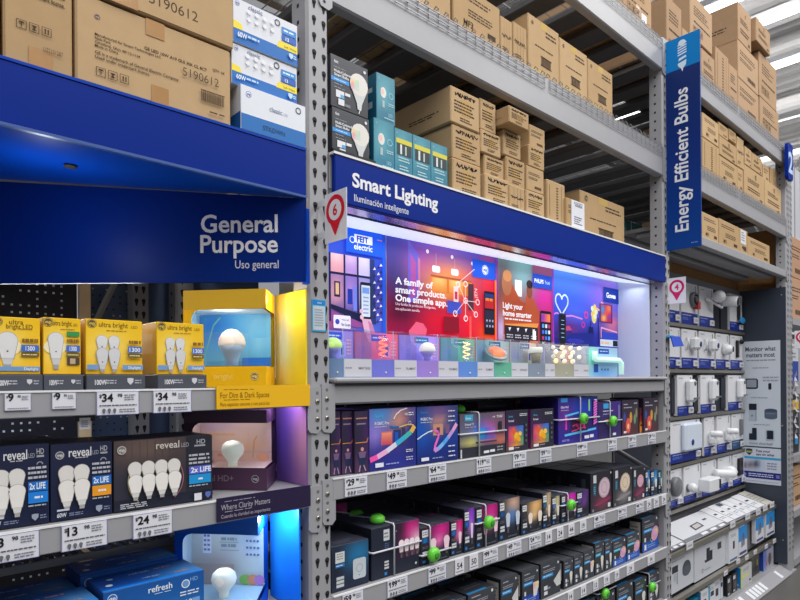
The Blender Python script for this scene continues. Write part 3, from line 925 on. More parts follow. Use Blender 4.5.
m = MB(); m.lathe([(.02, 0), (.02, .004), (.012, .006)], (-.13, .03, 2.2105), (0, 0, -1), METAL, 12); m.build('puck_light', so)
m = MB(); m.lathe([(.016, 0), (.016, .003), (.010, .004)], (-.62, .22, 2.2165), (0, 0, -1), HOLE, 10); m.build('puck_light', so)
t = thing('stock_shelf', 'grey shelf deck behind the plain blue header holding large cartons', 'shelf', (-1.2, .5, 2.33))
m = MB(); m.box(-2.398, -.042, .007, .95, 2.33, 2.3435, RACKD); m.build('deck', t)

# angled sign, parallel to the aisle visitor's view
SD = Vector((-.656, .610, 0)); SD.normalize()
SL = 1.22
SR = Vector((-.052, -.006, 0))
t = thing('angled_sign', 'angled blue sign reading General Purpose under the plain header', 'sign', (-.5, .4, 1.95))
m = MB()
a = SR; b = SR + SD * SL
nb = Vector((SD.y, -SD.x, 0)) * -1
if nb.dot(Vector((1, 1, 0))) < 0: nb = -nb
nb = nb * .012
z0 = 1.951
m.hexa([(b.x, b.y, z0), (a.x, a.y, z0), (a.x + nb.x, a.y + nb.y, z0), (b.x + nb.x, b.y + nb.y, z0), (b.x, b.y, 2.272), (a.x, a.y, 2.196), (a.x + nb.x, a.y + nb.y, 2.196), (b.x + nb.x, b.y + nb.y, 2.272)], mat('sign_blue_paint', (2, 38, 122), rough=.45, noise=.05, nscale=4, spec=.1))
pn = m.build('panel', t)
m = MB(); f = Face(m, b, -SD, (0, 0, 1), SL, .27, SATIN); f.o.z = z0; f.m = SATIN; f.k = 2
f.text('General', (SL - .082) / SL, .545, .072 / .27 * 1.02, (232, 233, 240), 'r', .018, .226 / SL, fit=True)
f.text('Purpose', (SL - .082) / SL, .325, .072 / .27 * 1.02, (232, 233, 240), 'r', .018, .228 / SL, fit=True)
f.text('Uso general', (SL - .080) / SL, .15, .034 / .27, (205, 208, 226), 'r', .006, .128 / SL, fit=True)
m.build('lettering', pn)
m = MB(); m.box(-.053, -.043, -.012, .012, 1.945, 2.165, BLUEL); m.build('end_strip', t)
m = MB(); m.box(-.050, -.046, -.008, .012, 2.165, 2.197, METAL); m.build('hanger_clip', t)

# rear wall of the bay: perforated dark panels
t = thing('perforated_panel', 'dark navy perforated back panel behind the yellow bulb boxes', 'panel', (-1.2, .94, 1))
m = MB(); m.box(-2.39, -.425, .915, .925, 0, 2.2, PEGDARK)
for i in range(26):
    for j in range(78):
        x = -1.12 + i * .0254 + .01; z = .25 + j * .0254
        h = .0035
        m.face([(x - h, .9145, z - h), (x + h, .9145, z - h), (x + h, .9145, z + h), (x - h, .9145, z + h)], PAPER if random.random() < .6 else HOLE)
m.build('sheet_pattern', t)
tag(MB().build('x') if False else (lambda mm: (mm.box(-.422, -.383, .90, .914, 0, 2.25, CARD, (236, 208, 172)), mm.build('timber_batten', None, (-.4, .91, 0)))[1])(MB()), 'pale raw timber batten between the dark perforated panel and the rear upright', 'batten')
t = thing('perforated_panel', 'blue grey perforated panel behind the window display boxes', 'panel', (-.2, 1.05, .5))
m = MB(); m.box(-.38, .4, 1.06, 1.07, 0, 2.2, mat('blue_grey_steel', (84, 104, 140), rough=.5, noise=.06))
for i in range(8):
    for j in range(70):
        x = -.33 + i * .0254; z = .3 + j * .0254; h = .003
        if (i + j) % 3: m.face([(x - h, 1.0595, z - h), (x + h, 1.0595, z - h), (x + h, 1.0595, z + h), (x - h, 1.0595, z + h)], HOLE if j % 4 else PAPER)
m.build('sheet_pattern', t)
t = thing('rack_upright', 'grey rear upright with keyholes seen behind the yellow bulb boxes', 'shelf upright', (-.175, 1.0, 0), 'steel uprights of the racking')
m = MB(); m.box(-.206, -.143, .985, 1.04, 0, 2.3, RACK)
for k in range(44):
    keyhole(m, -.190, .1 + k * .0508, .9845); keyhole(m, -.162, .1 + k * .0508, .9845)
m.build('rear_post', t)
m = MB(); m.tube([(-.40, 1.0, 1.75), (-.2, 1.0, 2.2)], .012, RACK, 5); m.build('diagonal_brace', t)


def price_shelf(xa, xb, ztop, h, label, depth=.6, deckz=None, wire=False):
    t = thing('merchandise_shelf', label, 'shelf', ((xa + xb) / 2, 0, ztop), 'merchandise shelves with price rails')
    m = MB(); m.box(xa + PW + .001, xb - PW - .001, .004, depth, ztop - .012, ztop - .0005, RACKD); m.build('deck', t)
    m = MB(); m.box(xa + PW + .001, xb - PW - .001, -.006, .003, ztop - h, ztop, RACK, bev=.002); pr = m.build('price_rail', t)
    m = MB(); m.box(xa + PW + .001, xb - PW - .001, -.008, -.0005, ztop - .003, ztop + .0015, WHITEP); m.build('rail_lip', pr)
    m = MB(); m.box(xa + PW + .001, xb - PW - .001, .004, .03, ztop - h, ztop - .0125, RACK); m.build('front_bar', t)
    end_plate(t, xa, 1, ztop, .14); end_plate(t, xb, -1, ztop, .14)
    return t


price_shelf(-2.44, 0, 1.641, .057, 'merchandise shelf carrying the yellow bulb boxes')
price_shelf(-2.44, 0, 1.346, .06, 'merchandise shelf carrying the dark blue bulb boxes')
price_shelf(-2.44, 0, .985, .06, 'merchandise shelf carrying the bright blue bulb boxes')
price_shelf(0, 2.44, 1.360, .066, 'merchandise shelf of light strip boxes just below the acrylic display', .42)
price_shelf(0, 2.44, 1.000, .064, 'merchandise shelf of black bulb boxes with pink pictures', .85)
price_shelf(0, 2.44, .694, .06, 'merchandise shelf of dark grey bulb boxes with blue stripes', .85)
price_shelf(0, 2.44, .395, .06, 'lowest merchandise shelf in view, with green tagged boxes', .85)
t = thing('back_panel', 'dark back panel closing the smart product shelves', 'panel', (1.22, .9, .1))
m = MB(); m.box(.045, 2.395, .87, .88, 0, 1.60, PEGDARK); m.build('sheet', t)
m = MB()
for k in range(8):
    m.box(.2 + .28 * k, .212 + .28 * k, .862, .87, .1, 1.6, RACKD)
m.build('slotted_rib_pattern', t)

# ------------------------------------------------------------------ product boxes
ZB1, ZB2, ZB3 = 1.642, 1.347, .986
BOXES = {}


def pbox(name, label, cat, x0, x1, Y, z0, z1, depth, col, paint=None, side=None, top=None, group=None, bev=.0015, m_=None, parts=None):
    """a printed carton: body with its printed front, side and top"""
    M_ = m_ or PRINT
    o = ((x0 + x1) / 2, Y + depth / 2, z0)
    m = MB(); m.box(x0, x1, Y, Y + depth, z0, z1, M_, col, bev)
    if paint: paint(front(m, x0 + .0008, x1 - .0008, Y, z0 + .0008, z1 - .0008, M_))
    if side: side(leftside(m, x0, Y + .001, Y + depth - .001, z0 + .001, z1 - .001, M_))
    if top: top(topside(m, x0 + .001, x1 - .001, Y + .001, Y + depth - .001, z1, M_))
    if parts:
        t = thing(name, label, cat, o, group)
        m.build('box', t)
        parts(t)
        return t
    ob = m.build(name, None, o)
    return tag(ob, label, cat, group)


# yellow bulb boxes ----------------------------------------------------
YEL = (246, 196, 26)


def yellow(n, two=False, wide=False):
    def paint(f):
        f.grad(0, 0, 1, 1, blobs(vgrad((0, (250, 190, 30)), (.5, (250, 200, 40)), (1, (240, 192, 20))), (.35 if not wide else .38, .45, .35, .35, (255, 226, 120))), 5, 6)
        q = f.h / f.w
        f.roundmark(.12 if not wide else .10, .92, .085 * q if q > 1 else .05, (90, 76, 60), (226, 190, 70))
        if two:
            f.text('ultra', .36, .885, .12, (120, 92, 20), 'l', .004, .34); f.text('bright LED', .30, .805, .12, (120, 92, 20), 'l', .004, .55)
        else:
            f.text('ultra bright', .24 if not wide else .22, .87, .13, (120, 92, 20), 'l', .004, .52); f.text('LED', .80, .87, .07, (140, 110, 40), 'l', 0, .12)
        f.dashes(.45 if not wide else .35, .79, .85 if not wide else .72, .82, 1, (170, 120, 30), 1)
        if n == 1:
            f.ell(.30, .48, .31, (250, 236, 190), ry=.31 * q * .9 / q * .8)
            f.bulb(.32, .08, .66, (226, 226, 226), (206, 206, 208), r=.21); f.ell(.32, .40, .02, (50, 50, 50))
        else:
            k = 2
            for i in range(k):
                f.bulb(.27 + .21 * i, .34, .37, (226, 226, 228), (208, 208, 212), r=.098); f.ell(.27 + .21 * i, .50, .012, (60, 60, 60))
            for i in range(k):
                f.bulb(.27 + .21 * i, .03, .45, (216, 216, 219), (208, 208, 212), r=.104); f.ell(.27 + .21 * i, .22, .012, (60, 60, 60))
        if n != 1 or two:
            f.rect(0, .08 if n != 1 else .05, .2 if n != 1 else 1, .17 if n != 1 else .13, (120, 160, 210))
            f.rect(.62 if n != 1 else .45, .08 if n != 1 else .05, 1, .17 if n != 1 else .13, (120, 160, 210)); f.text('Daylight', .96, .095 if n != 1 else .065, .07, (240, 244, 250), 'r', .01, .3)
        else:
            f.rect(.62, .68, .97, .77, (60, 150, 80)); f.rect(.62, .16, .97, .30, (80, 66, 56)); f.rect(.70, .18, .85, .28, (190, 170, 140))
        x0 = .60 if n == 1 else .72
        f.dashes(x0 + .02, .56, .97, .64, 1, (140, 100, 40), 1, .8)
        f.rect(x0, .40, .98, .52, (70, 112, 196)); f.text('1300', (x0 + .98) / 2, .42, .11, (236, 240, 250), 'c', .02, .2)
        f.rect(x0, .31, .98, .38, (110, 96, 50)); f.dashes(x0 + .03, .325, .95, .365, 1, (236, 220, 150), 1)
    return paint


def ybox(px0, px1, pt, label, painter, Y=.03):
    x0 = xz(px0, pt, Y)[0]; x1 = xz(px1, pt, Y)[0]; zt = xz((px0 + px1) / 2, pt, Y)[1]
    o = ((x0 + x1) / 2, Y + .07, ZB1)
    t = thing('bulb_box', label, 'bulb box', o, 'yellow bulb boxes')
    m = MB(); m.box(x0 + .001, x1 - .001, Y, Y + .12, ZB1 + .0355, zt, PRINT, YEL, .0012)
    painter(front(m, x0 + .002, x1 - .002, Y, ZB1 + .037, zt - .001))
    g = leftside(m, x0 + .001, Y + .002, Y + .118, ZB1 + .037, zt - .002)
    g.grad(0, 0, 1, 1, vgrad((0, (196, 160, 60)), (1, (216, 172, 60))), 2, 3); g.rect(.2, .4, .8, .8, (206, 182, 130))
    m.build('carton', t)
    m = MB(); m.box(x0 - .001, x1 + .001, Y - .012, Y + .122, ZB1, ZB1 + .035, PRINT, (78, 82, 92), .0012)
    f = front(m, x0, x1, Y - .012, ZB1 + .001, ZB1 + .034)
    f.text('100W', .13, .32, .5, (232, 232, 236), 'l', .02, .2); f.dashes(.30, .35, .50, .7, 2, (190, 192, 200), 1); f.shield(.74, .55, .055, (206, 208, 214)); f.dashes(.82, .35, .94, .7, 2, (180, 182, 190), 1)
    m.build('base_tray', t)
    return t


ybox(-10, 40.5, 317.3, 'yellow bulb box with one big bulb and a blue stripe, cut by the photo edge', yellow(1, two=True))
ybox(42.5, 81, 318, 'narrow yellow bulb box with a green tag beside one bulb', yellow(1))
ybox(85, 142.5, 320, 'wide yellow four bulb box above the $34.98 price tag', yellow(4, wide=True))
ybox(156, 204, 323, 'wide yellow four bulb box in front of the blue window display', yellow(4, wide=True), Y=.018)


# dark blue bulb boxes -------------------------------------------------
def reveal(n, tag_col, big=False):
    def paint(f):
        if big:
            f.grad(0, 0, 1, 1, blobs((58, 52, 60), (.3, .9, .4, .3, (112, 92, 84)), (.2, .3, .4, .3, (48, 50, 66))), 6, 6)
            for k in range(9): f.line([(.02 + .075 * k, .62), (.02 + .075 * k, 1)], .004, (84, 72, 70))
            f.rect(.72, 0, 1, 1, (40, 42, 54)); f.rect(0, 0, 1, .16, (30, 34, 52))
        else:
            f.grad(0, 0, 1, 1, vgrad((0, (24, 30, 58)), (1, (34, 40, 70))), 2, 4); f.rect(0, 0, 1, .2, (22, 30, 62))
        if big:
            f.roundmark(.07, .87, .045, (130, 124, 122), (220, 216, 212)); f.text('reveal', .40, .85, .15, (214, 206, 200), 'l', .012, .24); f.text('LED', .66, .85, .09, (170, 170, 178), 'l', 0, .08)
        else:
            f.roundmark(.14, .86, .075, (96, 96, 106), (216, 216, 220)); f.text('reveal', .28, .83, .17, (228, 228, 232), 'l', .012, .37); f.text('LED', .67, .84, .08, (170, 174, 186), 'l', 0, .1); f.dashes(.38, .80, .6, .825, 1, (200, 200, 206), 1)
        f.text('HD', .92, .88, .1, (190, 192, 200), 'r', .01, .12); f.rect(.80, .84, .92, .865, (170, 172, 182))
        x0 = .66 if not big else .74
        f.dashes(x0, .56, .97, .74, 3, (186, 188, 200), 1, .5)
        if not big: f.ring(.85, .75, .055, .02, (150, 156, 170), a0=0, a1=PI)
        f.rect(x0, .42, .98, .54, (30, 112, 198) if not big else (96, 104, 206)); f.text('2x LIFE', x0 + .02, .445, .11, (236, 244, 252), 'l', .025, .26)
        f.rect(x0, .27, .98, .41, tag_col); f.dashes(x0 + .1, .31, .9, .37, 1, (236, 240, 250), 1); f.dashes(x0, .22, .95, .26, 1, (170, 176, 190), 1)
        gl = (228, 224, 220)
        if n == 4:
            for i in range(2): f.bulb(.24 + .24 * i, .36, .36, gl, (206, 204, 202), r=.128)
            for i in range(2): f.bulb(.24 + .24 * i, .13, .40, (236, 232, 228), (214, 212, 210), r=.13)
            f.ell(.355, .45, .012, (60, 60, 70))
        else:
            f.ring(.36, .40, .24, .006, (206, 180, 90), a0=2.4, a1=4.1); f.ring(.42, .40, .26, .006, (200, 120, 140), a0=-.9, a1=.5)
            for i in range(4): f.bulb(.19 + .128 * i, .36, .33, gl, (206, 204, 202), r=.066)
            for i in range(4): f.bulb(.19 + .128 * i, .14, .37, (238, 234, 230), (214, 212, 210), r=.068)
        if big:
            f.rect(.78, .02, .86, .13, (220, 220, 226)); f.shield(.93, .085, .03, (90, 110, 180)); f.dashes(.04, .04, .3, .12, 3, (200, 202, 210), 1)
        else:
            f.text('60W', .08, .05, .08, (210, 214, 226), 'l', .02, .15); f.rect(.08, .13, .27, .155, (200, 204, 216)); f.dashes(.27, .05, .5, .1, 2, (130, 140, 170), 1); f.shield(.76, .10, .055, (150, 158, 176)); f.dashes(.84, .07, .95, .13, 2, (130, 140, 170), 1)
    return paint


def sdark(c):
    return lambda f: f.grad(0, 0, 1, 1, vgrad((0, jit(c, 4)), (1, mix(c, (90, 90, 110), .25))), 1, 2)


def rbox(px0, px1, pt, label, painter, col, Y=.028):
    x0 = xz(px0, pt, Y)[0]; x1 = xz(px1, pt, Y)[0]; zt = xz((px0 + px1) / 2, pt, Y)[1]
    return pbox('bulb_box', label, 'bulb box', x0, x1, Y, ZB2, zt, .16, col, painter, sdark(col), group='dark blue bulb boxes')


rbox(-16, 49, 445.5, 'dark blue four bulb box with two blue tags, cut by the photo edge', reveal(4, (32, 130, 222)), (26, 32, 60))
rbox(50.2, 112, 443, 'dark blue four bulb box with an orange tag above the $13.98 price', reveal(4, (238, 158, 40)), (26, 32, 60))
rbox(113.4, 212, 438, 'wide brownish eight bulb box beside the pink lit window display', reveal(8, (32, 150, 216), True), (44, 44, 56))
# boxes behind the dark blue ones
pbox('bulb_box', 'dark box lying back on the shelf behind the two dark blue bulb boxes', 'bulb box', -.83, -.64, .22, ZB2, ZB2 + .165, .2, (52, 48, 52), lambda f: (f.rect(.0, .86, .8, .98, (120, 106, 100)), f.dashes(.5, .86, .95, .96, 1, (200, 150, 70), 1)))


# bright blue boxes ----------------------------------------------------
def refresh(f):
    f.grad(0, 0, 1, 1, blobs(vgrad((0, (20, 104, 190)), (1, (22, 84, 160))), (.5, .3, .4, .3, (70, 160, 226))), 4, 4)
    f.roundmark(.08, .90, .05, (50, 110, 190), (226, 236, 248)); f.text('refresh', .42, .86, .12, (228, 238, 250), 'l', .015, .24); f.dashes(.48, .82, .66, .84, 1, (200, 220, 244), 1)
    f.ell(.80, .87, .045, (110, 156, 214)); f.ring(.80, .87, .045, .01, (226, 236, 248)); f.text('HD', .93, .89, .08, (130, 180, 230), 'r', .01, .1); f.dashes(.74, .70, .95, .78, 2, (220, 232, 248), 1); f.text('13', .80, .56, .12, (236, 244, 252), 'l', .02, .1); f.rect(.87, .57, .95, .65, (120, 170, 226))
    for i in range(4): f.bulb(.25 + .11 * i, .1, .6, (226, 232, 240), (200, 206, 216))


def reftop(f):
    f.grad(0, 0, 1, 1, blobs((16, 66, 148), (.9, .3, .3, .6, (84, 150, 214)), (.5, .02, .8, .12, (30, 130, 226))), 6, 5)
    f.rect(0, 0, 1, .07, (26, 136, 240))
    f.text('refresh', .36, .68, .14, (170, 200, 236), 'l', .01, .24); f.text('refresh', .42, .28, .12, (190, 214, 244), 'l', .01, .22)
    f.dashes(.62, .70, .8, .8, 1, (226, 150, 110), 1); f.dashes(.74, .2, .9, .3, 1, (226, 150, 110), 1); f.ell(.1, .3, .035, (200, 214, 236)); f.ell(.16, .65, .03, (170, 190, 220))


Yf = .0
x0 = -.655; x1 = -.375
pbox('bulb_box', 'bright blue bulb box with orange dashes on its top, below the $24.98 price', 'bulb box', xz(103, 597, .012)[0], xz(204, 571, .012)[0], .012, ZB3, 1.168, .13, (20, 80, 160), refresh, sdark((20, 70, 150)), reftop, group='bright blue bulb boxes')
x0 = xz(60, 577, .15)[0]
pbox('bulb_box', 'bright blue bulb box at the rear, its top edge showing above the others', 'bulb box', xz(80, 577, .146)[0], xz(178, 560, .146)[0], .146, ZB3, 1.178, .13, (14, 60, 136), refresh, sdark((16, 60, 140)), reftop, group='bright blue bulb boxes')
pbox('bulb_box', 'bright blue bulb box next to the photo edge, its front edge a brighter blue', 'bulb box', -.855, xz(101, 597, .012)[0] - .004, .012, ZB3, 1.155, .13, (20, 80, 160), refresh, sdark((20, 70, 150)), reftop, group='bright blue bulb boxes')
pbox('bulb_box', 'dark blue topped bulb box behind the one next to the photo edge', 'bulb box', -.88, xz(80, 577, .146)[0] - .004, .146, ZB3, 1.15, .13, (14, 60, 136), refresh, sdark((16, 60, 140)), reftop, group='bright blue bulb boxes')
t = thing('wire_rack', 'dark slatted wire rack lying at the back of the lowest bulb shelf', 'rack', (-.8, .5, ZB3))
m = MB()
for k in range(22): m.box(-.95 + k * .03, -.943 + k * .03, .34, .62, 1.172, 1.178, RACKD)
m.box(-.96, -.29, .33, .34, 1.165, 1.185, RACKD); m.box(-.96, -.29, .62, .63, 1.165, 1.185, RACKD)
m.build('slat_lattice', t)
for xx in (-.95, -.30):
    m = MB(); m.box(xx - .006, xx + .006, .32, .64, ZB3, 1.165, RACKD); m.build('leg', t)

# ------------------------------------------------------------------ window display boxes with a lit bulb
A = Vector((-.325, .222, 0)); Bc = Vector((-.165, .030, 0)); Cc = Vector((-.056, .162, 0))
A = Bc + (A - Bc) * 1.0


WA, WB, WC = A, Bc, Cc


def window_display(z0, z1, frame, floor_c, pic, bulbmat, dome, label, wname, inner, sill=.34, head=.78, sh=0.0, sc2=.56):
    A, Bc, Cc = (p + Vector((sh, 0, 0)) for p in (WA, WB, WC))
    D = A + (Cc - Bc)
    t = thing('window_display', label, 'display box', (Bc.x, Bc.y + .12, z0), 'lit window display boxes')
    h = z1 - z0
    up = Vector((0, 0, 1))
    e = [A, Bc, Cc, D]
    m = MB()

    def wall(p, q, s0, s1, c=None):
        m.face([p + up * s0, q + up * s0, q + up * s1, p + up * s1], SATIN, c or frame)
    zs, zh = z0 + sill * h, z0 + head * h
    zs = z0 + sill * h
    L1 = A + (Bc - A) * .10
    R1 = Bc + (Cc - Bc) * .93
    wall(A, Bc, z0, zs); wall(Bc, Cc, z0, zs); wall(A, Bc, zh, z1, mix(frame, (120, 120, 130), .22)); wall(Bc, Cc, zh, z1)  # front head band has its shade mixed into the frame colour
    wall(A, L1, zs, zh); wall(R1, Cc, zs, zh)
    m.face([p + up * z1 for p in e], SATIN, frame); m.face([p + up * z0 for p in reversed(e)], SATIN, frame)
    wall(D, A, z0, z1); wall(Cc, D, z0, z1)
    # rounded upper corner of the window
    for i in range(4):
        a0 = PI / 2 + PI / 2 * i / 4; a1 = PI / 2 + PI / 2 * (i + 1) / 4
        r = .028; dx = (Bc - A).normalized()
        c0 = L1 + dx * r + up * (zh - r)
        m.face([L1 + up * zh, c0 + dx * r * math.cos(a1) + up * r * math.sin(a1), c0 + dx * r * math.cos(a0) + up * r * math.sin(a0)], SATIN, frame)
    f = Face(m, A + up * z0, Bc - A, up, (Bc - A).length, sill * h, SATIN)
    f.text(wname, .60, .4, .40, mix(frame, (255, 255, 255), .35) if inner != 'blue' else (210, 226, 250), 'r', .01, .45)
    f.roundmark(.86, .52, .05, mix(frame, (60, 60, 60), .55), mix(frame, (255, 255, 255), .6))
    m.build('housing', t)
    # inside
    m = MB(); k = .012
    c_ = (A + Bc + Cc + D) / 4
    ins = lambda p: p + (c_ - p) * .07
    a, b, c2, d = (ins(p) for p in e)
    back = Face(m, a + up * zs + (d - a) * .85, (c2 - d), up, (c2 - d).length, zh - zs, SATIN); pic(back)
    m.face([a + up * (zs + .001), b + up * (zs + .001), c2 + up * (zs + .001), d + up * (zs + .001)], SATIN, floor_c)
    m.face([d + up * zh, c2 + up * zh, b + up * zh, a + up * zh], SATIN, (226, 230, 236))
    m.face([a + up * zs, d + up * zs, d + up * zh, a + up * zh], SATIN, mix(floor_c, (255, 255, 255), .3))
    rt = Face(m, c2 + up * zs, (b - c2), up, (b - c2).length, zh - zs, SATIN)
    m.build('backdrop', t)
    m = MB(); m.face([L1 + up * zs, Bc + up * zs, Bc + up * zh, L1 + up * zh], GLASSW); m.face([Bc + up * zs, R1 + up * zs, R1 + up * zh, Bc + up * zh], GLASSW)
    m.build('window_film', t)
    o = (a + b * 1.2 + c2 * .5 + d * .3) / 3.0
    o = o + Vector((-.01, -.012, 0))
    oz = zs + .002
    H = (zh - zs) * (.64 if dome else sc2)
    m = MB()
    if dome:
        s = H / .11
        m.lathe([(.040 * s, .062 * s), (.041 * s, .07 * s), (.038 * s, .085 * s), (.029 * s, .10 * s), (.015 * s, .11 * s), (.001, .113 * s)], (o.x, o.y, oz), (0, 0, 1), bulbmat, 24)
        bb = m.build('bulb', t)
        m = MB(); m.lathe([(.018 * s, 0), (.019 * s, .015 * s), (.028 * s, .04 * s), (.040 * s, .062 * s)], (o.x, o.y, oz), (0, 0, 1), mat('bulb_heat_sink', (160, 186, 214), rough=.35), 20); m.build('bulb_base', bb)
    else:
        s = H / .11
        m.lathe([(.02 * s, .0), (.021 * s, .022 * s), (.030 * s, .036 * s), (.044 * s, .052 * s), (.049 * s, .072 * s), (.044 * s, .094 * s), (.028 * s, .108 * s), (.001, .114 * s)], (o.x, o.y, oz), (0, 0, 1), bulbmat, 24)
        bb = m.build('bulb', t)
        m = MB(); m.lathe([(.017 * s, -.0), (.0175 * s, .012 * s), (.016 * s, .014 * s)], (o.x, o.y, oz), (0, 0, 1), FIXWHITE, 16); m.build('bulb_base', bb)
    return t, o, oz + H * .6


def pic_kitchen(f):
    f.grad(0, 0, 1, 1, blobs((92, 176, 222), (.2, .8, .25, .3, (40, 130, 220)), (.85, .5, .2, .5, (150, 214, 236)), (.5, .1, .5, .2, (110, 180, 196))), 6, 5)
    f.rect(.75, .55, 1, .9, (120, 196, 230)); f.line([(.05, .1), (.2, .8), (.3, .95)], .02, (130, 200, 190)); f.rect(.1, 0, .6, .12, (90, 160, 190)); f.rect(.6, 0, 1, .18, (40, 120, 200))


def pic_table(f):
    f.grad(0, 0, 1, 1, blobs((232, 204, 192), (.2, .9, .3, .3, (216, 200, 226)), (.3, .55, .3, .15, (244, 216, 190)), (.75, .35, .2, .2, (240, 196, 160))), 6, 5)
    f.rect(0, .62, .5, .68, (240, 200, 160)); f.line([(.74, .1), (.76, .5), (.80, .62)], .02, (226, 170, 120)); f.rect(.0, .22, 1, .25, (214, 190, 190)); f.ell(.88, .12, .09, (238, 180, 140), ry=.06); f.rect(.06, .12, .18, .2, (196, 206, 226)); f.rect(.25, .12, .4, .2, (232, 170, 140))


def pic_office(f):
    f.grad(0, 0, 1, 1, blobs((196, 208, 214), (.3, .3, .4, .3, (176, 166, 160)), (.8, .8, .2, .2, (170, 196, 220))), 6, 5)
    f.rect(.16, .5, .28, .92, (216, 224, 238))
    for r in range(5):
        for c in range(2): f.rect(.175 + .05 * c, .54 + .075 * r, .21 + .05 * c, .575 + .075 * r, (110, 120, 180))
    for r in range(3): f.rect(.4, .55 + .13 * r, .66, .565 + .13 * r, (150, 164, 176))
    f.dashes(.42, .58, .64, .9, 3, (130, 146, 160), 1)
    for r in range(4):
        for c in range(4): f.ell(.78 + .05 * c, .5 + .11 * r, .016, (90, 100, 170))
    f.rect(0, 0, .6, .34, (176, 160, 150)); f.ell(.76, .1, .09, (130, 180, 90), ry=.07); f.ell(.86, .1, .08, (214, 140, 110), ry=.07); f.ell(.95, .1, .07, (190, 130, 200), ry=.07)


BW = glow('lit_daylight_bulb', (240, 222, 208), .32)
BW2 = glow('lit_soft_bulb', (228, 230, 214), .30)
wd = []
wd.append(window_display(1.642, 1.924, (244, 190, 26), (150, 206, 232), pic_kitchen, BW, True, 'yellow window display box with a lit bulb before a blue kitchen picture', 'bright', 'yellow', .215, .80))
wd.append(window_display(1.347, 1.576, (84, 58, 84), (232, 206, 200), pic_table, BW2, False, 'dark plum window display box with a glowing bulb in a pink room', 'reveal HD+', 'plum', .27, .84))
wd.append(window_display(.986, 1.276, (16, 92, 206), (170, 200, 214), pic_office, BW2, False, 'bright blue window display box with a lit bulb before a grey office', 'refresh', 'blue', .16, .82, -.03, .42))
# side wings and name strips of the three displays
for (z0, z1, c, cc, lb, s1, s2, sc_, label) in (
        (1.643, 1.930, (248, 216, 40), (230, 222, 190), 'For Dim & Dark Spaces', 'Para espacios oscuros y con poca luz', 'En espacios', (238, 184, 36), 'yellow side panel and strip reading For Dim & Dark Spaces'),
        (1.348, 1.582, (120, 84, 150), (90, 70, 170), 'Where Clarity Matters', 'Cuando la claridad es importante', '', (44, 36, 66), 'plum side panel and strip reading Where Clarity Matters'),
        (.987, 1.285, (20, 120, 240), (40, 150, 255), '', '', '', (16, 100, 220), 'bright blue side panel beside the lit office window display')):
    t = thing('display_wing', label, 'display panel', (-.05, .1, z0), 'coloured wings of the window displays')
    wx, wy = (-.0475, .004) if lb else (-.071, .010)
    m = MB(); m.box(wx, wx + .0045, wy, .172, z0, z1, SATIN, c)
    f = leftside(m, wx, wy, .172, z0, z1, SATIN)
    f.grad(0, 0, 1, 1, blobs(c, (.25, .5, .3, .5, cc), *(((.95, .55, .35, .5, (206, 150, 176)),) if s1.startswith('Cuando') else ())), 6, 6)  # violet and pink glow on the plum wing is painted into its face
    m.build('side_panel', t)
    if lb:
        m = MB(); zt = z0 + .001; hh = .0575
        xs = -.338
        m.box(xs, -.046, -.014, -.0086, zt - hh, zt + .004, SATIN, sc_)
        f = front(m, xs, -.046, -.014, zt - hh, zt + .004, SATIN)
        tc = mix(sc_, (255, 255, 255), .6) if c[0] < 200 else (150, 110, 20)
        f.dashes(.07, .80, .38, .86, 1, tc, 1); f.text(lb, .035, .47, .35, tc, 'l', .004, .50, fit=True); f.dashes(.07, .36, .34, .42, 1, tc, 1); f.text(s1, .035, .13, .22, tc, 'l', .004, .50)
        m.build('name_strip', t)
# ================================================================== cardboard cartons
CB = (186, 156, 117)
INK = (74, 58, 46)


def icons(f, x, y, s, n=3):
    q = f.w / f.h
    for k in range(n):
        xx = x + k * s * 1.25
        w = s
        f.frame(xx, y, xx + w, y + w * q, .006 * s / .1, INK)
        if k == 0:
            f.rect(xx + w * .46, y + w * q * .15, xx + w * .54, y + w * q * .7, INK); f.poly([(xx + w * .2, y + w * q * .62), (xx + w * .8, y + w * q * .62), (xx + w * .7, y + w * q * .8), (xx + w * .3, y + w * q * .8)], INK)
        elif k == 1:
            f.poly([(xx + w * .2, y + w * q * .75), (xx + w * .8, y + w * q * .75), (xx + w * .55, y + w * q * .45), (xx + w * .75, y + w * q * .2), (xx + w * .25, y + w * q * .2), (xx + w * .45, y + w * q * .45)], INK)
        else:
            for d in (.3, .6): f.rect(xx + w * d, y + w * q * .2, xx + w * (d + .12), y + w * q * .65, INK); f.poly([(xx + w * (d - .06), y + w * q * .6), (xx + w * (d + .18), y + w * q * .6), (xx + w * (d + .06), y + w * q * .85)], INK)


def scribble(f, x0, y0, x1, y1, n, t=.012):
    p = []
    k = n * 4
    for i in range(k):
        p.append((x0 + (x1 - x0) * i / (k - 1) + random.uniform(-.05, .05), y0 + (y1 - y0) * (.5 + .42 * math.sin(i * 2.3 + random.uniform(-.7, .7)))))
    f.line(p, t, (50, 42, 42))


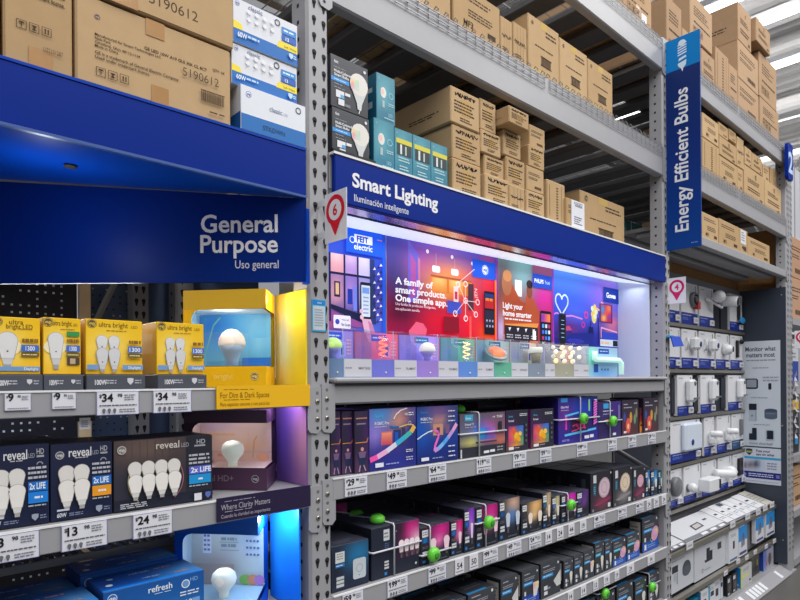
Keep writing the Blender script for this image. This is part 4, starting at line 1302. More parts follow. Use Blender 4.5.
def carton_print(kind):
    def paint(f):
        if kind == 'a':
            f.dashes(.08, .66, .9, .80, 2, INK, .8); f.dashes(.08, .48, .75, .6, 2, INK, .7); f.barcode(.45, .12, .85, .24, INK)
        elif kind == 'b':
            f.rect(.36, .28, .66, .74, (192, 156, 100)); scribble(f, .12, .77, .88, .93, 8, .026); f.dashes(.1, .30, .9, .68, 4, INK, .7); f.dashes(.3, .08, .85, .22, 2, INK, .6)
        elif kind == 'c':
            f.rect(.40, .86, .60, 1, (196, 166, 96)); f.rect(.10, 0, .5, .07, (196, 166, 96))
            f.dashes(.55, .74, .95, .88, 2, INK, .8); f.dashes(.2, .48, .8, .53, 1, INK, 1); f.rect(.38, .18, .74, .20, INK); f.barcode(.40, .2, .72, .34, INK); f.rect(.38, .34, .74, .36, INK)
            f.roundmark(.12, .88, .035, INK, CB)
        elif kind == 'd':
            for x in (.25, .5, .72): f.rect(x, .04, x + .02, .96, (150, 118, 82))
            scribble(f, .08, .44, .92, .58, 5, .03); f.dashes(.1, .08, .6, .2, 2, INK, .6)
        elif kind == 'e':
            f.roundmark(.55, .80, .05, INK, CB); f.dashes(.15, .5, .8, .66, 3, INK, .7); f.dashes(.15, .22, .9, .38, 2, INK, .8); f.rect(.75, .06, .88, .14, INK)
        elif kind == 'f':
            f.rect(.1, .15, .13, .9, (120, 94, 66)); f.dashes(.5, .1, .62, .9, 12, INK, 1); f.rect(.8, .1, .83, .95, (160, 126, 90))
        elif kind == 'g':
            f.dashes(.1, .70, .9, .86, 2, INK, .8); f.dashes(.3, .35, .85, .55, 3, INK, .8); f.text('MF3', .2, .12, .2, INK, 'l', .02, .3); f.rect(.72, .12, .9, .24, INK)
        elif kind == 'h':
            f.dashes(.15, .55, .85, .80, 4, INK, .6); f.dashes(.15, .35, .9, .45, 1, INK, 1); icons(f, .12, .12, .12)
    return paint


def carton(label, px0, px1, pt, z0, Y, depth, kind, col=None, ztop=None, xfix=None, group='cardboard cartons on the upper shelves', seam=True, tape=False, dx=0.0, parts=None, name='cardboard_carton', paint=None, ls=None):
    pm = (px0 + px1) / 2
    if xfix: x0, x1 = xfix
    else:
        x0 = xz(px0, pt, Y)[0]; x1 = xz(px1, pt, Y)[0]
    zt = ztop if ztop else xz(pm, pt, Y)[1]
    col = jit(col or CB, 7)
    o = ((x0 + x1) / 2, Y + depth / 2, z0)
    m = MB(); m.box(x0 + .001, x1 - .001, Y, Y + depth, z0, zt, CARD, col, .004)
    f = front(m, x0 + .004, x1 - .004, Y, z0 + .004, zt - .004, CARD)
    (paint or carton_print(kind))(f)
    g = leftside(m, x0 + .001, Y + .004, Y + depth - .004, z0 + .004, zt - .004, CARD)
    if ls: ls(g)
    else: g.dashes(.55, .3, .9, .45, 2, INK, .7)
    if seam: g.rect(0, .993, 1, 1, mix(col, (90, 66, 40), .6))
    if not (tape or parts):
        ob = m.build(name, None, o)
        return tag(ob, label, 'cardboard box', group)
    t = thing(name, label, 'cardboard box', o, group)
    m.build('box', t)
    if tape:
        for (tx, tw, ty0, ty1) in tape:
            mm = MB(); ff = front(mm, x0, x1, Y - .0012, z0, zt, TAPE, lift=.0002); ff.rect(tx - tw / 2, ty0, tx + tw / 2, ty1, (255, 255, 255)); mm.build('tape_strip', t)
    if parts: parts(t, x0, x1, Y, z0, zt)
    return t


# ---- bay 1, large cartons on the header shelf
ZH1, ZH2 = 2.344, 2.3595


def big1(f):
    f.text('GE LED 10W A19', .30, .80, .06, INK, 'l', .015, .55); f.text('DT CL 8CT', .36, .74, .05, INK, 'l', .01, .38)
    for k, tx in enumerate(('Manufactured for Savant Technologies LLC', 'Nela Park', 'Cleveland, Ohio 44112-1134')): f.text(tx, .16, .655 - .035 * k, .026, INK, 'l', .004, .70)
    for k, tx in enumerate(('GE is a trademark of General', 'Electric Company, Used', 'under trademark license.')): f.text(tx, .16, .52 - .05 * k, .046, INK, 'l', .008, .74)
    icons(f, .16, .20, .15)
    f.text('U32101287', .56, .10, .04, INK, 'l', .0, .3); f.text('80', .78, .92, .07, (50, 40, 70), 'l', .0, .15)


def big2(f):
    f.roundmark(.115, .80, .018, (74, 70, 90), (196, 170, 140))
    f.text('GE LED 10W A19 GLS 30K CL 8CT', .40, .62, .055, INK, 'l', .012, .52); f.text('QTY: 1X', .87, .66, .05, INK, 'l', .012, .09)
    for k, tx in enumerate(('Manufactured for Savant Technologies LLC', 'Nela Park', 'Cleveland, Ohio 44112-1134', 'Made in China.')): f.text(tx, .10, .575 - .045 * k, .045, INK, 'l', .008, .50 if k == 0 else .32)
    for k, tx in enumerate(('GE is a trademark of General Electric Company,', 'Used under trademark license.')): f.text(tx, .10, .36 - .055 * k, .052, INK, 'l', .01, .58 if k == 0 else .40)
    icons(f, .105, .10, .055)
    f.text('5190612', .65, .45, .16, (84, 70, 58), 'l', -.006, .26)
    f.barcode(.78, .20, .95, .34, INK); f.rect(.775, .34, .955, .352, INK); f.dashes(.84, .06, .96, .10, 1, INK, 1)


def big3(f):
    f.text('5190612', .42, .16, .2, (84, 70, 58), 'l', -.006, .34); f.dashes(.05, .5, .4, .6, 2, INK, 1)


carton('large carton with tape and handling icons, left of the long cartons on the blue header', 3, 75.5, 0, ZH1, .004, .4, 'a', ztop=2.70, xfix=(-.802, -.668), paint=big1, tape=[(.52, .34, 0, .12), (.50, .3, .85, 1)])
carton('long carton handwritten 5190612 lying on the plain blue header', 75, 232, 0, ZH1, .002, .42, 'a', ztop=2.546, xfix=(-.664, -.283), paint=big2, tape=[(.50, .11, 0, .22), (.47, .12, .80, 1)])
carton('long carton handwritten 0612 stacked on the lower long carton', 80, 234, 0, 2.551, -.004, .42, 'a', ztop=2.74, xfix=(-.664, -.277), paint=big3, tape=[(.25, .2, 0, .5)])
carton('carton cut by the photo edge, beside the large printed carton', 0, 3, 0, ZH1, .004, .4, 'a', ztop=2.64, xfix=(-1.06, -.806))


# ---- white and blue boxes beside the upright
def classic(plain):
    def paint(f):
        if plain:
            f.rect(0, 0, 1, 1, (226, 230, 238)); f.rect(0, 0, 1, .36, (24, 110, 186)); f.roundmark(.11, .82, .045, (226, 230, 238), (60, 90, 180))
            f.text('classic', .42, .60, .16, (120, 130, 160), 'l', .006, .2); f.text('LED', .64, .60, .09, (180, 186, 200), 'l', 0, .07); f.ring(.88, .84, .045, .012, (60, 64, 80)); f.text('STKDWN', .32, .12, .15, (30, 50, 100), 'l', .0, .34)
            return
        f.rect(0, 0, 1, 1, (222, 224, 232)); f.rect(0, 0, 1, .32, (20, 108, 190)); f.poly([(0, .32), (.14, .32), (.12, .45), (0, .50)], (246, 222, 40)); f.poly([(.66, .30), (1, .30), (1, .46), (.70, .46)], (246, 222, 40)); f.text('Soft White', .78, .34, .08, (110, 100, 40), 'l', .01, .2)
        f.roundmark(.06, .90, .035, (222, 224, 232), (50, 80, 180)); f.text('classic', .22, .86, .15, (110, 120, 150), 'l', .006, .24); f.ring(.67, .86, .045, .014, (60, 64, 80))
        f.rect(.74, .66, .98, .82, (46, 140, 216)); f.dashes(.77, .7, .95, .79, 1, (236, 244, 250), 1); f.rect(.74, .49, .98, .64, (30, 96, 190)); f.text('13', .80, .51, .12, (236, 244, 250), 'l', .02, .09)
        for r in range(2):
            for k in range(4): f.line([(.2 + .12 * k, .50 + .17 * r), (.23 + .12 * k, .60 + .17 * r)], .008, (196, 198, 206)); f.ell(.225 + .12 * k, .62 + .17 * r, .03, (234, 236, 240))
        f.text('60W', .05, .13, .16, (236, 244, 250), 'l', .02, .14); f.dashes(.2, .15, .38, .26, 1, (190, 220, 246), 1); f.shield(.88, .17, .035, (196, 224, 246)); f.dashes(.92, .12, .98, .22, 2, (190, 220, 246), 1)
    return paint


pbox('bulb_box', 'plain white and blue bulb box at the bottom beside the upright', 'bulb box', -.259, -.050, -.006, ZH1, 2.466, .16, (226, 230, 238), classic(True), lambda f: (f.rect(0, 0, 1, 1, (206, 210, 220)), f.rect(0, 0, 1, .4, (20, 90, 160))), group='white and blue bulb boxes')
pbox('bulb_box', 'white and blue eight bulb box, middle of three beside the upright', 'bulb box', -.278, -.070, .008, 2.4665, 2.577, .16, (222, 224, 232), classic(False), group='white and blue bulb boxes')
pbox('bulb_box', 'white and blue eight bulb box, topmost of three beside the upright', 'bulb box', -.275, -.070, .004, 2.5785, 2.70, .16, (222, 224, 232), classic(False), group='white and blue bulb boxes')


# ---- bay 2, shelf above the Smart Lighting header
def smartbig(f):
    f.grad(0, 0, 1, 1, vgrad((0, (48, 50, 58)), (1, (66, 68, 76))), 2, 3)
    f.text('feit', .08, .86, .08, (220, 222, 228), 'l', .02, .14); f.dashes(.08, .77, .4, .79, 1, (170, 172, 180), 1); f.text('Multi-Colored', .08, .68, .075, (232, 232, 236), 'l', .025, .46); f.text('Smart Bulbs', .08, .61, .075, (232, 232, 236), 'l', .025, .42)
    f.rect(0, .50, .48, .58, (32, 146, 226)); f.dashes(.08, .525, .4, .555, 1, (226, 240, 252), 1); f.dashes(.08, .44, .3, .47, 1, (160, 162, 170), 1); f.dashes(.08, .37, .36, .40, 1, (160, 162, 170), 1)
    f.rect(.12, .20, .34, .34, (226, 226, 232)); f.rect(.24, .20, .34, .27, (90, 170, 226)); f.rect(.36, .28, .5, .34, (226, 226, 232)); f.rect(.18, .06, .34, .18, (226, 226, 232)); f.rect(.36, .06, .5, .12, (120, 122, 130))
    f.ell(.90, .90, .035, (220, 222, 228))
    q = f.w / f.h
    f.poly([(.70, .10), (.80, .10), (.82, .22), (.98, .54), (.50, .56), (.68, .22)], (206, 208, 210)); f.ell(.74, .60, .25, (226, 222, 216), ry=.24)
    f.grad(.52, .47, .74, .68, blobs((216, 214, 210), (.2, .8, .4, .3, (240, 230, 130)), (.1, .4, .35, .35, (240, 140, 170)), (.9, .6, .4, .4, (170, 220, 190))), 5, 5); f.line([(.73, .02), (.77, .12)], .02, (226, 226, 228))


x0, x1 = .062, .212
pbox('smart_bulb_box', 'large charcoal smart bulb box stacked on its twin by the upright', 'bulb box', x0, x1, .02, 2.5145, 2.677, .17, (56, 58, 66), smartbig, group='large charcoal smart bulb boxes')
pbox('smart_bulb_box', 'large charcoal smart bulb box in a black tray on the Smart Lighting header', 'bulb box', .066, .216, .02, 2.3605, 2.513, .17, (56, 58, 66), smartbig, group='large charcoal smart bulb boxes',
     parts=lambda t: (lambda m: (m.box(.060, .232, .006, .019, ZH2, 2.378, BLACKP), m.box(.060, .232, .006, .2, ZH2, 2.3602, BLACKP), m.build('tray', t)))(MB()))


def teal(stripe):
    def paint(f):
        f.grad(0, 0, 1, 1, blobs((52, 128, 150), (.4, .6, .4, .4, (96, 168, 184)), (.5, .1, .6, .2, (34, 112, 140))), 4, 5)
        f.roundmark(.14, .90, .06, (140, 196, 206), (40, 110, 130))
        if stripe:
            f.rect(.08, .70, .98, .80, (214, 204, 60)); f.rect(.12, .45, .95, .70, (40, 56, 60)); f.rect(.3, .47, .4, .68, (220, 226, 226)); f.rect(.58, .47, .66, .66, (190, 200, 200))
            f.dashes(.2, .30, .85, .42, 2, (180, 216, 224), .9); f.dashes(.25, .12, .8, .24, 2, (180, 216, 224), .8)
        else:
            f.ell(.36, .62, .16, (226, 226, 220), ry=.22); f.ell(.32, .64, .09, (236, 196, 190), ry=.12); f.rect(.30, .30, .42, .45, (170, 190, 196)); f.ring(.78, .60, .13, .03, (150, 206, 226)); f.dashes(.62, .36, .95, .44, 2, (186, 220, 228), 1)
            f.text('LED', .62, .14, .1, (170, 214, 224), 'l', 0, .22); f.dashes(.4, .06, .95, .12, 1, (170, 214, 224), 1)
    return paint


tl = lambda f: (f.grad(0, 0, 1, 1, vgrad((0, (24, 92, 120)), (1, (30, 110, 140))), 1, 2), f.rect(.2, .62, .8, .72, (190, 204, 214)), f.rect(.2, .28, .8, .42, (190, 204, 224)))
TG = 'teal bulb boxes above the lit display'
X_ = lambda px, py, Y: xz(px, py, Y)[0]
pbox('bulb_box', 'teal bulb box standing on top of the other teal boxes', 'bulb box', X_(376.3, 80, .03), X_(394.7, 80, .03), .03, 2.5305, 2.690, .10, (46, 122, 146), teal(False), tl, group=TG)
pbox('bulb_box', 'teal bulb box without yellow stripe, lower one beside the charcoal boxes', 'bulb box', .236, .327, .02, 2.3605, 2.529, .10, (46, 122, 146), teal(False), tl, group=TG)
for (a, b, lb, zt) in ((.329, .413, 'first teal box with a yellow stripe, next to the plain teal box', 2.522), (.415, .505, 'middle teal box with a yellow stripe above the blue header', 2.522), (.507, .594, 'last teal box with a yellow stripe, next to the tall cartons', 2.520)):
    pbox('bulb_box', lb, 'bulb box', a, b, .02, ZH2 + .001, zt, .10, (46, 122, 146), teal(True), group=TG)

C2 = [  # label, left px, right px, top py, z bottom, Y, depth, kind
    ('wide carton with black scribble, topmost in the stack beside the teal boxes', 450.5, 479.5, 91.5, 2.6245, .02, .5, 'b', None),
    ('wide carton with scribble, middle of the stack beside the teal boxes', 452, 480.5, 127.5, 2.494, .025, .5, 'b', 2.623),
    ('wide carton with purple scribble, bottom of the stack beside the teal boxes', 452.5, 481, 160, ZH2 + .001, .02, .5, 'b', 2.493),
    ('small carton at the top of the second stack, under the beam', 480, 496, 101, 2.652, .03, .3, 'b', None),
    ('carton below the top one in the second scribbled stack', 480.8, 501, 130, 2.560, .025, .3, 'b', 2.651),
    ('carton with bold scribble in the middle of the second stack', 484, 504, 153, 2.475, .03, .3, 'b', 2.559),
    ('large scribbled carton at the bottom of the second stack', 485, 509.5, 177, ZH2 + .001, .012, .3, 'b', 2.474),
    ('carton jutting forward at the top of the third stack, with a blue label', 509, 529, 109.5, 2.690, -.03, .3, 'b', None),
    ('carton under the jutting one in the third stack', 503.5, 521, 142, 2.582, .02, .3, 'b', 2.688),
    ('carton with purple scribble, second from the bottom of the third stack', 506, 525, 165, 2.462, .02, .3, 'b', 2.581),
    ('small carton covered in bold script at the bottom of the third stack', 509.5, 525, 190, ZH2 + .001, .004, .3, 'd', 2.461),
    ('carton at the top of the fourth stack, nearest below the beam', 529.5, 545, 127, 2.672, .03, .3, 'a', None),
    ('carton with a dark open side, second from the top in the fourth stack', 528.5, 544.5, 147, 2.578, .02, .3, 'b', 2.671),
    ('carton with printed lines, third from the top in the fourth stack', 526.5, 544, 172, 2.470, .02, .3, 'a', 2.577),
    ('carton with scribble at the bottom of the fourth stack', 526, 544.5, 195, ZH2 + .001, .015, .3, 'b', 2.469),
    ('tall narrow carton with vertical writing, standing alone', 547, 565, 182, ZH2 + .001, .02, .3, 'f', None),
]
for (lb, a, b, pt, z0, Y, d, kd, zt) in C2:
    carton(lb, a, b, pt, z0, Y, d, kd, ztop=zt)
carton('small carton with a white sheet label in front of the large carton', 566.5, 584.5, 207, ZH2 + .001, .006, .1, 'a', xfix=(X_(566.5, 210, .006), X_(584.5, 210, .006)), ztop=2.495, name='cardboard_carton',
       parts=lambda t, x0, x1, Y, z0, zt: (lambda m: (lambda f: (f.rect(.25, .05, .98, .98, (226, 228, 236)), f.dashes(.4, .84, .9, .94, 2, (60, 60, 70), .9), f.barcode(.45, .78, .85, .84, (60, 60, 70)), f.dashes(.4, .15, .85, .45, 4, (90, 90, 110), .6), m.build('shipping_label', t)))(front(m, x0, x1, Y - .001, z0, zt, PRINT)))(MB()))
carton('large carton with a barcode frame beside the upright, above the blue header', 580, 624, 198, ZH2 + .001, .11, .45, 'c', xfix=(X_(580, 198, .11), X_(624.3, 198, .11)), ls=lambda g: (g.text('311', .5, .62, .2, (60, 46, 40), 'l', .03, .4), g.text('20', .6, .36, .16, (60, 46, 40), 'l', .03, .3)))

# teal wrapped pallet load in the next aisle
TEALW = mat('teal_stretch_wrap', (70, 134, 140), rough=.25, noise=.15, nscale=12)
xa, za = xz(625.5, 199, .6); xb, _ = xz(652, 199, .6)
t = thing('wrapped_bundle', 'teal stretch wrapped bundle at the back, seen between the large carton and the upright', 'bundle', ((xa + xb) / 2, .7, 2.568), None)
m = MB(); m.box(xa, xb + .2, .60, .88, 2.568, 2.832, TEALW, bev=.012); m.build('wrapped_load', t)
for k in range(3):
    m = MB(); m.box(xa + .08 + k * .19, xa + .088 + k * .19, .597, .5995, 2.575, 2.825, WHITEP); m.build('strap', t)
# ---- bay 2, row above the teal boxes (top of the 2.98 beam)
ZU = 3.003
U = [('wide carton with a tape band, first on the wire deck above the teal boxes', 382, 451, 0, 3.20, 'h'),
     ('wide carton with a round symbol, second on the wire deck', 453, 500, 0, 3.18, 'g'),
     ('narrow carton with vertical bands, first of two slim ones on the wire deck', 500.6, 512.4, 18.5, None, 'd'),
     ('narrow carton with vertical bands, second of two slim ones on the wire deck', 513.2, 527, 25, None, 'd'),
     ('large square carton with a torn corner, first of three barcoded ones', 528, 559, 22.5, None, 'c'),
     ('large square carton with a peeling label, middle of three barcoded ones', 559.6, 587.2, 46, None, 'c'),
     ('large square carton nearest the vertical sign, last of three barcoded ones', 587.8, 612.5, 66, None, 'c')]
for i, (lb, a, b, pt, zt, kd) in enumerate(U):
    carton(lb, a, b, pt, ZU, .03, .44, kd, ztop=zt, tape=[(.5, .2, 0, .26)] if i < 2 else None)
carton('carton behind the slim ones on the wire deck', 0, 1, 0, ZU, .50, .3, 'a', ztop=3.13, xfix=(.92, 1.2))
for i, (xa, xb, z0, zt) in enumerate(((.1, .7, ZU, 3.38), (.75, 1.5, ZU, 3.36), (-.6, -.06, ZH2 + .001, 2.75), (.15, .58, ZH2 + .001, 2.78), (1.15, 1.55, ZH2 + .001, 2.70))):
    carton('deep stored carton at the back of the racking, %s' % ['upper level above the teal boxes', 'upper level above the scribbled stacks', 'behind the upright with keyholes', 'behind the teal boxes', 'behind the tall narrow carton'][i], 0, 1, 0, z0, 1.045, .45, 'h', ztop=zt, xfix=(xa, xb), group='cartons stored at the back')

for z, lb in ((ZU, 'upper rear shelf of the racking row behind, under the deep stored cartons'), (ZH2 + .001, 'lower rear shelf of the racking row behind, under the deep stored cartons')):
    t = thing('rear_shelf', lb, 'shelf', (.6, 1.3, z))
    m = MB(); m.box(-.7, 2.39, 1.042, 1.9, z - .02, z - .0005, RACKD); m.build('deck', t)
    m = MB(); m.box(-.7, 2.39, 1.042, 1.08, z - .12, z - .0205, RACK); m.build('front_bar', t)

# ---- very top, bay 2 and bay 3
ZT = 3.6175
Tt = [('carton overhead at the photo top, first before the handled one', (1.80, 1.985), 3.80, 'h', .03, None),
      ('carton overhead with a small white label above the upright beam', (1.995, 2.33), 3.85, 'h', .03, 'lab')]
for lb, xf, zt, kd, Y, ex in Tt:
    carton(lb, 0, 1, 0, ZT, Y, .5, kd, ztop=zt, xfix=xf, col=(178, 146, 112),
           parts=(lambda t, x0, x1, Y, z0, zt: (lambda m: (front(m, x0, x1, Y - .001, z0, zt, PRINT).rect(.62, .12, .8, .3, (230, 232, 240)), m.build('paper_label', t)))(MB())) if ex else None, tape=[(.5, .16, 0, .4)] if ex else None)
CT_ = (172, 142, 112)


def topc(lb, a, b, pt, z0, Y, d, kd, zt=None, ls=None):
    carton(lb, a, b, pt, z0, Y, d, kd, ztop=zt, col=CT_, ls=ls)


topc('tall carton with a dark side standing behind the vertical sign', 666.3, 681.5, 0, ZT, .03, .5, 'h', 3.93)
topc('tall carton cut by the photo top, behind the sign top edge', 682.3, 700, 0, ZT, .03, .5, 'h', 3.83)
topc('carton at the photo top resting on the carton behind the sign', 690, 712, 0, 3.832, .03, .4, 'h', 4.1)
topc('carton with two dark bands beside the vertical sign', 701.2, 714.5, 40, ZT, .03, .5, 'e', 3.815)
topc('slim carton with an open flap, second beside the vertical sign', 715.5, 728.5, 52, ZT, .03, .5, 'f', None)
topc('slim carton, third beside the vertical sign', 729, 737.3, 67, ZT, .03, .5, 'h', None)
zq = lambda px, py: xz(px, py, .03)[1] + .002
topc('carton with a white sticker under the two big upper cartons', 738, 758.5, 86.5, ZT, .03, .5, 'a', None)
zl1 = zq(748.2, 86.5)
topc('big carton with a blank side, lower of the two above the stickered one', 738, 758, 50, zl1, .03, .5, 'a', None)
topc('big carton at the very top of the tallest stack', 738, 751, 9, zq(748, 50), .03, .5, 'e', None)
topc('carton jutting out high up at the far end of the tallest stack', 756.2, 770, 25, zq(764, 55.5), .0, .4, 'e', None)
topc('carton under the jutting one at the far end of the tallest stack', 759, 776.3, 60, zq(769, 105), .03, .5, 'h', None)
topc('bottom carton at the far end of the tallest stack', 760, 778.5, 105, ZT, .03, .5, 'h', None)

# ---- bay 3, two rows of small cartons
ZM = 3.0175
GRP3 = 'small cartons beside the vertical sign'
M3 = [('small carton beside the vertical sign, in the upper row', 702.5, 718.5, 122, 3.238, .03, 'g', 3.40),
      ('half height carton at the top next to the vertical sign', 718.8, 728, 121, 3.33, .03, 'a', 3.42),
      ('small box tucked under the beam, second along the top', 729, 736, 125, 3.35, .03, 'a', 3.43),
      ('carton with print below the half height one', 719.3, 736.5, 134, 3.195, .028, 'e', 3.328),
      ('narrow upright carton in the middle of the upper row', 737, 743.6, 134, 3.20, .03, 'd', 3.42),
      ('carton with a round print above the big printed pair', 745, 751.5, 148, 3.253, .03, 'e', 3.39),
      ('low wide carton leaning above the big printed pair', 752, 762, 153, 3.253, .03, 'e', 3.385),
      ('small carton above the far printed carton', 763, 769, 157, 3.253, .05, 'a', 3.38),
      ('narrow deep brown carton at the end of the upper row', 770.5, 776.5, 158, 3.25, .05, 'f', 3.40),
      ('tall carton with vertical marks beside the vertical sign, in the lower row', 702.5, 719, 148, ZM, .03, 'f', 3.236),
      ('wide printed carton, second in the lower row from the vertical sign', 719.5, 737, 160, ZM, .03, 'g', 3.193),
      ('narrow carton squeezed in the middle of the lower row', 737.5, 742.9, 170, ZM, .03, 'a', 3.195),
      ('large carton with a round symbol, near of the printed pair', 744.2, 764.3, 169, ZM, .03, 'e', 3.25),
      ('large carton with a round symbol, far of the printed pair', 765, 781, 178, ZM, .03, 'e', 3.247)]
for lb, a, b, pt, z0, Y, kd, zt in M3:
    carton(lb, a, b, pt, z0, Y, .4, kd, ztop=zt, group=GRP3)
ZQ = 2.568
for lb, a, b, pt, kd, zt in (('carton beside the foot of the vertical sign on the slim shelf', 702, 718.3, 211, 'g', 2.74),
                             ('printed carton, second on the slim shelf from the vertical sign', 719, 739, 219, 'g', 2.75),
                             ('carton with MF3 print at the end of the row on the slim shelf', 748, 769.5, 235, 'g', 2.72)):
    carton(lb, a, b, pt, ZQ, .02, .4, kd, ztop=zt, group='cartons on the slim shelf')
carton('narrow carton with a tall white label on the slim shelf', 739.5, 747.5, 225, ZQ, .02, .4, 'a', ztop=2.75, group='cartons on the slim shelf',
       parts=lambda t, x0, x1, Y, z0, zt: (lambda m: (lambda f: (f.rect(.1, .4, .75, .95, (222, 222, 226)), f.dashes(.2, .5, .7, .9, 4, (110, 110, 120), .6), f.rect(.3, .22, .8, .32, (70, 60, 56)), m.build('paper_label', t)))(front(m, x0, x1, Y - .001, z0, zt, PRINT)))(MB()))

# ================================================================== signs hanging into the aisle
t = thing('vertical_sign', 'tall blue vertical sign reading Energy Efficient Bulbs', 'sign', (2.44, -.1, 2.39))
SX = 2.435
m = MB(); m.box(SX, SX + .012, -.192, -.004, 2.393, 3.595, mat('sign_edge', (12, 60, 140), rough=.4), bev=.002); pn = m.build('panel', t)
m = MB(); f = leftside(m, SX - .0002, -.192, -.004, 2.393, 3.595, SATIN); f.k = 2
Wd, Hd = .188, 1.202
f.rect(0, 0, 1, 1, (10, 48, 128)); f.rect(0, (3.414 - 2.393) / Hd, 1, 1, (6, 122, 196)); f.grad(0, 0, 1, .845, vgrad((0, (8, 66, 150)), (.5, (12, 46, 122)), (1, (22, 44, 104))), 1, 4)
f.text('Energy Efficient Bulbs', .64, .082, .105 / Hd, (226, 228, 236), 'l', .016, .672, 1, fit=True)
yy = .905
for k in range(5): f.poly([(.36, yy + .005 + k * .0115), (.62, yy + .012 + k * .0115), (.62, yy + .018 + k * .0115), (.36, yy + .011 + k * .0115)], (206, 224, 240))
f.poly([(.38, .885), (.62, .895), (.60, .905), (.40, .898)], (206, 224, 240)); f.poly([(.36, .875), (.62, .883), (.60, .86), (.53, .848), (.50, .832), (.46, .848), (.38, .862)], (206, 224, 240)); f.ell(.49, .968, .11, (206, 224, 240), ry=.09)
f.dashes(.72, .018, .92, .024, 1, (150, 180, 226), 1)
m.build('lettering', pn)
for zz in (3.55, 2.44):
    m = MB(); m.box(SX + .002, SX + .01, -.006, -.0008, zz - .02, zz + .02, METAL); m.build('bracket', t)


def marker(name, X, y0, y1, z0, z1, num, col, label, group):
    t = thing(name, label, 'aisle marker', (X, y0, z0), group)
    m = MB(); m.box(X, X + .002, y0, y1, z0, z1, WHITEP)
    f = leftside(m, X, y0, y1, z0, z1); f.rect(0, 0, 1, 1, (232, 233, 240))
    q = f.w / f.h
    f.k = 4
    f.poly([(.16, .52), (.84, .52), (.52, .13), (.48, .13)], col); f.ell(.5, .63, .42, col, n=24); f.ell(.5, .63, .29, (236, 237, 242), n=24); f.text(num, .5, .63 - .105 * 1.0, .30, col, 'c', .03)
    m.build('card', t)
    m = MB(); m.box(X - .001, X + .003, y1 - .004, -.001, z1 - .03, z1 - .01, WHITEP); m.build('clip', t); m = MB(); m.box(X - .001, X + .003, y1 - .004, -.001, z0 + .02, z0 + .04, WHITEP); m.build('clip', t)
    return t


MG = 'white markers with a location pin'
marker('aisle_marker', -.004, -.14, -.036, 2.063, 2.208, '6', (222, 24, 40), 'white marker card with a red pin numbered 6', MG)
marker('aisle_marker', 2.436, -.107, -.008, 2.086, 2.234, '4', (214, 16, 96), 'white marker card with a magenta pin numbered 4', MG)

t = thing('bay_sign', 'small rounded blue sign with a white figure, edge on at the far upright', 'sign', (4.74, -.05, 3.3))
pts = []
for cx, cz, a0 in ((4.785, 3.335, -PI / 2), (4.785, 3.575, 0), (4.70, 3.575, PI / 2), (4.70, 3.335, PI)):
    for i in range(5):
        a = a0 + PI / 2 * i / 4; pts.append((cx + .03 * math.cos(a), cz + .03 * math.sin(a)))
n = len(pts)
m = MB(); m.mesh([(x, -.05, z) for x, z in pts] + [(x, -.025, z) for x, z in pts], [tuple(range(n)), tuple(reversed(range(n, 2 * n)))] + [((i + 1) % n, i, n + i, n + (i + 1) % n) for i in range(n)], BLUE); m.build('panel', t)
m = MB(); f = front(m, 4.675, 4.81, -.05, 3.305, 3.605, SATIN); f.text('2', .5, .2, .8, (190, 210, 240), 'c', .03); m.build('figure', t)
m = MB(); m.box(4.79, 4.80, -.025, -.006, 3.4, 3.5, METAL); m.build('bracket', t)

# blue shelf talker on upright two
t = thing('shelf_talker', 'small blue folded leaflet clipped to the upright below the magenta pin marker', 'leaflet', (2.44, -.03, 1.9))
m = MB(); p = lambda x, y: xz(x, y, -.03)
q = [(671, 336), (680, 336.5), (684, 346), (674, 347)]
P3 = [(p(*a)[0], -.03, p(*a)[1]) for a in q]; P4 = [(a[0], -.024, a[2]) for a in P3]
m.hexa([P3[3], P3[2], P4[2], P4[3], P3[0], P3[1], P4[1], P4[0]], SATIN, (64, 96, 214)); m.build('leaflet', t)
m = MB(); m.box(2.425, 2.475, -.024, -.001, p(668, 336)[1] - .004, p(668, 336)[1] + .008, mat('cyan_clip', (60, 170, 210), rough=.4)); m.build('clip', t)
t = thing('info_card', 'small white card with a cyan border stuck to the upright by the yellow display', 'card', (.0, 0, 1.8))
m = MB(); xa, za = xz(311.5, 299, -.001); xb, zb = xz(325.5, 332, -.001); m.box(xa, xb, -.003, -.001, zb, za, PRINT, (70, 170, 214))
f = front(m, xa, xb, -.003, zb, za); f.rect(.08, .05, .94, .80, (196, 206, 214)); f.rect(.05, .84, .95, .98, (30, 130, 210)); f.text('INFO', .4, .87, .07, (230, 240, 250), 'l', .01, .3); f.dashes(.18, .15, .84, .72, 7, (150, 164, 178), .8); m.build('card', t)
# ================================================================== smart products, three rows
R1, R2, R3, R4 = 1.3605, 1.0005, .6945, .3955


def rowbox(name, label, px0, px1, pt, zb, Y, depth, col, paint, side=None, top=None, group=None, zt=None, x0=None, x1=None):
    a = x0 if x0 is not None else xz(px0, pt, Y)[0]
    b = x1 if x1 is not None else xz(px1, pt, Y)[0]
    z1 = zt or xz((px0 + px1) / 2, pt, Y)[1]
    return pbox(name, label, 'box', a + .0005, b - .0005, Y, zb, z1, depth, col, paint, side, top, group, .0012)


def sfill(c, stripe=None):
    def fn(f):
        f.rect(0, 0, 1, 1, c)
        if stripe: f.rect(.62, .15, .8, .85, stripe); f.dashes(.1, .3, .5, .7, 4, mix(c, (255, 255, 255), .3), .7)
    return fn


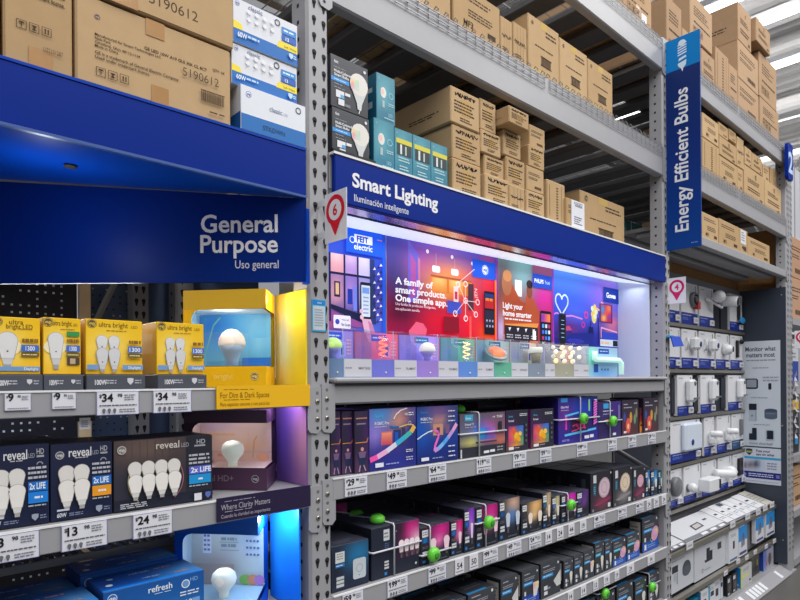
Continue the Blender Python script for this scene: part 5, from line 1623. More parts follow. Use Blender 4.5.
def slim(f):
    f.grad(0, 0, 1, 1, blobs((46, 38, 66), (.5, 1, .6, .2, (66, 54, 84)), (.3, .1, .5, .2, (84, 56, 92)), (.9, .5, .3, .5, (70, 40, 96))), 4, 6)
    f.dashes(.1, .86, .95, .91, 1, (200, 140, 110), 1); f.dashes(.15, .77, .85, .82, 1, (150, 140, 170), 1); f.line([(.05, .49), (.9, .49), (1, .56)], .05, (224, 146, 60))
    f.ell(.55, .38, .12, (206, 150, 140)); f.poly([(.2, .30), (.9, .30), (.75, .12), (.65, .05), (.45, .05), (.35, .12)], (34, 46, 80)); f.poly([(.25, .34), (.85, .34), (.75, .24), (.35, .24)], (120, 90, 130)); f.line([(.4, .12), (.3, .02)], .08, (180, 140, 160)); f.line([(.65, .12), (.8, .02)], .08, (180, 140, 160))


def ribbon1(f):
    f.grad(0, 0, 1, 1, blobs(vgrad((0, (36, 40, 120)), (.4, (70, 60, 150)), (1, (120, 110, 190))), (.65, .8, .3, .2, (226, 150, 120)), (.2, .9, .25, .2, (70, 150, 220)), (.95, .4, .2, .6, (34, 44, 120)), (.1, .6, .2, .2, (150, 130, 220)), (.5, .05, .5, .2, (40, 50, 150))), 8, 9)
    f.rect(.24, .40, .47, .62, (236, 116, 106)); f.grad(.25, .40, .46, .60, vgrad((0, (206, 70, 90)), (1, (250, 160, 130))), 1, 2); f.rect(.50, .36, .66, .64, (44, 60, 110)); f.rect(.53, .40, .60, .6, (30, 90, 200)); f.rect(.68, .38, .76, .66, (60, 60, 100))
    f.text('Govee', .10, .86, .07, (90, 200, 230), 'l', .01, .18); f.text('RGBIC Pro', .10, .74, .07, (230, 226, 240), 'l', .02, .32); f.dashes(.1, .69, .35, .72, 1, (210, 200, 226), 1)
    f.line([(.50, .82), (.56, .90), (.66, .96), (.80, .99)], .02, (250, 240, 240)); f.line([(.42, .70), (.50, .68), (.62, .68), (.75, .70)], .035, (30, 110, 170)); f.line([(.62, .68), (.80, .71), (.93, .70), (.96, .66)], .02, (236, 196, 90))
    pth = [(.0, .18), (.15, .22), (.35, .30), (.55, .40), (.72, .49), (.88, .58), (.96, .68)]
    cs = [(250, 90, 180), (246, 180, 226), (230, 226, 244), (70, 180, 226), (70, 190, 190), (236, 190, 90), (236, 176, 100)]
    for k in range(6):
        f.line([pth[k], pth[k + 1]], .085, cs[k])
    f.text('H5', .74, .87, .06, (236, 236, 244), 'l', .02, .08); f.dashes(.82, .86, .94, .93, 2, (236, 236, 244), 1); f.ring(.85, .74, .03, .008, (220, 220, 230)); f.dashes(.76, .24, .92, .3, 2, (220, 220, 236), 1); f.dashes(.76, .10, .92, .18, 2, (190, 190, 220), 1)
    f.rect(.10, .05, .27, .12, (230, 232, 244)); f.dashes(.32, .06, .62, .11, 1, (150, 160, 210), .8)


def ribbon2(f):
    f.grad(0, 0, 1, 1, blobs(vgrad((0, (22, 36, 110)), (.4, (24, 60, 150)), (1, (40, 60, 130))), (.5, .72, .25, .18, (200, 140, 130)), (.5, .95, .4, .1, (130, 90, 150)), (.1, .6, .2, .3, (26, 90, 190))), 7, 8)
    f.rect(.38, .48, .62, .68, (206, 150, 120)); f.rect(.46, .50, .54, .62, (70, 60, 100)); f.rect(.68, .5, .78, .66, (130, 90, 130))
    f.text('Govee', .08, .88, .07, (60, 140, 200), 'l', .01, .18); f.text('RGBIC Pro', .08, .76, .07, (226, 226, 240), 'l', .02, .28); f.dashes(.08, .71, .35, .74, 1, (190, 200, 226), 1)
    f.line([(.0, .44), (.12, .50), (.25, .55), (.36, .57)], .02, (226, 240, 250)); f.line([(.40, .58), (.50, .53), (.50, .45), (.42, .30), (.40, .2)], .05, (246, 110, 200))
    pth = [(.40, .21), (.50, .24), (.62, .32), (.74, .42), (.86, .54), (.96, .66)]
    cs = [(200, 150, 236), (130, 190, 250), (90, 170, 246), (200, 160, 226), (244, 170, 214)]
    for k in range(5): f.line([pth[k], pth[k + 1]], .075, cs[k])
    for k, yy in enumerate((.88, .78, .70, .24, .14, .06)): f.dashes(.74, yy, .92, yy + .05, 1, (210, 214, 230), 1)
    f.rect(.08, .05, .26, .11, (230, 232, 244)); f.dashes(.34, .06, .62, .10, 1, (140, 160, 210), .8)


def tvback(f):
    f.grad(0, 0, 1, 1, blobs(vgrad((0, (52, 54, 66)), (.24, (56, 58, 70)), (.3, (130, 120, 120)), (.6, (96, 100, 130)), (1, (96, 86, 104))), (.62, .55, .22, .25, (240, 90, 190)), (.40, .55, .16, .22, (70, 120, 236)), (.25, .35, .2, .15, (206, 200, 110)), (.9, .35, .15, .2, (226, 120, 90)), (.92, .7, .2, .3, (130, 90, 110))), 9, 9)
    f.rect(0, 0, 1, .23, (46, 48, 58)); f.rect(.37, .38, .76, .66, (60, 130, 210)); f.grad(.38, .39, .75, .65, blobs((70, 110, 210), (.1, .5, .3, .5, (40, 190, 226)), (.9, .6, .3, .5, (230, 80, 190))), 4, 3); f.rect(.33, .3, .8, .34, (80, 60, 80))
    f.rect(.10, .84, .27, .98, (60, 170, 210)); f.text('Govee', .115, .88, .07, (236, 246, 250), 'l', .01, .14); f.text('Envisual T2', .1, .74, .07, (226, 226, 232), 'l', .02, .26); f.dashes(.1, .68, .35, .71, 1, (190, 190, 200), 1)
    f.text('WIFI', .70, .88, .05, (236, 236, 240), 'l', .02, .09); f.dashes(.80, .87, .95, .94, 2, (236, 236, 240), 1); f.rrect(.83, .54, .92, .78, (40, 40, 52), .3); f.rect(.5, .05, .62, .11, (226, 228, 236)); f.rect(.64, .06, .75, .12, (226, 228, 236)); f.dashes(.8, .06, .95, .2, 2, (160, 160, 170), 1); f.rect(.0, .0, .03, .2, (200, 204, 214))


def splash(f):
    f.grad(0, 0, 1, 1, blobs((38, 38, 56), (.2, .5, .3, .4, (70, 36, 90)), (.1, .1, .3, .2, (110, 70, 50))), 5, 6)
    f.grad(.10, .12, .78, .62, blobs((60, 50, 130), (.1, .5, .3, .6, (226, 60, 130)), (.9, .9, .4, .4, (60, 120, 226)), (.55, .4, .25, .3, (250, 190, 50)), (.3, .7, .2, .25, (250, 120, 60)), (.5, .0, .5, .2, (236, 150, 60)), (.95, .3, .2, .3, (90, 180, 110))), 6, 6)
    f.ell(.45, .38, .10, (252, 190, 50), ry=.08, a=.6); f.ell(.55, .30, .11, (250, 170, 40), ry=.07, a=-.5); f.ell(.62, .42, .08, (253, 206, 80), ry=.06); f.ell(.33, .50, .07, (236, 96, 70), ry=.09, a=.3); f.ell(.42, .24, .06, (240, 130, 50), ry=.05)
    f.text('Govee', .10, .84, .07, (60, 180, 210), 'l', .01, .2); f.text('Envisual', .10, .73, .07, (226, 226, 232), 'l', .02, .34); f.dashes(.6, .85, .95, .93, 2, (226, 226, 234), 1); f.rect(.1, .04, .32, .11, (226, 228, 236)); f.dashes(.36, .05, .6, .1, 1, (170, 170, 180), 1)
    for k in range(4): f.rect(.86, .2 + .13 * k, .93, .26 + .13 * k, (96, 96, 110))


def neon(f):
    f.grad(0, 0, 1, 1, blobs(vgrad((0, (50, 40, 150)), (.5, (30, 40, 140)), (1, (30, 40, 130))), (.6, .75, .3, .2, (30, 70, 200)), (.15, .6, .2, .3, (110, 40, 150)), (.6, .35, .3, .2, (50, 30, 90))), 7, 7)
    f.rect(.06, .90, .22, .99, (60, 150, 226)); f.text('Glide Wall', .06, .77, .07, (226, 226, 240), 'l', .02, .22); f.dashes(.06, .71, .25, .74, 1, (190, 190, 220), 1)
    f.rect(.75, .68, .79, .94, (150, 220, 140)); f.rect(.16, .30, .20, .62, (236, 60, 190)); f.line([(.15, .6), (.5, .66)], .025, (90, 190, 250)); f.line([(.14, .18), (.95, .26)], .03, (90, 190, 250))
    f.rect(.30, .24, .72, .52, (60, 30, 70))
    for k in range(12): f.line([(random.uniform(.3, .7), random.uniform(.24, .5)), (random.uniform(.35, .7), random.uniform(.26, .5))], .016, (236, 60, 140))
    f.rect(.86, .35, .97, .92, (60, 30, 110))
    for k in range(9): f.line([(.87, .37 + .06 * k), (.96, .42 + .06 * k)], .025, (246, 120, 220))
    f.rect(.62, .06, .74, .13, (226, 228, 240)); f.rect(.76, .07, .86, .14, (226, 228, 240)); f.dashes(.88, .90, .97, .95, 1, (230, 230, 240), 1); f.dashes(.06, .05, .25, .1, 2, (160, 160, 230), 1)


def navy(f):
    f.grad(0, 0, 1, 1, blobs((54, 40, 104), (.1, .2, .4, .3, (44, 30, 90)), (.8, .9, .4, .3, (70, 44, 140))), 5, 6)
    f.rect(.22, .82, .46, .96, (60, 170, 226)); f.dashes(.2, .72, .65, .78, 1, (220, 216, 236), 1); f.dashes(.2, .64, .5, .69, 1, (180, 176, 206), 1); f.poly([(.25, .5), (.4, .36), (.5, .42), (.45, .52)], (226, 160, 60)); f.poly([(.35, .4), (.48, .30), (.55, .36)], (60, 170, 150)); f.poly([(.3, .45), (.4, .42), (.38, .36)], (120, 200, 226))
    f.rect(.62, .05, .76, .12, (226, 228, 240)); f.rect(.86, .5, .95, .9, (120, 110, 170))


def candles(f):
    f.grad(0, 0, 1, 1, blobs((52, 42, 62), (.3, .3, .3, .2, (120, 44, 60)), (.8, .5, .2, .3, (70, 80, 70)), (.5, .1, .5, .2, (90, 44, 50))), 5, 6)
    f.dashes(.1, .86, .35, .91, 1, (200, 196, 210), 1); f.dashes(.1, .76, .6, .82, 1, (180, 176, 196), 1); f.ell(.14, .52, .07, (60, 80, 160), ry=.14); f.ell(.52, .50, .08, (216, 150, 70), ry=.16); f.ell(.76, .44, .07, (120, 150, 120), ry=.14); f.ell(.86, .62, .06, (150, 130, 110), ry=.14); f.ell(.35, .27, .15, (226, 90, 80), ry=.22); f.ell(.35, .25, .06, (250, 200, 160), ry=.08); f.rect(.08, .06, .24, .12, (226, 220, 226)); f.dashes(.7, .88, .92, .93, 1, (220, 216, 226), 1)


GR1 = 'smart light boxes on the shelf under the acrylic display'
for a, b, lb in ((330, 340.5, 'dark purple slim box with a seated figure, half hidden by the upright'), (341.3, 352.5, 'dark purple slim box with a seated figure, middle of three'), (354.2, 368, 'dark purple slim box with a seated figure, touching the rainbow ribbon box')):
    rowbox('light_strip_box', lb, a, b, 411, R1, .022 if a > 350 else .034, .22, (44, 34, 62), slim, sfill((50, 34, 62)), group=GR1)
rowbox('light_strip_box', 'violet box with a rainbow ribbon of light across a room', 369, 415.8, 408, R1, .02, .2, (50, 56, 130), ribbon1, sfill((110, 80, 170)), group=GR1)
rowbox('light_strip_box', 'blue box with a pink and blue looping light ribbon', 416.6, 457.8, 406, R1, .02, .2, (26, 50, 130), ribbon2, sfill((40, 60, 150)), group=GR1)
rowbox('light_strip_box', 'grey box showing a television with coloured backlight, wrapped in white cable', 459.5, 505, 413, R1, .02, .2, (60, 60, 74), tvback, sfill((70, 70, 90)), group=GR1)
rowbox('light_strip_box', 'dark box with an orange splash picture beside the television box', 505.7, 528, 410.3, R1, .02, .2, (40, 36, 56), splash, sfill((90, 30, 100)), group=GR1)
rowbox('light_strip_box', 'dark box with an orange splash picture beside the tall neon box', 530.5, 553.5, 409, R1, .02, .2, (40, 36, 56), splash, sfill((110, 30, 110)), group=GR1)
rowbox('light_strip_box', 'tall bright blue box with neon lines and a green tag on its front', 558, 597.6, 397, R1, .02, .2, (36, 40, 130), neon, sfill((44, 30, 110)), group=GR1)
rowbox('light_strip_box', 'dark violet box with a green tag beside the neon box', 598, 620.8, 401.7, R1, .02, .2, (50, 38, 100), navy, sfill((60, 40, 120)), group=GR1)
rowbox('light_strip_box', 'dark box of coloured string bulbs beside the green tagged violet box', 621.8, 638.4, 400, R1, .02, .2, (50, 40, 60), candles, sfill((40, 34, 50)), group=GR1)
rowbox('light_strip_box', 'dark box of coloured string bulbs closest to the sign upright', 643.5, 658.3, 398, R1, .02, .2, (50, 40, 60), candles, sfill((40, 34, 50)), group=GR1)
rowbox('light_strip_box', 'small orange and black box squeezed between the two string bulb boxes', 639.4, 642.4, 408, R1, .03, .12, (60, 26, 24), lambda f: (f.grad(0, 0, 1, 1, vgrad((0, (190, 110, 40)), (.35, (236, 150, 60)), (.5, (140, 30, 30)), (1, (70, 30, 50))), 1, 4), f.ell(.5, .3, .3, (40, 30, 30), ry=.2), f.rect(.2, .7, .8, .8, (60, 20, 30))), group=GR1)
rowbox('light_strip_box', 'box with a red top band standing behind the orange splash boxes', 512, 531, 404.5, R1, .235, .1, (60, 40, 60), lambda f: (f.rect(0, .9, 1, 1, (140, 30, 50)), f.rect(.1, .92, .3, .98, (60, 170, 190))), group=GR1, zt=1.565, x0=1.30, x1=1.52)
rowbox('light_strip_box', 'dark box standing behind the television box', 480, 500, 400, R1, .235, .15, (44, 46, 62), lambda f: (f.dashes(.2, .8, .8, .92, 2, (96, 100, 120), 1)), group=GR1, zt=1.56, x0=1.02, x1=1.28)


# ---- row 2
def hue(c1, c2, n, style='bulb', lab=(30, 110, 190), lw=.2):
    """black pack: label strip on one side, coloured glow with pictured lamps"""
    def paint(f):
        f.grad(0, 0, 1, 1, blobs((30, 34, 46), (.72, .86, .42, .34, c1), (.62, .55, .25, .2, c2), (.5, .0, .9, .3, (22, 28, 42))), 8, 9)
        f.rect(.06, .74, .06 + lw, .93, (222, 224, 228)); f.dashes(.08, .78, .04 + lw, .9, 2, (120, 124, 136), 1); f.rect(.06, .58, .06 + lw, .72, mix(lab, (30, 34, 46), .3)); f.ell(.06 + lw / 2, .65, lw * .32, lab)
        f.dashes(.06, .42, .06 + lw, .5, 2, (110, 114, 126), 1); f.rect(.06, .22, .06 + lw, .28, (206, 208, 214)); f.rect(.06, .30, .06 + lw, .36, (206, 208, 214)); f.rect(.06, .06, .06 + lw * .5, .13, (40, 120, 200))
        if style == 'bulb':
            x0 = .42 if n > 1 else .70
            for k in range(n):
                x = x0 + (.88 - x0) * (k / max(n - 1, 1)) if n > 1 else x0
                f.bulb(x, .16, .50, mix((246, 240, 240), c2, .25), (84, 82, 92), r=(.085 if n > 2 else .105) if n > 1 else .13)
        elif style == 'candle':
            for k in range(n):
                x = .62 + .2 * k
                f.poly([(x - .07, .14), (x + .07, .14), (x + .09, .45), (x, .62), (x - .09, .45)], mix((244, 236, 226), c2, .3))
        elif style == 'disc':
            pass
        f.dashes(.4, .04, .9, .1, 1, (90, 96, 110), .6)
    return paint


def bridge(f):
    f.grad(0, 0, 1, 1, blobs((40, 52, 74), (.72, .72, .42, .34, (34, 120, 170)), (.1, .5, .2, .6, (30, 36, 54)), (.6, .0, .6, .3, (30, 40, 62))), 7, 7)
    f.rect(.10, .62, .34, .86, (214, 216, 214)); f.dashes(.13, .68, .31, .84, 3, (140, 144, 150), 1); f.rect(.10, .52, .34, .60, (40, 120, 190)); f.dashes(.12, .54, .3, .58, 1, (220, 232, 244), 1)
    for k in range(3): f.rect(.12, .08 + .085 * k, .32, .145 + .085 * k, (196, 202, 206))
    f.rrect(.56, .16, .92, .62, (196, 204, 212), .16); f.ring(.74, .40, .09, .012, (150, 160, 174)); f.ell(.73, .24, .012, (80, 90, 100))


def disc(c1, gl):
    def paint(f):
        f.grad(0, 0, 1, 1, blobs((40, 40, 48), (.55, .30, .35, .2, gl), (.5, .55, .5, .3, (50, 46, 54))), 7, 8)
        f.rect(.12, .74, .26, .94, (206, 208, 212)); f.rect(.12, .42, .24, .70, (40, 90, 120)); f.dashes(.13, .46, .23, .66, 4, (110, 170, 200), .9)
        f.ell(.62, .58, .27, mix(c1, (150, 140, 150), .4), ry=.24, a=.25); f.ell(.62, .585, .23, c1, ry=.2, a=.25); f.ring(.62, .585, .14, .02, mix(c1, (120, 110, 120), .4))
        f.poly([(.1, .18), (.9, .32), (.9, .25), (.3, .14)], mix(gl, (50, 44, 52), .4)); f.rect(.78, .05, .9, .16, (214, 214, 220)); f.ell(.09, .06, .04, (130, 130, 136)); f.ell(.93, .93, .025, (220, 220, 226))
    return paint


GR2 = 'black smart bulb boxes with glowing pictures'
DK = (28, 32, 44)
sh = sfill(DK, (60, 64, 76))
tp = lambda f: (f.rect(0, 0, 1, 1, (62, 64, 80)), f.dashes(.2, .1, .8, .3, 2, (96, 98, 112), .7))
MAG, PNK, PUR, WRM = (216, 30, 140), (246, 120, 190), (150, 60, 220), (246, 200, 140)
first = rowbox('smart_bulb_box', 'dark box with a small white square hub on a blue glow, by the upright', 331, 368.6, 543, R2, .02, .17, (36, 44, 62), bridge, sh, tp, GR2)


def quad(f):
    f.rect(0, 0, 1, 1, (32, 38, 54)); f.rect(.0, .0, .5, 1, (34, 40, 58))
    f.grad(.52, .28, 1, 1, blobs((60, 30, 60), (.6, .8, .5, .4, (214, 28, 130)), (.9, .45, .4, .3, (246, 190, 214)), (.1, .9, .25, .4, (50, 30, 50))), 6, 6)
    f.rect(.24, .72, .36, .94, (214, 216, 220)); f.dashes(.25, .76, .35, .9, 2, (130, 134, 146), 1); f.dashes(.26, .56, .36, .68, 3, (80, 110, 150), 1); f.dashes(.44, .84, .52, .88, 1, (150, 154, 166), 1)
    for k in range(3): f.rect(.25, .16 + .06 * k, .34, .20 + .06 * k, (206, 208, 212))
    f.rect(.25, .04, .30, .10, (40, 130, 210))
    for k in range(4): f.bulb(.60 + .11 * k, .30, .36, (246, 228, 234), (84, 78, 86), r=.056)
    f.ell(.9, .12, .02, (200, 204, 214))


b2 = []
b2.append(rowbox('smart_bulb_box', 'wide dark four bulb box bound by white cables with a green tag on top', 371, 419.2, 524, R2, .02, .20, (30, 34, 50), quad, sh, tp, GR2))
S2 = [(420, 449.4, 525, hue(MAG, PNK, 2), 'dark box with two pink bulbs and a green tag low on its front'),
      (450.4, 463.4, 520, hue((226, 40, 130), PNK, 1, lw=.36), 'narrow dark box with one bulb on a pink glow, before the tall purple one'),
      (463.8, 474.6, 508.5, hue(PUR, (206, 130, 250), 1, lw=.4), 'tall narrow dark box with one bulb on a purple glow'),
      (475.2, 497.8, 505, hue(MAG, PNK, 2), 'dark box with magenta glow and a green tag, third green tag from the upright'),
      (498.4, 519.6, 498.5, hue((226, 180, 150), (80, 130, 200), 2, lab=(30, 90, 150)), 'dark box with two white bulbs on a blue and tan glow'),
      (521, 541.8, 501.5, hue((246, 190, 120), WRM, 2, lab=(60, 60, 70)), 'dark box with two bulbs on a warm orange glow'),
      (542.4, 551.2, 492.5, hue((200, 176, 140), WRM, 1, lab=(40, 110, 150), lw=.4), 'slim dark box with a candle bulb on a tan glow'),
      (551.8, 560, 496, hue((210, 196, 150), (236, 226, 190), 1, lab=(90, 120, 190), lw=.4), 'slim dark box with a candle bulb on a pale yellow glow'),
      (560.8, 576, 493.5, hue((226, 30, 190), (240, 90, 220), 2), 'dark box with bright magenta edge and a green tag'),
      (576.4, 588.6, 490.6, hue((90, 50, 130), (120, 60, 150), 0, lab=(90, 70, 140), lw=.36), 'violet box with a row of small pink lights'),
      (590.4, 612, 471.5, disc((214, 186, 200), (206, 60, 110)), 'tall dark box with a pinkish ceiling disc above a red glow'),
      (612.6, 632, 467, disc((226, 206, 180), (210, 206, 204)), 'tall dark box with a cream ceiling disc above a white glow'),
      (632.4, 644.8, 467.5, disc((226, 170, 190), (200, 70, 120)), 'tall dark box with a small pink disc above a pink glow'),
      (645.2, 650.2, 470.4, hue((60, 130, 210), (170, 200, 230), 1, lw=.4), 'slim dark box with a pale blue glow, first of three by the sign upright'),
      (650.6, 657.6, 470.2, hue((40, 130, 200), (170, 210, 230), 1, lw=.36), 'slim dark box with a blue glow, second of three by the sign upright'),
      (658.2, 662.2, 470.6, hue((30, 110, 110), (160, 210, 190), 1, lw=.36), 'slim dark box with a green glow, last of three by the sign upright')]
for k, (a, b, pt, pn_, lb) in enumerate(S2):
    Y = .02 + (.006 if k % 3 == 1 else 0)
    b2.append(rowbox('smart_bulb_box', lb, a, b, pt, R2, Y, .13, DK, pn_, sh, tp, GR2))
back0 = rowbox('smart_bulb_box', 'taller dark box standing behind the white square hub box, under a green tag', 333, 371, 523, R2, .225, .195, DK, lambda f: (f.rect(0, 0, 1, 1, (36, 42, 66)), f.rect(.6, .3, .75, .8, (60, 76, 130)), f.dashes(.1, .8, .4, .9, 1, (90, 96, 120), 1)), sh, tp, GR2)
# boxes standing behind the front ones
names2 = ['the white square hub', 'the wide four bulb box', 'the two pink bulbs', 'the pink glow', 'the purple glow', 'the third green tag', 'the blue and tan glow', 'the warm orange glow', 'the tan candle glow', 'the pale yellow glow', 'the magenta edge', 'the violet box', 'the pinkish disc', 'the cream disc', 'the small pink disc', 'the pale blue glow', 'the blue glow', 'the green glow']
for k, o in enumerate([first] + b2):
    d = .174 if k == 0 else .204 if k == 1 else .134
    n = 2 if d > .15 else 3
    if k == 0: continue
    for i in range(n):
        if k == 1 and i == 0: continue
        if k in (12, 13, 14, 15, 16, 17) and i == 2: continue
        dup(o, (random.uniform(-.0003, .0003), d * (i + 1) + random.uniform(0, .012), 0), 'dark bulb box %s in line behind %s box' % (['next', 'second', 'third'][i], names2[k].replace(' box', '')))
for k in range(8):
    xa = .50 + k * .232
    pbox('smart_bulb_box', 'dark box at the back of the pink picture shelf, %s from the upright' % ['first', 'second', 'third', 'fourth', 'fifth', 'sixth', 'seventh', 'last'][k], 'box', xa, xa + .215, .645, R2, R2 + .235 + .02 * (k % 3), .2, (50, 52, 68),
         lambda f: (f.rect(0, 0, 1, 1, (54, 56, 74)), f.rect(.62, .62, .76, .86, (150, 152, 164)), f.dashes(.1, .8, .5, .9, 2, (100, 104, 122), .9), f.rect(.1, .3, .5, .6, (66, 50, 84))), None, tp, GR2)

# ---- row 3
def greybox(pic, accent=(40, 150, 220), base=None):
    def paint(f):
        f.grad(0, 0, 1, 1, vgrad((0, (48, 52, 60)), (1, (66, 70, 78))), 1, 3)
        if base: f.rect(0, 0, 1, .28, base); f.dashes(.3, .08, .8, .2, 2, mix(base, (255, 255, 255), .5), 1)
        f.dashes(.12, .86, .45, .92, 1, (190, 192, 200), 1); f.dashes(.12, .70, .75, .80, 2, (170, 172, 180), .9); f.rect(.06, .56, .62, .66, accent); f.dashes(.12, .59, .55, .64, 1, (226, 240, 250), 1); f.ell(.88, .90, .04, (226, 228, 232))
        if not base:
            f.rect(.14, .22, .32, .34, (214, 216, 222)); f.rect(.14, .08, .32, .18, (214, 216, 222)); f.rect(.34, .22, .46, .28, (150, 152, 160))
        else:
            f.rect(.1, .3, .2, .42, (214, 216, 222)); f.rect(.1, .06, .22, .22, (226, 230, 240))
        if pic == 'flood': f.poly([(.62, .40), (1, .66), (.98, .22), (.80, .20)], (206, 208, 208)); f.poly([(.98, .66), (1, .66), (1, .22), (.96, .24)], (230, 230, 228))
        elif pic == 'rgb':
            f.poly([(.64, .2), (.84, .2), (.98, .56), (.62, .58)], (220, 218, 216)); f.grad(.62, .40, .95, .60, blobs((226, 216, 210), (.2, .5, .3, .6, (240, 170, 190)), (.7, .8, .3, .4, (240, 220, 130))), 4, 3)
        elif pic == 'disc':
            f.ell(.76, .46, .24, (216, 160, 190), ry=.2, a=.5); f.grad(.66, .42, .92, .60, blobs((226, 180, 200), (.8, .8, .4, .4, (246, 226, 110)), (.2, .3, .4, .4, (226, 150, 220))), 3, 3); f.ring(.55, .30, .07, .015, (220, 222, 226))
        else:
            f.bulb(.72, .10, .46, (230, 226, 216), (200, 200, 200), r=.15)
    return paint


GR3 = 'dark grey bulb boxes with blue stripes'
G3 = (56, 60, 68)
sg = lambda f: (f.rect(0, 0, 1, 1, (36, 38, 46)), f.rect(.45, .30, .92, .90, (196, 190, 184)), f.dashes(.5, .4, .9, .8, 4, (120, 116, 116), .8))
tg = lambda f: (f.rect(0, 0, 1, 1, (96, 98, 106)), f.rect(0, .0, 1, .06, (70, 72, 80)))
tgb = lambda f: (f.rect(0, 0, 1, 1, (62, 64, 74)), f.rect(.0, 0, .7, .1, (40, 140, 206)), f.dashes(.2, .3, .9, .6, 2, (110, 112, 122), .8))
S3 = [(431, 466, 603, greybox('bulb'), 'grey bulb box low at the photo edge, first of the blue striped boxes', tgb),
      (468, 495.2, 590, greybox('bulb'), 'grey bulb box with a blue top stripe, beside the photo edge one', tgb),
      (500.6, 517.8, 576.5, greybox('flood'), 'grey floodlight bulb box with a beige side, smaller of two', tg),
      (522, 539, 569, greybox('rgb', base=(30, 70, 170)), 'grey colour bulb box with a blue foot, beside the floodlight box', tg),
      (540.6, 560.2, 561, greybox('flood'), 'large grey floodlight bulb box with pale reflector', tg),
      (563.6, 573.2, 559.3, greybox('bulb'), 'narrow grey box with a white side, first after the large floodlight box', tg),
      (573.8, 583, 555, greybox('bulb'), 'narrow grey box, second after the large floodlight box', tg),
      (583.5, 594, 550.5, greybox('rgb'), 'narrow grey box with a coloured bulb, before the tall pair', tg),
      (594.8, 604.2, 542, greybox('bulb', (40, 170, 210)), 'tall narrow grey box with a cyan top line', tgb),
      (604.8, 612.2, 540, greybox('bulb', (40, 140, 210)), 'slimmest tall grey box beside the cyan lined one', tgb),
      (612.6, 625.8, 539, greybox('disc', (40, 180, 210), base=(24, 84, 180)), 'grey box with a pink disc and blue foot, first of the pair', tgb),
      (626.4, 639.5, 533, greybox('disc', (40, 180, 210), base=(24, 84, 180)), 'grey box with a pink disc and blue foot, second of the pair', tgb),
      (642.2, 658.2, 516.5, greybox('disc', (40, 150, 220), base=(24, 84, 180)), 'tall grey box with a big pastel disc next to the sign upright', tgb)]
b3 = []
for k, (a, b, pt, pn_, lb, tt) in enumerate(S3):
    b3.append(rowbox('smart_bulb_box', lb, a, b, pt, R3, .02 if k != 12 else .03, .13, G3, pn_, sg, tt, GR3))
nm3 = ['the photo edge grey', 'the blue top striped', 'the smaller floodlight', 'the blue footed colour bulb', 'the large floodlight', 'the first narrow grey', 'the second narrow grey', 'the coloured narrow', 'the cyan lined', 'the slimmest', 'the first pink disc', 'the second pink disc', 'the pastel disc']
for k, o in enumerate(b3):
    for i in range(3):
        dup(o, (random.uniform(-.0003, .0003), .134 * (i + 1) + random.uniform(0, .02), 0), 'grey bulb box %s in line behind %s box' % (['next', 'second', 'third'][i], nm3[k]))

# ---- lowest row in view
S4 = [(1.50, 1.66, .19, 'dark box with a blue stripe under the first low green tag'), (1.68, 1.86, .18, 'dark box with a blue label on the lowest shelf, second after the first low tag'), (1.88, 2.06, .185, 'dark box with a pictured bulb on the lowest shelf, in the middle'), (2.08, 2.22, .165, 'dark box with two blue stripes on the lowest shelf'), (2.24, 2.38, .17, 'dark box carrying the low green tag beside the sign upright')]
b4 = []
for k, (a, b, h, lb) in enumerate(S4):
    b4.append(rowbox('smart_bulb_box', lb, 0, 1, 0, R4, .03, .15, (40, 42, 50), greybox('bulb'), sg, tgb, 'dark boxes on the lowest shelf', zt=R4 + h, x0=a, x1=b))
for k, o in enumerate(b4):
    dup(o, (0, .165, 0), 'dark box standing behind the lowest shelf row, %s' % ['under the first low green tag', 'behind the blue label', 'behind the pictured bulb', 'behind two blue stripes', 'by the sign upright'][k])

# ------------------------------------------------------------------ cable tags on boxes
CABLE = mat('white_cable', (206, 206, 216), rough=.4)
WG = 'green cable tags strapped round boxes'


def wrap(label, box, hub, hpx, top=False, hor=True, depth=.13):
    """a green alarm hub with white cables laid round a box"""
    bb = [box.matrix_world @ Vector(c) for c in box.bound_box] if box.type == 'MESH' else None
    L = Vector(box['_o'])
    co = [Vector(c) + L for c in box.bound_box]
    x0 = min(c.x for c in co); x1 = max(c.x for c in co); y0 = min(c.y for c in co); y1 = max(c.y for c in co); z0 = min(c.z for c in co); z1 = max(c.z for c in co)
    r = .0032
    if top:
        hx, hy, hz = x0 + (x1 - x0) * hub[0], y0 + (y1 - y0) * hub[1], z1 + .0135
        cx = hx + (x1 - x0) * .12 if hor else hx
    else:
        hx, hz = xz(hpx[0], hpx[1], y0 - .02); hy = y0 - .02; cx = hx
    t = thing('security_tag', label, 'security tag', (hx, hy, hz), WG)
    m = MB()
    A = Vector((0, 0, 1)) if top else Vector((0, -1, 0))
    m.lathe([(.014, -.012), (.024, -.008), (.027, 0), (.026, .008), (.02, .015), (.010, .018)], (hx, hy, hz), A, GREENP, 18)
    h = m.build('alarm_hub', t)
    m = MB(); m.lathe([(.012, .018), (.012, .020), (.006, .0205)], (hx, hy, hz), A, mat('tag_cap', (66, 150, 44), rough=.4), 14); m.build('hub_cap', h)
    m = MB()
    g = r + .001
    m.tube([(cx, y0 - g, z0 + .002), (cx, y0 - g, z1 - .004), (cx, y0 - g + .004, z1 + g), (cx, y0 + .6 * (y1 - y0), z1 + g), (hx if top else cx, y1 - .004, z1 + g)], r, CABLE, 6); m.build('cable', t)
    m = MB()
    zz = hz if not top else z0 + .55 * (z1 - z0)
    m.tube([(x0 - g, y1 - .004, zz), (x0 - g, y0 + .004, zz), (x0 - g + .004, y0 - g, zz), (x1 + g - .004, y0 - g, zz)], r, CABLE, 6); m.build('cable', t)
    return t


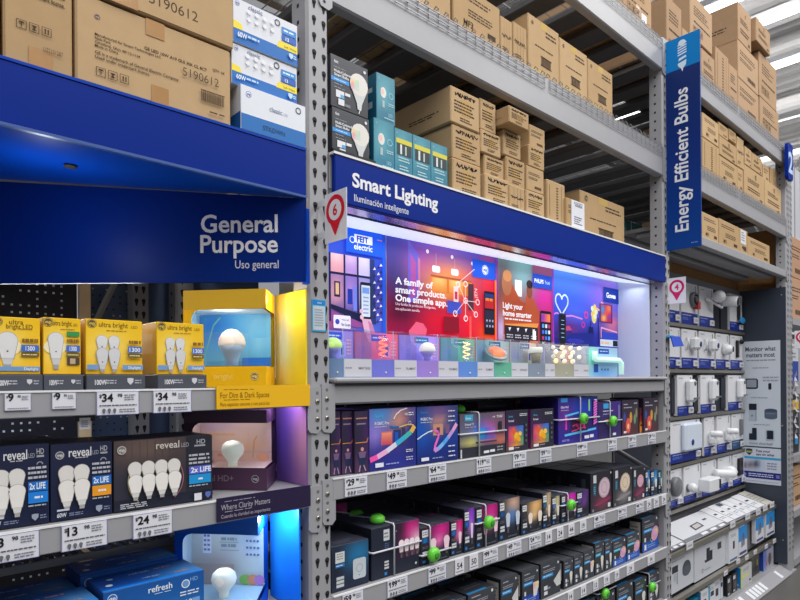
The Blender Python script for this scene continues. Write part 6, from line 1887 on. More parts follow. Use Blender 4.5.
bpy.context.view_layer.update()
byl = {o['label']: o for o in ALL}
g = lambda s: next(o for k, o in byl.items() if k.startswith(s))
wrap('green tag on top of the wide four bulb box', b2[0], (.30, .25), None, top=True)
wrap('green tag at the back, on the box behind the white square hub box', back0, (.80, .22), None, top=True)
wrap('green tag low on the front of the two pink bulbs box', b2[1], None, (433.5, 554.5))
wrap('green tag on the magenta glow box above the fifth price tag', b2[4], None, (489, 522.5))
wrap('green tag on the small box with the bright magenta edge', b2[9], None, (571, 505))
wrap('green tag behind the top edge of the television box', g('grey box showing a television'), (.26, .35), None, top=True)
wrap('green tag in the middle of the tall neon box', g('tall bright blue box with neon'), None, (583.5, 418.5))
wrap('green tag on the dark violet box beside the neon box', g('dark violet box with a green tag'), None, (613, 421))
wrap('green tag low at the photo bottom, first on the lowest shelf', b4[1], None, (605, 593.5))
wrap('green tag on the lowest shelf beside the sign upright', b4[4], None, (652, 587))

# ------------------------------------------------------------------ price tags on the rails
PG = 'white price tags on the shelf rails'


def ptag(px0, px1, zr, h, price, label, small=False, Y=-.0088):
    pm = (px0 + px1) / 2
    x0 = xz(px0, 400, Y)[0]; x1 = xz(px1, 400, Y)[0]
    z1 = zr; z0 = zr - h
    m = MB(); m.box(x0, x1, Y, Y + .0015, z0, z1, PAPER)
    f = front(m, x0, x1, Y - .0002, z0, z1); w = (x1 - x0)
    f.rect(0, 0, 1, 1, (224, 225, 233))
    if h > .03 and not small: f.frame(0, 0, 1, 1, .012, (110, 116, 176))
    d, c = (price.split('.') + [''])[:2]
    if small:
        f.text(d, .5, .35, .55, (26, 26, 34), 'c', .02, .8); f.dashes(.1, .1, .9, .25, 1, (120, 122, 132), 1)
    else:
        f.text('$', .06, .74, .2, (26, 26, 34), 'l', .02, .06); f.text(d, .12, .58, .46 if h > .04 else .6, (26, 26, 34), 'l', .028, .34); f.text(c, .48, .76, .2, (26, 26, 34), 'l', .02, .12)
        f.dashes(.64, .6, .92, .88, 3, (120, 122, 136), .8)
        if h > .04:
            f.dashes(.06, .36, .94, .46, 1, (70, 72, 84), 1); f.dashes(.52, .08, .92, .28, 2, (120, 122, 136), .9)
            for k in range(3): f.bulb(.16 + .12 * k, .06, .22, (110, 112, 124), (90, 92, 104))
        else:
            f.dashes(.1, .08, .9, .18, 1, (120, 122, 136), 1)
    o = m.build('shelf_price_tag', None, ((x0 + x1) / 2, Y, z0))
    return tag(o, label, 'price tag', PG)


ptag(4.5, 31, 1.637, .036, '9.98', 'price tag 9.98 under the yellow box cut by the photo edge')
ptag(52, 76, 1.637, .036, '9.98', 'price tag 9.98 under the narrow yellow box')
ptag(96.5, 139, 1.638, .055, '34.98', 'price tag 34.98 under the wide yellow box')
ptag(153, 191.5, 1.638, .055, '34.98', 'price tag 34.98 beside the yellow name strip')
ptag(-16, 38.5, 1.343, .058, '13.98', 'price tag 13.98 cut by the photo edge')
ptag(60.5, 106.5, 1.343, .058, '13.98', 'price tag 13.98 under the orange tagged box')
ptag(132, 171.5, 1.343, .058, '24.98', 'price tag 24.98 under the wide brownish box')
for a, b, pr, lb in ((344, 367, '29.98', 'price tag 29 under the slim purple boxes'), (386, 406.5, '49.98', 'price tag 49 under the rainbow ribbon box'), (428, 446, '64.98', 'price tag 64 under the looping ribbon box'), (476, 491, '119.98', 'price tag under the television box'),
                     (512.5, 526, '79.98', 'price tag 79 under the first orange splash box'), (539.5, 551, '39.98', 'price tag under the second orange splash box'), (576.5, 587, '199.98', 'price tag under the tall neon box'), (607.5, 616.5, '79.98', 'price tag under the dark violet box'), (628, 636, '29.98', 'price tag under the first string bulb box'), (647.5, 655.5, '29.98', 'price tag under the last string bulb box')):
    ptag(a, b, 1.358, .060, pr, lb)
for a, b, pr, lb, sm in ((341, 362, '59.98', 'price tag 59 under the square hub box', 0), (386, 406.5, '199.98', 'price tag 199 under the four bulb box', 0), (427, 445, '99.98', 'price tag 99 under the pink bulbs box', 0), (454, 463, '54', 'small price tag under the pink glow box', 1), (468.5, 477, '50', 'small price tag under the purple glow box', 1),
                         (482, 497, '99.98', 'price tag 99 under the magenta glow box', 0), (505.5, 520.5, '49.98', 'price tag 49 under the blue and tan box', 0), (528, 540.5, '24.98', 'price tag 24 under the warm orange box', 0), (544.5, 551, '14', 'small price tag under the slim tan box', 1), (556, 562.5, '24', 'small price tag under the pale yellow box', 1), (567.5, 573.5, '44', 'small price tag under the magenta edge box', 1),
                         (579, 585.5, '19', 'small price tag under the violet box', 1), (593, 604.5, '49.98', 'price tag under the pinkish disc box', 0), (617, 626, '54.98', 'price tag under the cream disc box', 0), (635, 643, '44.98', 'price tag under the small pink disc box', 0), (646, 650.5, '24', 'small price tag under the pale blue slim box', 1), (653, 658, '24', 'small price tag under the blue slim box', 1), (661, 665.5, '24', 'small price tag under the green slim box', 1)):
    ptag(a, b, .998, .056, pr, lb, small=bool(sm))
for a, b, pr, lb in ((566.5, 572, '14', 'small price tag under the first narrow grey box'), (579.5, 585, '14', 'small price tag under the second narrow grey box'), (592, 597, '12', 'small price tag under the coloured narrow box'), (602.5, 608.5, '19', 'small price tag under the cyan lined grey box'), (613.5, 618, '19', 'small price tag under the first pink disc box'), (625.5, 633, '29', 'price tag under the second pink disc box'), (646.5, 653.5, '34', 'price tag under the pastel disc box')):
    ptag(a, b, .692, .052, pr, lb, small=True)
t = thing('barcode_card', 'small white barcode card hanging under the yellow box shelf', 'card', (-.65, -.002, 1.53), None)
m = MB(); p0 = xz(79.5, 418, .02); p1 = xz(90.5, 429, .02); m.box(p0[0], p1[0], .02, .0215, p1[1], p0[1], PAPER); f = front(m, p0[0], p1[0], .02, p1[1], p0[1]); f.dashes(.15, .15, .85, .8, 4, (120, 122, 132), .8); m.build('card', t)
m = MB(); m.box(p0[0] - .01, p1[0] + .01, .0205, .024, p0[1] - .008, p0[1] + .03, BLACKP); m.build('holder', t)
# ================================================================== bay 3: security camera wall
WY = .36
t = thing('panel_wall', 'lavender grey steel back wall behind the security camera boards', 'panel', (3.64, WY, .1))
m = MB(); m.box(2.49, 4.80, WY, WY + .012, .08, 2.43, PEGWALL); m.build('sheet', t)
DK3 = mat('dark_recess_panel', (34, 38, 52), rough=.6)
DKR = mat('dark_shelf_strip', (58, 58, 68), rough=.5)
t = thing('side_panel', 'tall charcoal side panel at the end of the camera wall', 'panel', (4.798, .18, .08))
m = MB(); m.box(4.788, 4.80, .004, .358, .08, 2.427, PANEL, bev=.002); m.build('sheet', t)
for zz in (2.36, 1.25, .28):
    m = MB(); m.lathe([(.007, 0), (.007, .002), (.003, .003)], (4.788, .035, zz), (-1, 0, 0), METAL, 10); m.build('screw', t)
OSB = mat('oriented_strand_board', (150, 108, 62), rough=.75, noise=.28, nscale=26, bump=.2)
t = thing('strand_board', 'brown strand board sheet closing the end of the bay above the charcoal panel', 'board', (4.887, .5, 2.3))
m = MB(); m.box(4.8835, 4.8905, .085, .955, 2.2, 2.95, OSB); m.build('sheet', t)
t = thing('strand_board', 'brown strand board strip at the back, just above the camera wall', 'board', (3.6, .378, 2.4))
m = MB(); m.box(2.5, 4.80, .374, .382, 2.40, 2.51, OSB); m.build('sheet', t)


def side_face(m, y0, y1, z0, z1, X=4.7878, M_=None):
    return leftside(m, X, y0, y1, z0, z1, M_ or SATIN)


t = thing('info_board', 'light grey board reading Monitor what matters most on the charcoal panel', 'sign', (4.78, .2, 1.06))
m = MB(); m.box(4.784, 4.7875, .046, .348, 1.062, 1.978, WHITEP); m.build('backing', t)
m = MB(); f = side_face(m, .046, .348, 1.062, 1.978, 4.784)
f.grad(0, 0, 1, 1, vgrad((0, (196, 206, 218)), (1, (204, 210, 220))), 1, 2); K = (70, 78, 92)
f.text('Monitor what', .5, .905, .060, K, 'c', .022, .78); f.text('matters most', .5, .848, .060, K, 'c', .022, .74); f.dashes(.14, .805, .9, .83, 1, (130, 138, 152), 1); f.dashes(.3, .735, .72, .755, 1, (140, 148, 160), 1)
f.rrect(.10, .545, .44, .645, (38, 44, 58), .2); f.rrect(.14, .56, .40, .635, (150, 156, 170), .1); f.rrect(.70, .54, .78, .60, (34, 38, 50), .3); f.dashes(.56, .61, .96, .67, 2, (150, 158, 170), 1)
f.dashes(.26, .455, .70, .47, 1, (130, 138, 150), 1); f.rect(.20, .345, .40, .405, (34, 40, 54)); f.rect(.20, .24, .36, .34, (172, 184, 198)); f.rect(.36, .24, .40, .34, (150, 162, 178)); f.ell(.28, .29, .03, (120, 132, 150))
f.poly([(.60, .28), (.92, .28), (.92, .345), (.60, .345)], (86, 98, 118)); f.ell(.76, .345, .16, (70, 80, 100), ry=.05); f.ell(.76, .28, .16, (86, 98, 118), ry=.05); f.ell(.76, .315, .14, (110, 122, 142), ry=.02)
f.dashes(.32, .20, .74, .215, 1, (140, 148, 160), 1); f.rrect(.28, .06, .40, .175, (34, 40, 52), .2); f.rect(.20, .06, .30, .12, (34, 40, 52)); f.rrect(.66, .075, .82, .155, (34, 40, 52), .1); f.frame(.64, .06, .84, .16, .008, (150, 158, 170)); f.text('vivint doorbell', .5, .018, .034, (110, 118, 132), 'c', .0, .7)
m.build('printed_sheet', t)
t = thing('info_poster', 'white and blue poster with a shield badge under the grey board', 'sign', (4.78, .2, .74))
m = MB(); m.box(4.784, 4.7875, .046, .349, .739, 1.05, WHITEP); m.build('backing', t)
m = MB(); f = side_face(m, .046, .349, .739, 1.05, 4.784); f.rect(0, 0, 1, 1, (200, 206, 220)); f.rect(0, .68, 1, .745, (60, 160, 206)); f.rect(0, .14, 1, .33, (40, 44, 120)); f.shield(.2, .87, .085, (60, 66, 96)); f.rect(.13, .85, .27, .90, (160, 170, 60))
f.text('Puts your', .38, .885, .09, (50, 60, 90), 'l', .02, .36); f.text('eye on what', .38, .79, .09, (50, 60, 90), 'l', .02, .52); f.grad(0, .34, .6, .68, blobs((190, 200, 222), (.1, .4, .15, .3, (110, 90, 100)), (.4, .5, .15, .3, (120, 110, 120)), (.65, .6, .12, .3, (60, 60, 80))), 8, 4); f.dashes(.66, .40, .92, .62, 3, (130, 140, 170), .9); f.dashes(.18, .18, .82, .29, 2, (200, 206, 236), 1); f.ell(.08, .235, .04, (130, 136, 190)); f.rect(.88, .19, .97, .28, (110, 116, 180)); f.dashes(.05, .05, .95, .08, 1, (150, 160, 190), 1)
m.build('printed_sheet', t)

# rails between the rows of boards
for z, lb in ((2.04, 'dark rail below the top row of camera boards'), (1.705, 'dark rail above the row of white plug cameras'), (1.363, 'dark rail above the row with the wide white board'), (1.02, 'dark rail above the lowest row of camera boards'), (.70, 'dark rail just above the sloping white packages')):
    m = MB(); m.box(2.5, 4.785, .325, WY - .001, z - .012, z + .012, DKR); m.box(2.5, 4.785, .318, .326, z - .005, z + .018, METAL)
    tag(m.build('wall_rail', None, (3.64, .34, z)), lb, 'rail', 'rails of the camera wall')

BYF = .33
TAGM = mat('round_price_card', (206, 206, 212), rough=.5)
LENS = mat('camera_lens', (16, 18, 24), rough=.08)
CAMW = mat('camera_white', (228, 230, 234), rough=.3)
CAMG = mat('camera_grey', (112, 114, 120), rough=.4)


def board(px0, px1, z0, z1, blue, label, dots=True, lc=(12, 40, 140)):
    x0 = xz(px0 + .35, 380, BYF)[0]; x1 = xz(px1 - .35, 380, BYF)[0]
    t = thing('camera_board', label, 'display board', ((x0 + x1) / 2, BYF, z0), 'security camera boards on the wall')
    m = MB(); m.box(x0, x1, BYF, .357, z0, z1, WHITEP, bev=.002); m.build('board', t)
    m = MB(); f = front(m, x0, x1, BYF, z0, z1); f.rect(.0, blue, 1, 1, (222, 223, 228)); f.rect(0, 0, 1, blue, lc); f.dashes(.08, blue * .74, .6, blue * .84, 1, (226, 232, 246), 1); f.dashes(.08, blue * .35, .4, blue * .62, 2, (110, 140, 220), 1)
    if dots:
        for k in range(3): f.ell(.88, .93 - .06 * k, .03, (120, 124, 134))
        f.dashes(.1, .90, .35, .95, 1, (150, 152, 160), 1)
    m.build('printed_face', t)
    m = MB(); w = .042; ww = min(.085, (x1 - x0) * .4); xx = x1 - ww * .55
    m.box(xx - ww / 2, xx + ww / 2, BYF - .012, BYF - .001, z0 + .012, z0 + .012 + w * 1.1, TAGM, bev=.006); f = front(m, xx - ww / 2, xx + ww / 2, BYF - .012, z0 + .012, z0 + .012 + w * 1.1); f.dashes(.2, .3, .8, .7, 2, (70, 74, 90), 1)
    m.build('price_card', t)
    return t, x0, x1


def dark(px0, px1, z0, z1, label, c=DK3):
    x0 = xz(px0, 380, .35)[0]; x1 = xz(px1, 380, .35)[0]
    m = MB(); m.box(x0 + .006, x1 - .006, .347, .357, z0, z1, c)
    tag(m.build('blank_panel', None, ((x0 + x1) / 2, .35, z0)), label, 'panel', 'dark filler panels of the camera wall')


def cyl(t, o, ax, r, L, m_, name, lens=True, par=None):
    m = MB(); m.lathe([(r * .75, 0), (r, .006), (r, L - .006), (r * .9, L)], o, ax, m_, 18); c = m.build(name, par or t)
    if lens:
        m = MB(); m.lathe([(r * .78, L), (r * .78, L + .001), (r * .3, L + .0015)], o, ax, LENS, 16); m.build('lens', c)
    return c


for zz0, zz1, lb in ((2.062, 2.38, 'top'), (1.736, 2.026, 'second'), (1.385, 1.684, 'third'), (1.048, 1.352, 'fourth'), (.737, 1.006, 'lowest')):
    m = MB(); m.box(2.5, 4.78, .3575, WY - .0005, zz0, zz1, DK3)
    tag(m.build('backing_strip', None, (3.64, .358, zz0)), 'dark backing strip behind the %s row of camera boards' % lb, 'panel', 'dark backing strips of the camera wall')
za, zb = 2.062, 2.372
t, a, b = board(668, 680, za, zb, .28, 'camera board behind the magenta pin card in the top row')
t, a, b = board(681.3, 698.2, za, zb, .28, 'camera board with a round black and red lens in the top row')
cx = b - .10; m = MB(); m.lathe([(.055, 0), (.058, .02), (.05, .03)], (cx, BYF, zb - .12), (0, -1, 0), CAMG, 20); c = m.build('camera_body', t); m = MB(); m.lathe([(.042, .03), (.042, .034), (.02, .036)], (cx, BYF, zb - .12), (0, -1, 0), LENS, 18); m.build('lens', c); m = MB(); m.box(cx + .01, cx + .06, BYF - .04, BYF - .004, zb - .19, zb - .135, mat('red_plastic', (190, 40, 50), rough=.4)); m.build('red_badge', t)
t, a, b = board(699.4, 714, za, zb, .26, 'top row board carrying a white floodlight camera with two round heads')
m = MB(); m.ball((b - .10, .25, zb - .075), .048, CAMW, 16); m.build('flood_head', t)
cyl(t, (b + .09, .31, zb - .09), (.12, -.98, -.1), .042, .13, CAMW, 'camera_body')
m = MB(); m.tube([(b - .18, .32, zb - .09), (b - .08, .28, zb - .13), (b + .04, .28, zb - .15), (b + .12, .30, zb - .11)], .010, CAMW, 8); m.build('arm', t)
t, a, b = board(729.7, 742.7, za + .004, zb + .006, .24, 'camera board with a black doorbell and a cyan oval badge in the top row')
m = MB(); m.box(a + .17, a + .21, BYF - .02, BYF - .001, zb - .21, zb - .08, BLACKP, bev=.006); m.build('doorbell', t)
m = MB(); m.ball((b - .08, BYF - .03, za + .095), .078, mat('cyan_badge', (40, 150, 220), rough=.4), 16, sq=(.9, .08, .36)); m.build('oval_badge', t)
dark(720.5, 729.4, za, zb - .06, 'dark filler panel under the floodlight camera'); dark(698.4, 699.2, za, zb, 'narrow dark gap panel in the top row')
za, zb = 1.736, 2.024
t, a, b = board(668, 680.2, za, zb, .265, 'camera board behind the blue leaflet in the second row')
for px0, px1, lb in ((681.4, 697.6, 'second row board with a square white camera, first of two'), (698.8, 714.8, 'second row board with a square white camera, second of two')):
    t, a, b = board(px0, px1, za, zb, .265, lb)
    cx = b - .11; m = MB(); m.box(cx - .05, cx + .05, .265, BYF - .001, zb - .155, zb - .055, CAMW, bev=.02); c = m.build('camera_body', t)
    m = MB(); m.lathe([(.02, 0), (.02, .004), (.01, .006)], (cx + .01, .265, zb - .11), (0, -1, 0), mat('blue_lens', (40, 60, 120), rough=.1), 14); m.build('lens', c)
    m = MB(); m.tube([(cx - .1, .32, zb - .06), (cx - .12, .30, zb - .1), (cx - .1, .32, zb - .15)], .008, CAMW, 6); m.build('side_bracket', t)
t, a, b = board(715.7, 729.2, za, zb, .265, 'second row board with a white dome camera beside the black bar doorbell')
m = MB(); m.lathe([(.046, 0), (.048, .03), (.036, .06), (.018, .075)], (b - .13, BYF, zb - .13), (.2, -1, .0), CAMW, 20); c = m.build('camera_body', t); m = MB(); m.lathe([(.022, .068), (.022, .078), (.01, .08)], (b - .13, BYF, zb - .13), (.2, -1, 0), LENS, 14); m.build('lens', c)
t, a, b = board(730.2, 742.9, za, zb, .265, 'second row board with a tall black bar doorbell')
m = MB(); m.box(a + .12, a + .17, BYF - .018, BYF - .001, zb - .19, zb - .04, BLACKP, bev=.006); m.build('doorbell', t)
m = MB(); m.ball((a + .24, BYF - .012, zb - .05), .022, BLACKP, 10); m.build('camera_body', t)
za, zb = 1.385, 1.682
for px0, px1, lb in ((676.8, 692.7, 'third row board with a white upright plug camera, nearest the upright'), (700, 714.7, 'third row board with a white upright plug camera, in the middle'), (727.4, 741.6, 'third row board with a white upright plug camera beside the charcoal panel')):
    t, a, b = board(px0, px1, za, zb, .235, lb)
    cx = b - .10; m = MB(); m.box(cx - .05, cx + .05, .272, BYF - .001, zb - .20, zb - .03, CAMW, bev=.018); c = m.build('camera_body', t); m = MB(); m.box(cx - .03, cx + .055, .262, .32, zb - .175, zb - .165, CAMG); m.build('seam_trim', c)
    m = MB(); m.lathe([(.016, 0), (.016, .005)], (cx, .272, zb - .06), (0, -1, 0), CAMG, 12); m.build('lens', c)
for px0, px1, lb in ((670.5, 676.4, 'dark filler panel by the upright in the third row'), (693.2, 699.6, 'dark filler panel between the first two plug cameras'), (720.5, 727, 'dark filler panel before the last plug camera')): dark(px0, px1, za + .02, zb - .02, lb)
za, zb = 1.048, 1.35
t, a, b = board(669, 699.6, za - .0, zb - .004, .235, 'wide white board with a big pale doorbell base in the fourth row')
m = MB(); m.box(b - .36, b - .06, .285, BYF - .001, za + .075, zb - .02, mat('pale_blue_white', (214, 224, 240), rough=.3), bev=.03); c = m.build('camera_body', t); m = MB(); m.lathe([(.022, 0), (.022, .004), (.012, .005)], (b - .25, .285, za + .14), (0, -1, 0), mat('blue_button', (40, 70, 140), rough=.2), 16); m.build('button', c)
for px0, px1, lb in ((703.4, 714.2, 'fourth row board with a small white camera next to the wide board'), (716, 730, 'fourth row board with a white two piece camera')):
    t, a, b = board(px0, px1, za, zb, .235, lb)
    cx = b - .08; cyl(t, (cx - .06, .31, zb - .13), (.5, -.8, 0), .026, .085, CAMW, 'camera_body'); m = MB(); m.box(cx - .05, cx + .04, .27, BYF - .001, zb - .21, zb - .175, CAMW, bev=.008); m.build('bracket', t)
t, a, b = board(731, 743.2, za, zb, .25, 'fourth row board with a slim black doorbell beside the charcoal panel', lc=(24, 70, 110))
m = MB(); m.box(b - .10, b - .05, BYF - .02, BYF - .001, zb - .19, zb - .05, CAMG, bev=.01); m.build('doorbell', t)
dark(699.8, 703, za, zb - .03, 'dark filler panel beside the wide white board')
za, zb = .737, 1.004
t, a, b = board(669, 681, za, zb, .19, 'lowest row board with dotted edge, partly behind the upright')
m = MB(); m.lathe([(.07, 0), (.07, .03), (.06, .04)], (a + .06, BYF, zb - .12), (0, -1, 0), CAMG, 20); m.build('camera_body', t)
t, a, b = board(682.6, 699.8, za, zb, .19, 'lowest row board with a small white globe camera')
m = MB(); m.ball((b - .255, .285, za + .115), .034, CAMW, 14); c = m.build('camera_body', t); m = MB(); m.lathe([(.03, 0), (.03, .012), (.012, .02)], (b - .24, BYF, za + .105), (0, -1, 0), CAMG, 14); m.build('mount', t)
t, a, b = board(700.6, 715.4, za, zb, .19, 'lowest row board with a large white box camera')
m = MB(); m.box(a - .20, a + .0, .19, .28, za + .075, za + .175, CAMW, bev=.01); c = m.build('camera_body', t); m = MB(); m.box(a - .035, a - .008, .186, .191, za + .09, za + .16, LENS); m.build('lens', c); m = MB(); m.tube([(a - .06, .28, za + .1), (a + .02, .329, za + .1)], .02, CAMW, 8); m.build('mount', t)
t, a, b = board(717.2, 731, za, zb, .19, 'lowest row board with white cylinder and dome cameras')
cyl(t, (a - .16, .30, zb - .10), (.75, -.5, -.05), .034, .17, CAMW, 'camera_body')
m = MB(); m.lathe([(.042, 0), (.046, .015), (.046, .04), (.034, .06), (.015, .068)], (b - .12, .31, zb - .14), (.1, -.6, .6), CAMW, 18); m.build('dome_camera', t)
t, a, b = board(731.8, 744.2, za, zb, .19, 'lowest row board with a wide black doorbell beside the charcoal panel')
m = MB(); m.box(a + .10, a + .21, BYF - .02, BYF - .001, zb - .19, zb - .04, BLACKP, bev=.008); m.build('doorbell', t)

# ---- sloping tray of demo packages
YB, ZBk, YFr, ZFr = .325, .642, .10, .575


def slope(x, s):
    return (x, YB + (YFr - YB) * s, ZBk + (ZFr - ZBk) * s)


t = thing('sloping_tray', 'dark sloping tray under the white demo packages', 'tray', (3.6, .2, .6))
m = MB(); m.hexa([slope(2.5, 1.02), slope(4.78, 1.02), slope(4.78, 0), slope(2.5, 0)] + [(p[0], p[1], p[2] + .01) for p in (slope(2.5, 1.02), slope(4.78, 1.02), slope(4.78, 0), slope(2.5, 0))], DKR); m.build('tray_top', t)
m = MB(); m.box(2.5, 4.78, .078, .095, .545, .578, METAL, bev=.003); m.build('front_rail', t)
TRG = 'white packages lying on the sloping tray'
nrm = Vector((0, -(ZFr - ZBk), (YFr - YB))).normalized()
if nrm.z < 0: nrm = -nrm


def slab(x0, x1, s0, s1, th, label, paint, col=(222, 222, 228), lift=.0115):
    a, b, c, d = (Vector(slope(x0, s1)), Vector(slope(x1, s1)), Vector(slope(x1, s0)), Vector(slope(x0, s0)))
    up = nrm
    m = MB(); lo = [p + up * lift for p in (a, b, c, d)]; hi = [p + up * (lift + th) for p in (a, b, c, d)]
    m.hexa([tuple(p) for p in lo + hi], PRINT, col)
    f = Face(m, hi[0], b - a, d - a, (b - a).length, (d - a).length); paint(f)
    o = m.build('demo_package', None, tuple((a + c) / 2))
    return tag(o, label, 'package', TRG)


def pk_tablet(f):
    f.rect(0, 0, 1, 1, (206, 208, 214)); f.rect(0, 0, 1, .16, (120, 122, 130))
    for k in range(3): f.rect(.36 + .22 * k, .02, .50 + .22 * k, .12, (226, 226, 232))
    f.poly([(.38, .3), (.62, .34), (.64, .6), (.42, .56)], (60, 60, 68)); f.poly([(.42, .35), (.59, .38), (.61, .55), (.45, .52)], (190, 186, 186)); f.rect(.76, .55, .85, .62, (60, 62, 70))


def pk(s):
    def fn(f):
        f.rect(0, 0, 1, 1, (220, 221, 226)); f.rect(0, 0, 1, .07, (110, 112, 120)); f.rect(.25, .52, .65, .60, (70, 72, 80)); f.dashes(.2, .25, .8, .4, 2, (150, 152, 160), .8)
        if s: f.rect(.1, .80, .9, .98, (70, 80, 100))
    return fn


slab(2.52, 2.94, .25, 1, .006, 'grey package with white flaps on the tray, behind the upright', pk_tablet, (160, 162, 170))
slab(2.96, 3.69, .10, 1, .008, 'large white tablet package on the sloping tray', pk_tablet)
for k, (a, b, lb) in enumerate(((3.71, 3.85, 'first narrow white package after the tablet package on the tray'), (3.86, 3.99, 'second narrow white package on the tray'), (4.0, 4.12, 'third narrow white package on the tray, with a dark band'), (4.13, 4.26, 'fourth narrow white package on the tray'), (4.27, 4.39, 'fifth narrow white package on the tray'))):
    slab(a, b, .05, 1, .006 + .001 * (k % 2), lb, pk(k == 2))
slab(4.40, 4.58, .02, 1, .009, 'wide white package on the tray before the ribbed one', pk(False))
slab(4.59, 4.76, .0, .98, .012, 'beige ribbed package at the far end of the sloping tray', lambda f: (f.rect(0, 0, 1, 1, (196, 192, 184)), f.dashes(.1, .2, .9, .8, 5, (150, 146, 140), .9)), (200, 196, 190))
RG = 'round price cards on the camera tray rail'


def rtag(px, py, Y, label, r=.028):
    x, z = xz(px, py, Y)
    q = r * 1.9; r *= .85
    m = MB(); m.box(x - q, x + q, Y, Y + .004, z - r, z + r, TAGM, bev=.0035)
    f = front(m, x - q, x + q, Y, z - r, z + r); f.rrect(.05, .05, .95, .95, (214, 214, 220), .3); f.dashes(.2, .35, .8, .65, 2, (60, 62, 76), 1)
    tag(m.build('rail_price_card', None, (x, Y, z - r)), label, 'price tag', RG)


for px, py, lb in ((690, 545.5, 'round price card at the tray rail under the tablet package'), (733, 524.5, 'round price card at the tray rail above the first hanging pack'), (748, 516.5, 'round price card at the tray rail, middle of the rail'), (758.5, 512, 'round price card at the tray rail above the hanging blue pack'), (765.5, 508, 'round price card at the tray rail, last but one'), (772.3, 504.8, 'round price card at the far end of the tray rail')):
    rtag(px, py, .07, lb)

# ---- upright demo boxes and hanging packs below the tray
DG = 'demo boxes standing below the tray'


def dbox(x0, x1, z0, z1, label, paint, Y=.115):
    o = ((x0 + x1) / 2, Y, z0)
    m = MB(); m.box(x0, x1, Y, Y + .14, z0, z1, PRINT, (206, 208, 214), .003); f = front(m, x0 + .002, x1 - .002, Y, z0 + .002, z1 - .002); paint(f)
    return tag(m.build('demo_box', None, o), label, 'box', DG)


def d1(f):
    f.grad(0, 0, 1, 1, vgrad((0, (196, 200, 210)), (1, (206, 210, 216))), 1, 2); f.dashes(.35, .80, .75, .85, 1, (120, 124, 136), 1); f.rect(.40, .52, .56, .70, (44, 48, 60)); f.rect(.44, .30, .5, .5, (176, 182, 192)); f.rect(.52, .2, .55, .5, (140, 146, 158)); f.ell(.80, .50, .12, (70, 78, 88), ry=.09); f.poly([(.68, .42), (.92, .42), (.92, .50), (.68, .50)], (86, 94, 104)); f.ell(.80, .43, .12, (86, 94, 104), ry=.06)


def d2(f):
    f.grad(0, 0, 1, 1, vgrad((0, (196, 200, 210)), (1, (210, 213, 219))), 1, 2); f.rect(0, .96, 1, 1, (120, 122, 130)); f.dashes(.25, .84, .7, .88, 1, (120, 124, 136), 1); f.poly([(.34, .42), (.34, .72), (.44, .72), (.44, .62), (.52, .62), (.52, .36), (.30, .36), (.28, .44)], (40, 44, 56)); f.rect(.68, .54, .80, .72, (44, 48, 60)); f.rrect(.69, .55, .79, .71, (60, 64, 78), .1); f.ring(.22, .19, .025, .008, (110, 114, 126)); f.text('vivint doorbell', .28, .16, .07, (120, 124, 136), 'l', 0, .5)


dbox(2.53, 3.095, .30, .545, 'white demo box with a tower and a puck, nearest the sign upright', d1)
dbox(3.11, 3.72, .29, .555, 'white demo box with a black doorbell picture, below the tablet package', d2)
HG = 'packs hanging below the tray rail'


def hpack(px0, px1, ptop, zb, label, blue, Y=.09):
    x0, zt = xz(px0, ptop, Y); x1, _ = xz(px1, ptop, Y)
    zt = min(zt, .562)
    m = MB(); m.box(x0, x1, Y, Y + .03, zb, zt, PRINT, (216, 218, 224), .002); f = front(m, x0 + .001, x1 - .001, Y, zb + .001, zt - .001)
    f.rect(0, 0, 1, 1, (216, 218, 226))
    if blue: f.rect(0, .45, 1, 1, (40, 140, 216)); f.dashes(.1, .86, .7, .92, 1, (200, 226, 246), 1); f.poly([(.3, .25), (.7, .3), (.75, .52), (.55, .6), (.3, .5)], (130, 134, 150)); f.ell(.55, .55, .12, (90, 100, 130), ry=.16); f.rect(.1, .05, .9, .13, (70, 80, 130))
    else: f.rect(.42, .36, .62, .58, (46, 48, 58)); f.rect(.1, .04, .9, .10, (90, 110, 150)); f.dashes(.2, .7, .8, .8, 2, (150, 152, 162), .8)
    tag(m.build('hanging_pack', None, ((x0 + x1) / 2, Y, zb)), label, 'package', HG)


hpack(728.8, 738, 527.5, .30, 'white hanging pack with a small black device, beside the demo box', False)
hpack(738.4, 747, 524, .305, 'hanging pack with a blue top, next to the white one', True)
hpack(755.5, 763.5, 516, .335, 'hanging pack with a blue top, after the grey gap', True)
hpack(766, 774.5, 510.5, .335, 'hanging pack with a blue top, closest to the charcoal panel', True)
t = thing('filler_panel', 'plain grey panel between the hanging blue packs', 'panel', (4.0, .14, .3)); m = MB(); m.box(3.74, 4.78, .13, .14, .29, .56, mat('mid_grey_steel', (106, 106, 110), rough=.5)); m.build('sheet', t)
t = thing('lower_rail', 'grey rail with round price cards under the hanging packs', 'rail', (3.6, .08, .28)); m = MB(); m.box(2.5, 4.78, .075, .11, .255, .287, METAL, bev=.003); m.build('bar', t); m = MB(); m.box(2.5, 4.78, .11, .34, .262, .27, DKR); m.build('deck', t)
for px, py, lb in ((726, 573, 'round price card on the lower rail under the demo box'), (738.5, 561.5, 'round price card on the lower rail under the white pack'), (747, 557.5, 'round price card on the lower rail under the first blue pack'), (755.5, 552, 'round price card on the lower rail in the grey gap'), (766.5, 546.5, 'round price card on the lower rail under the second blue pack'), (774.5, 541, 'round price card at the end of the lower rail')):
    rtag(px, py, .068, lb, .02)

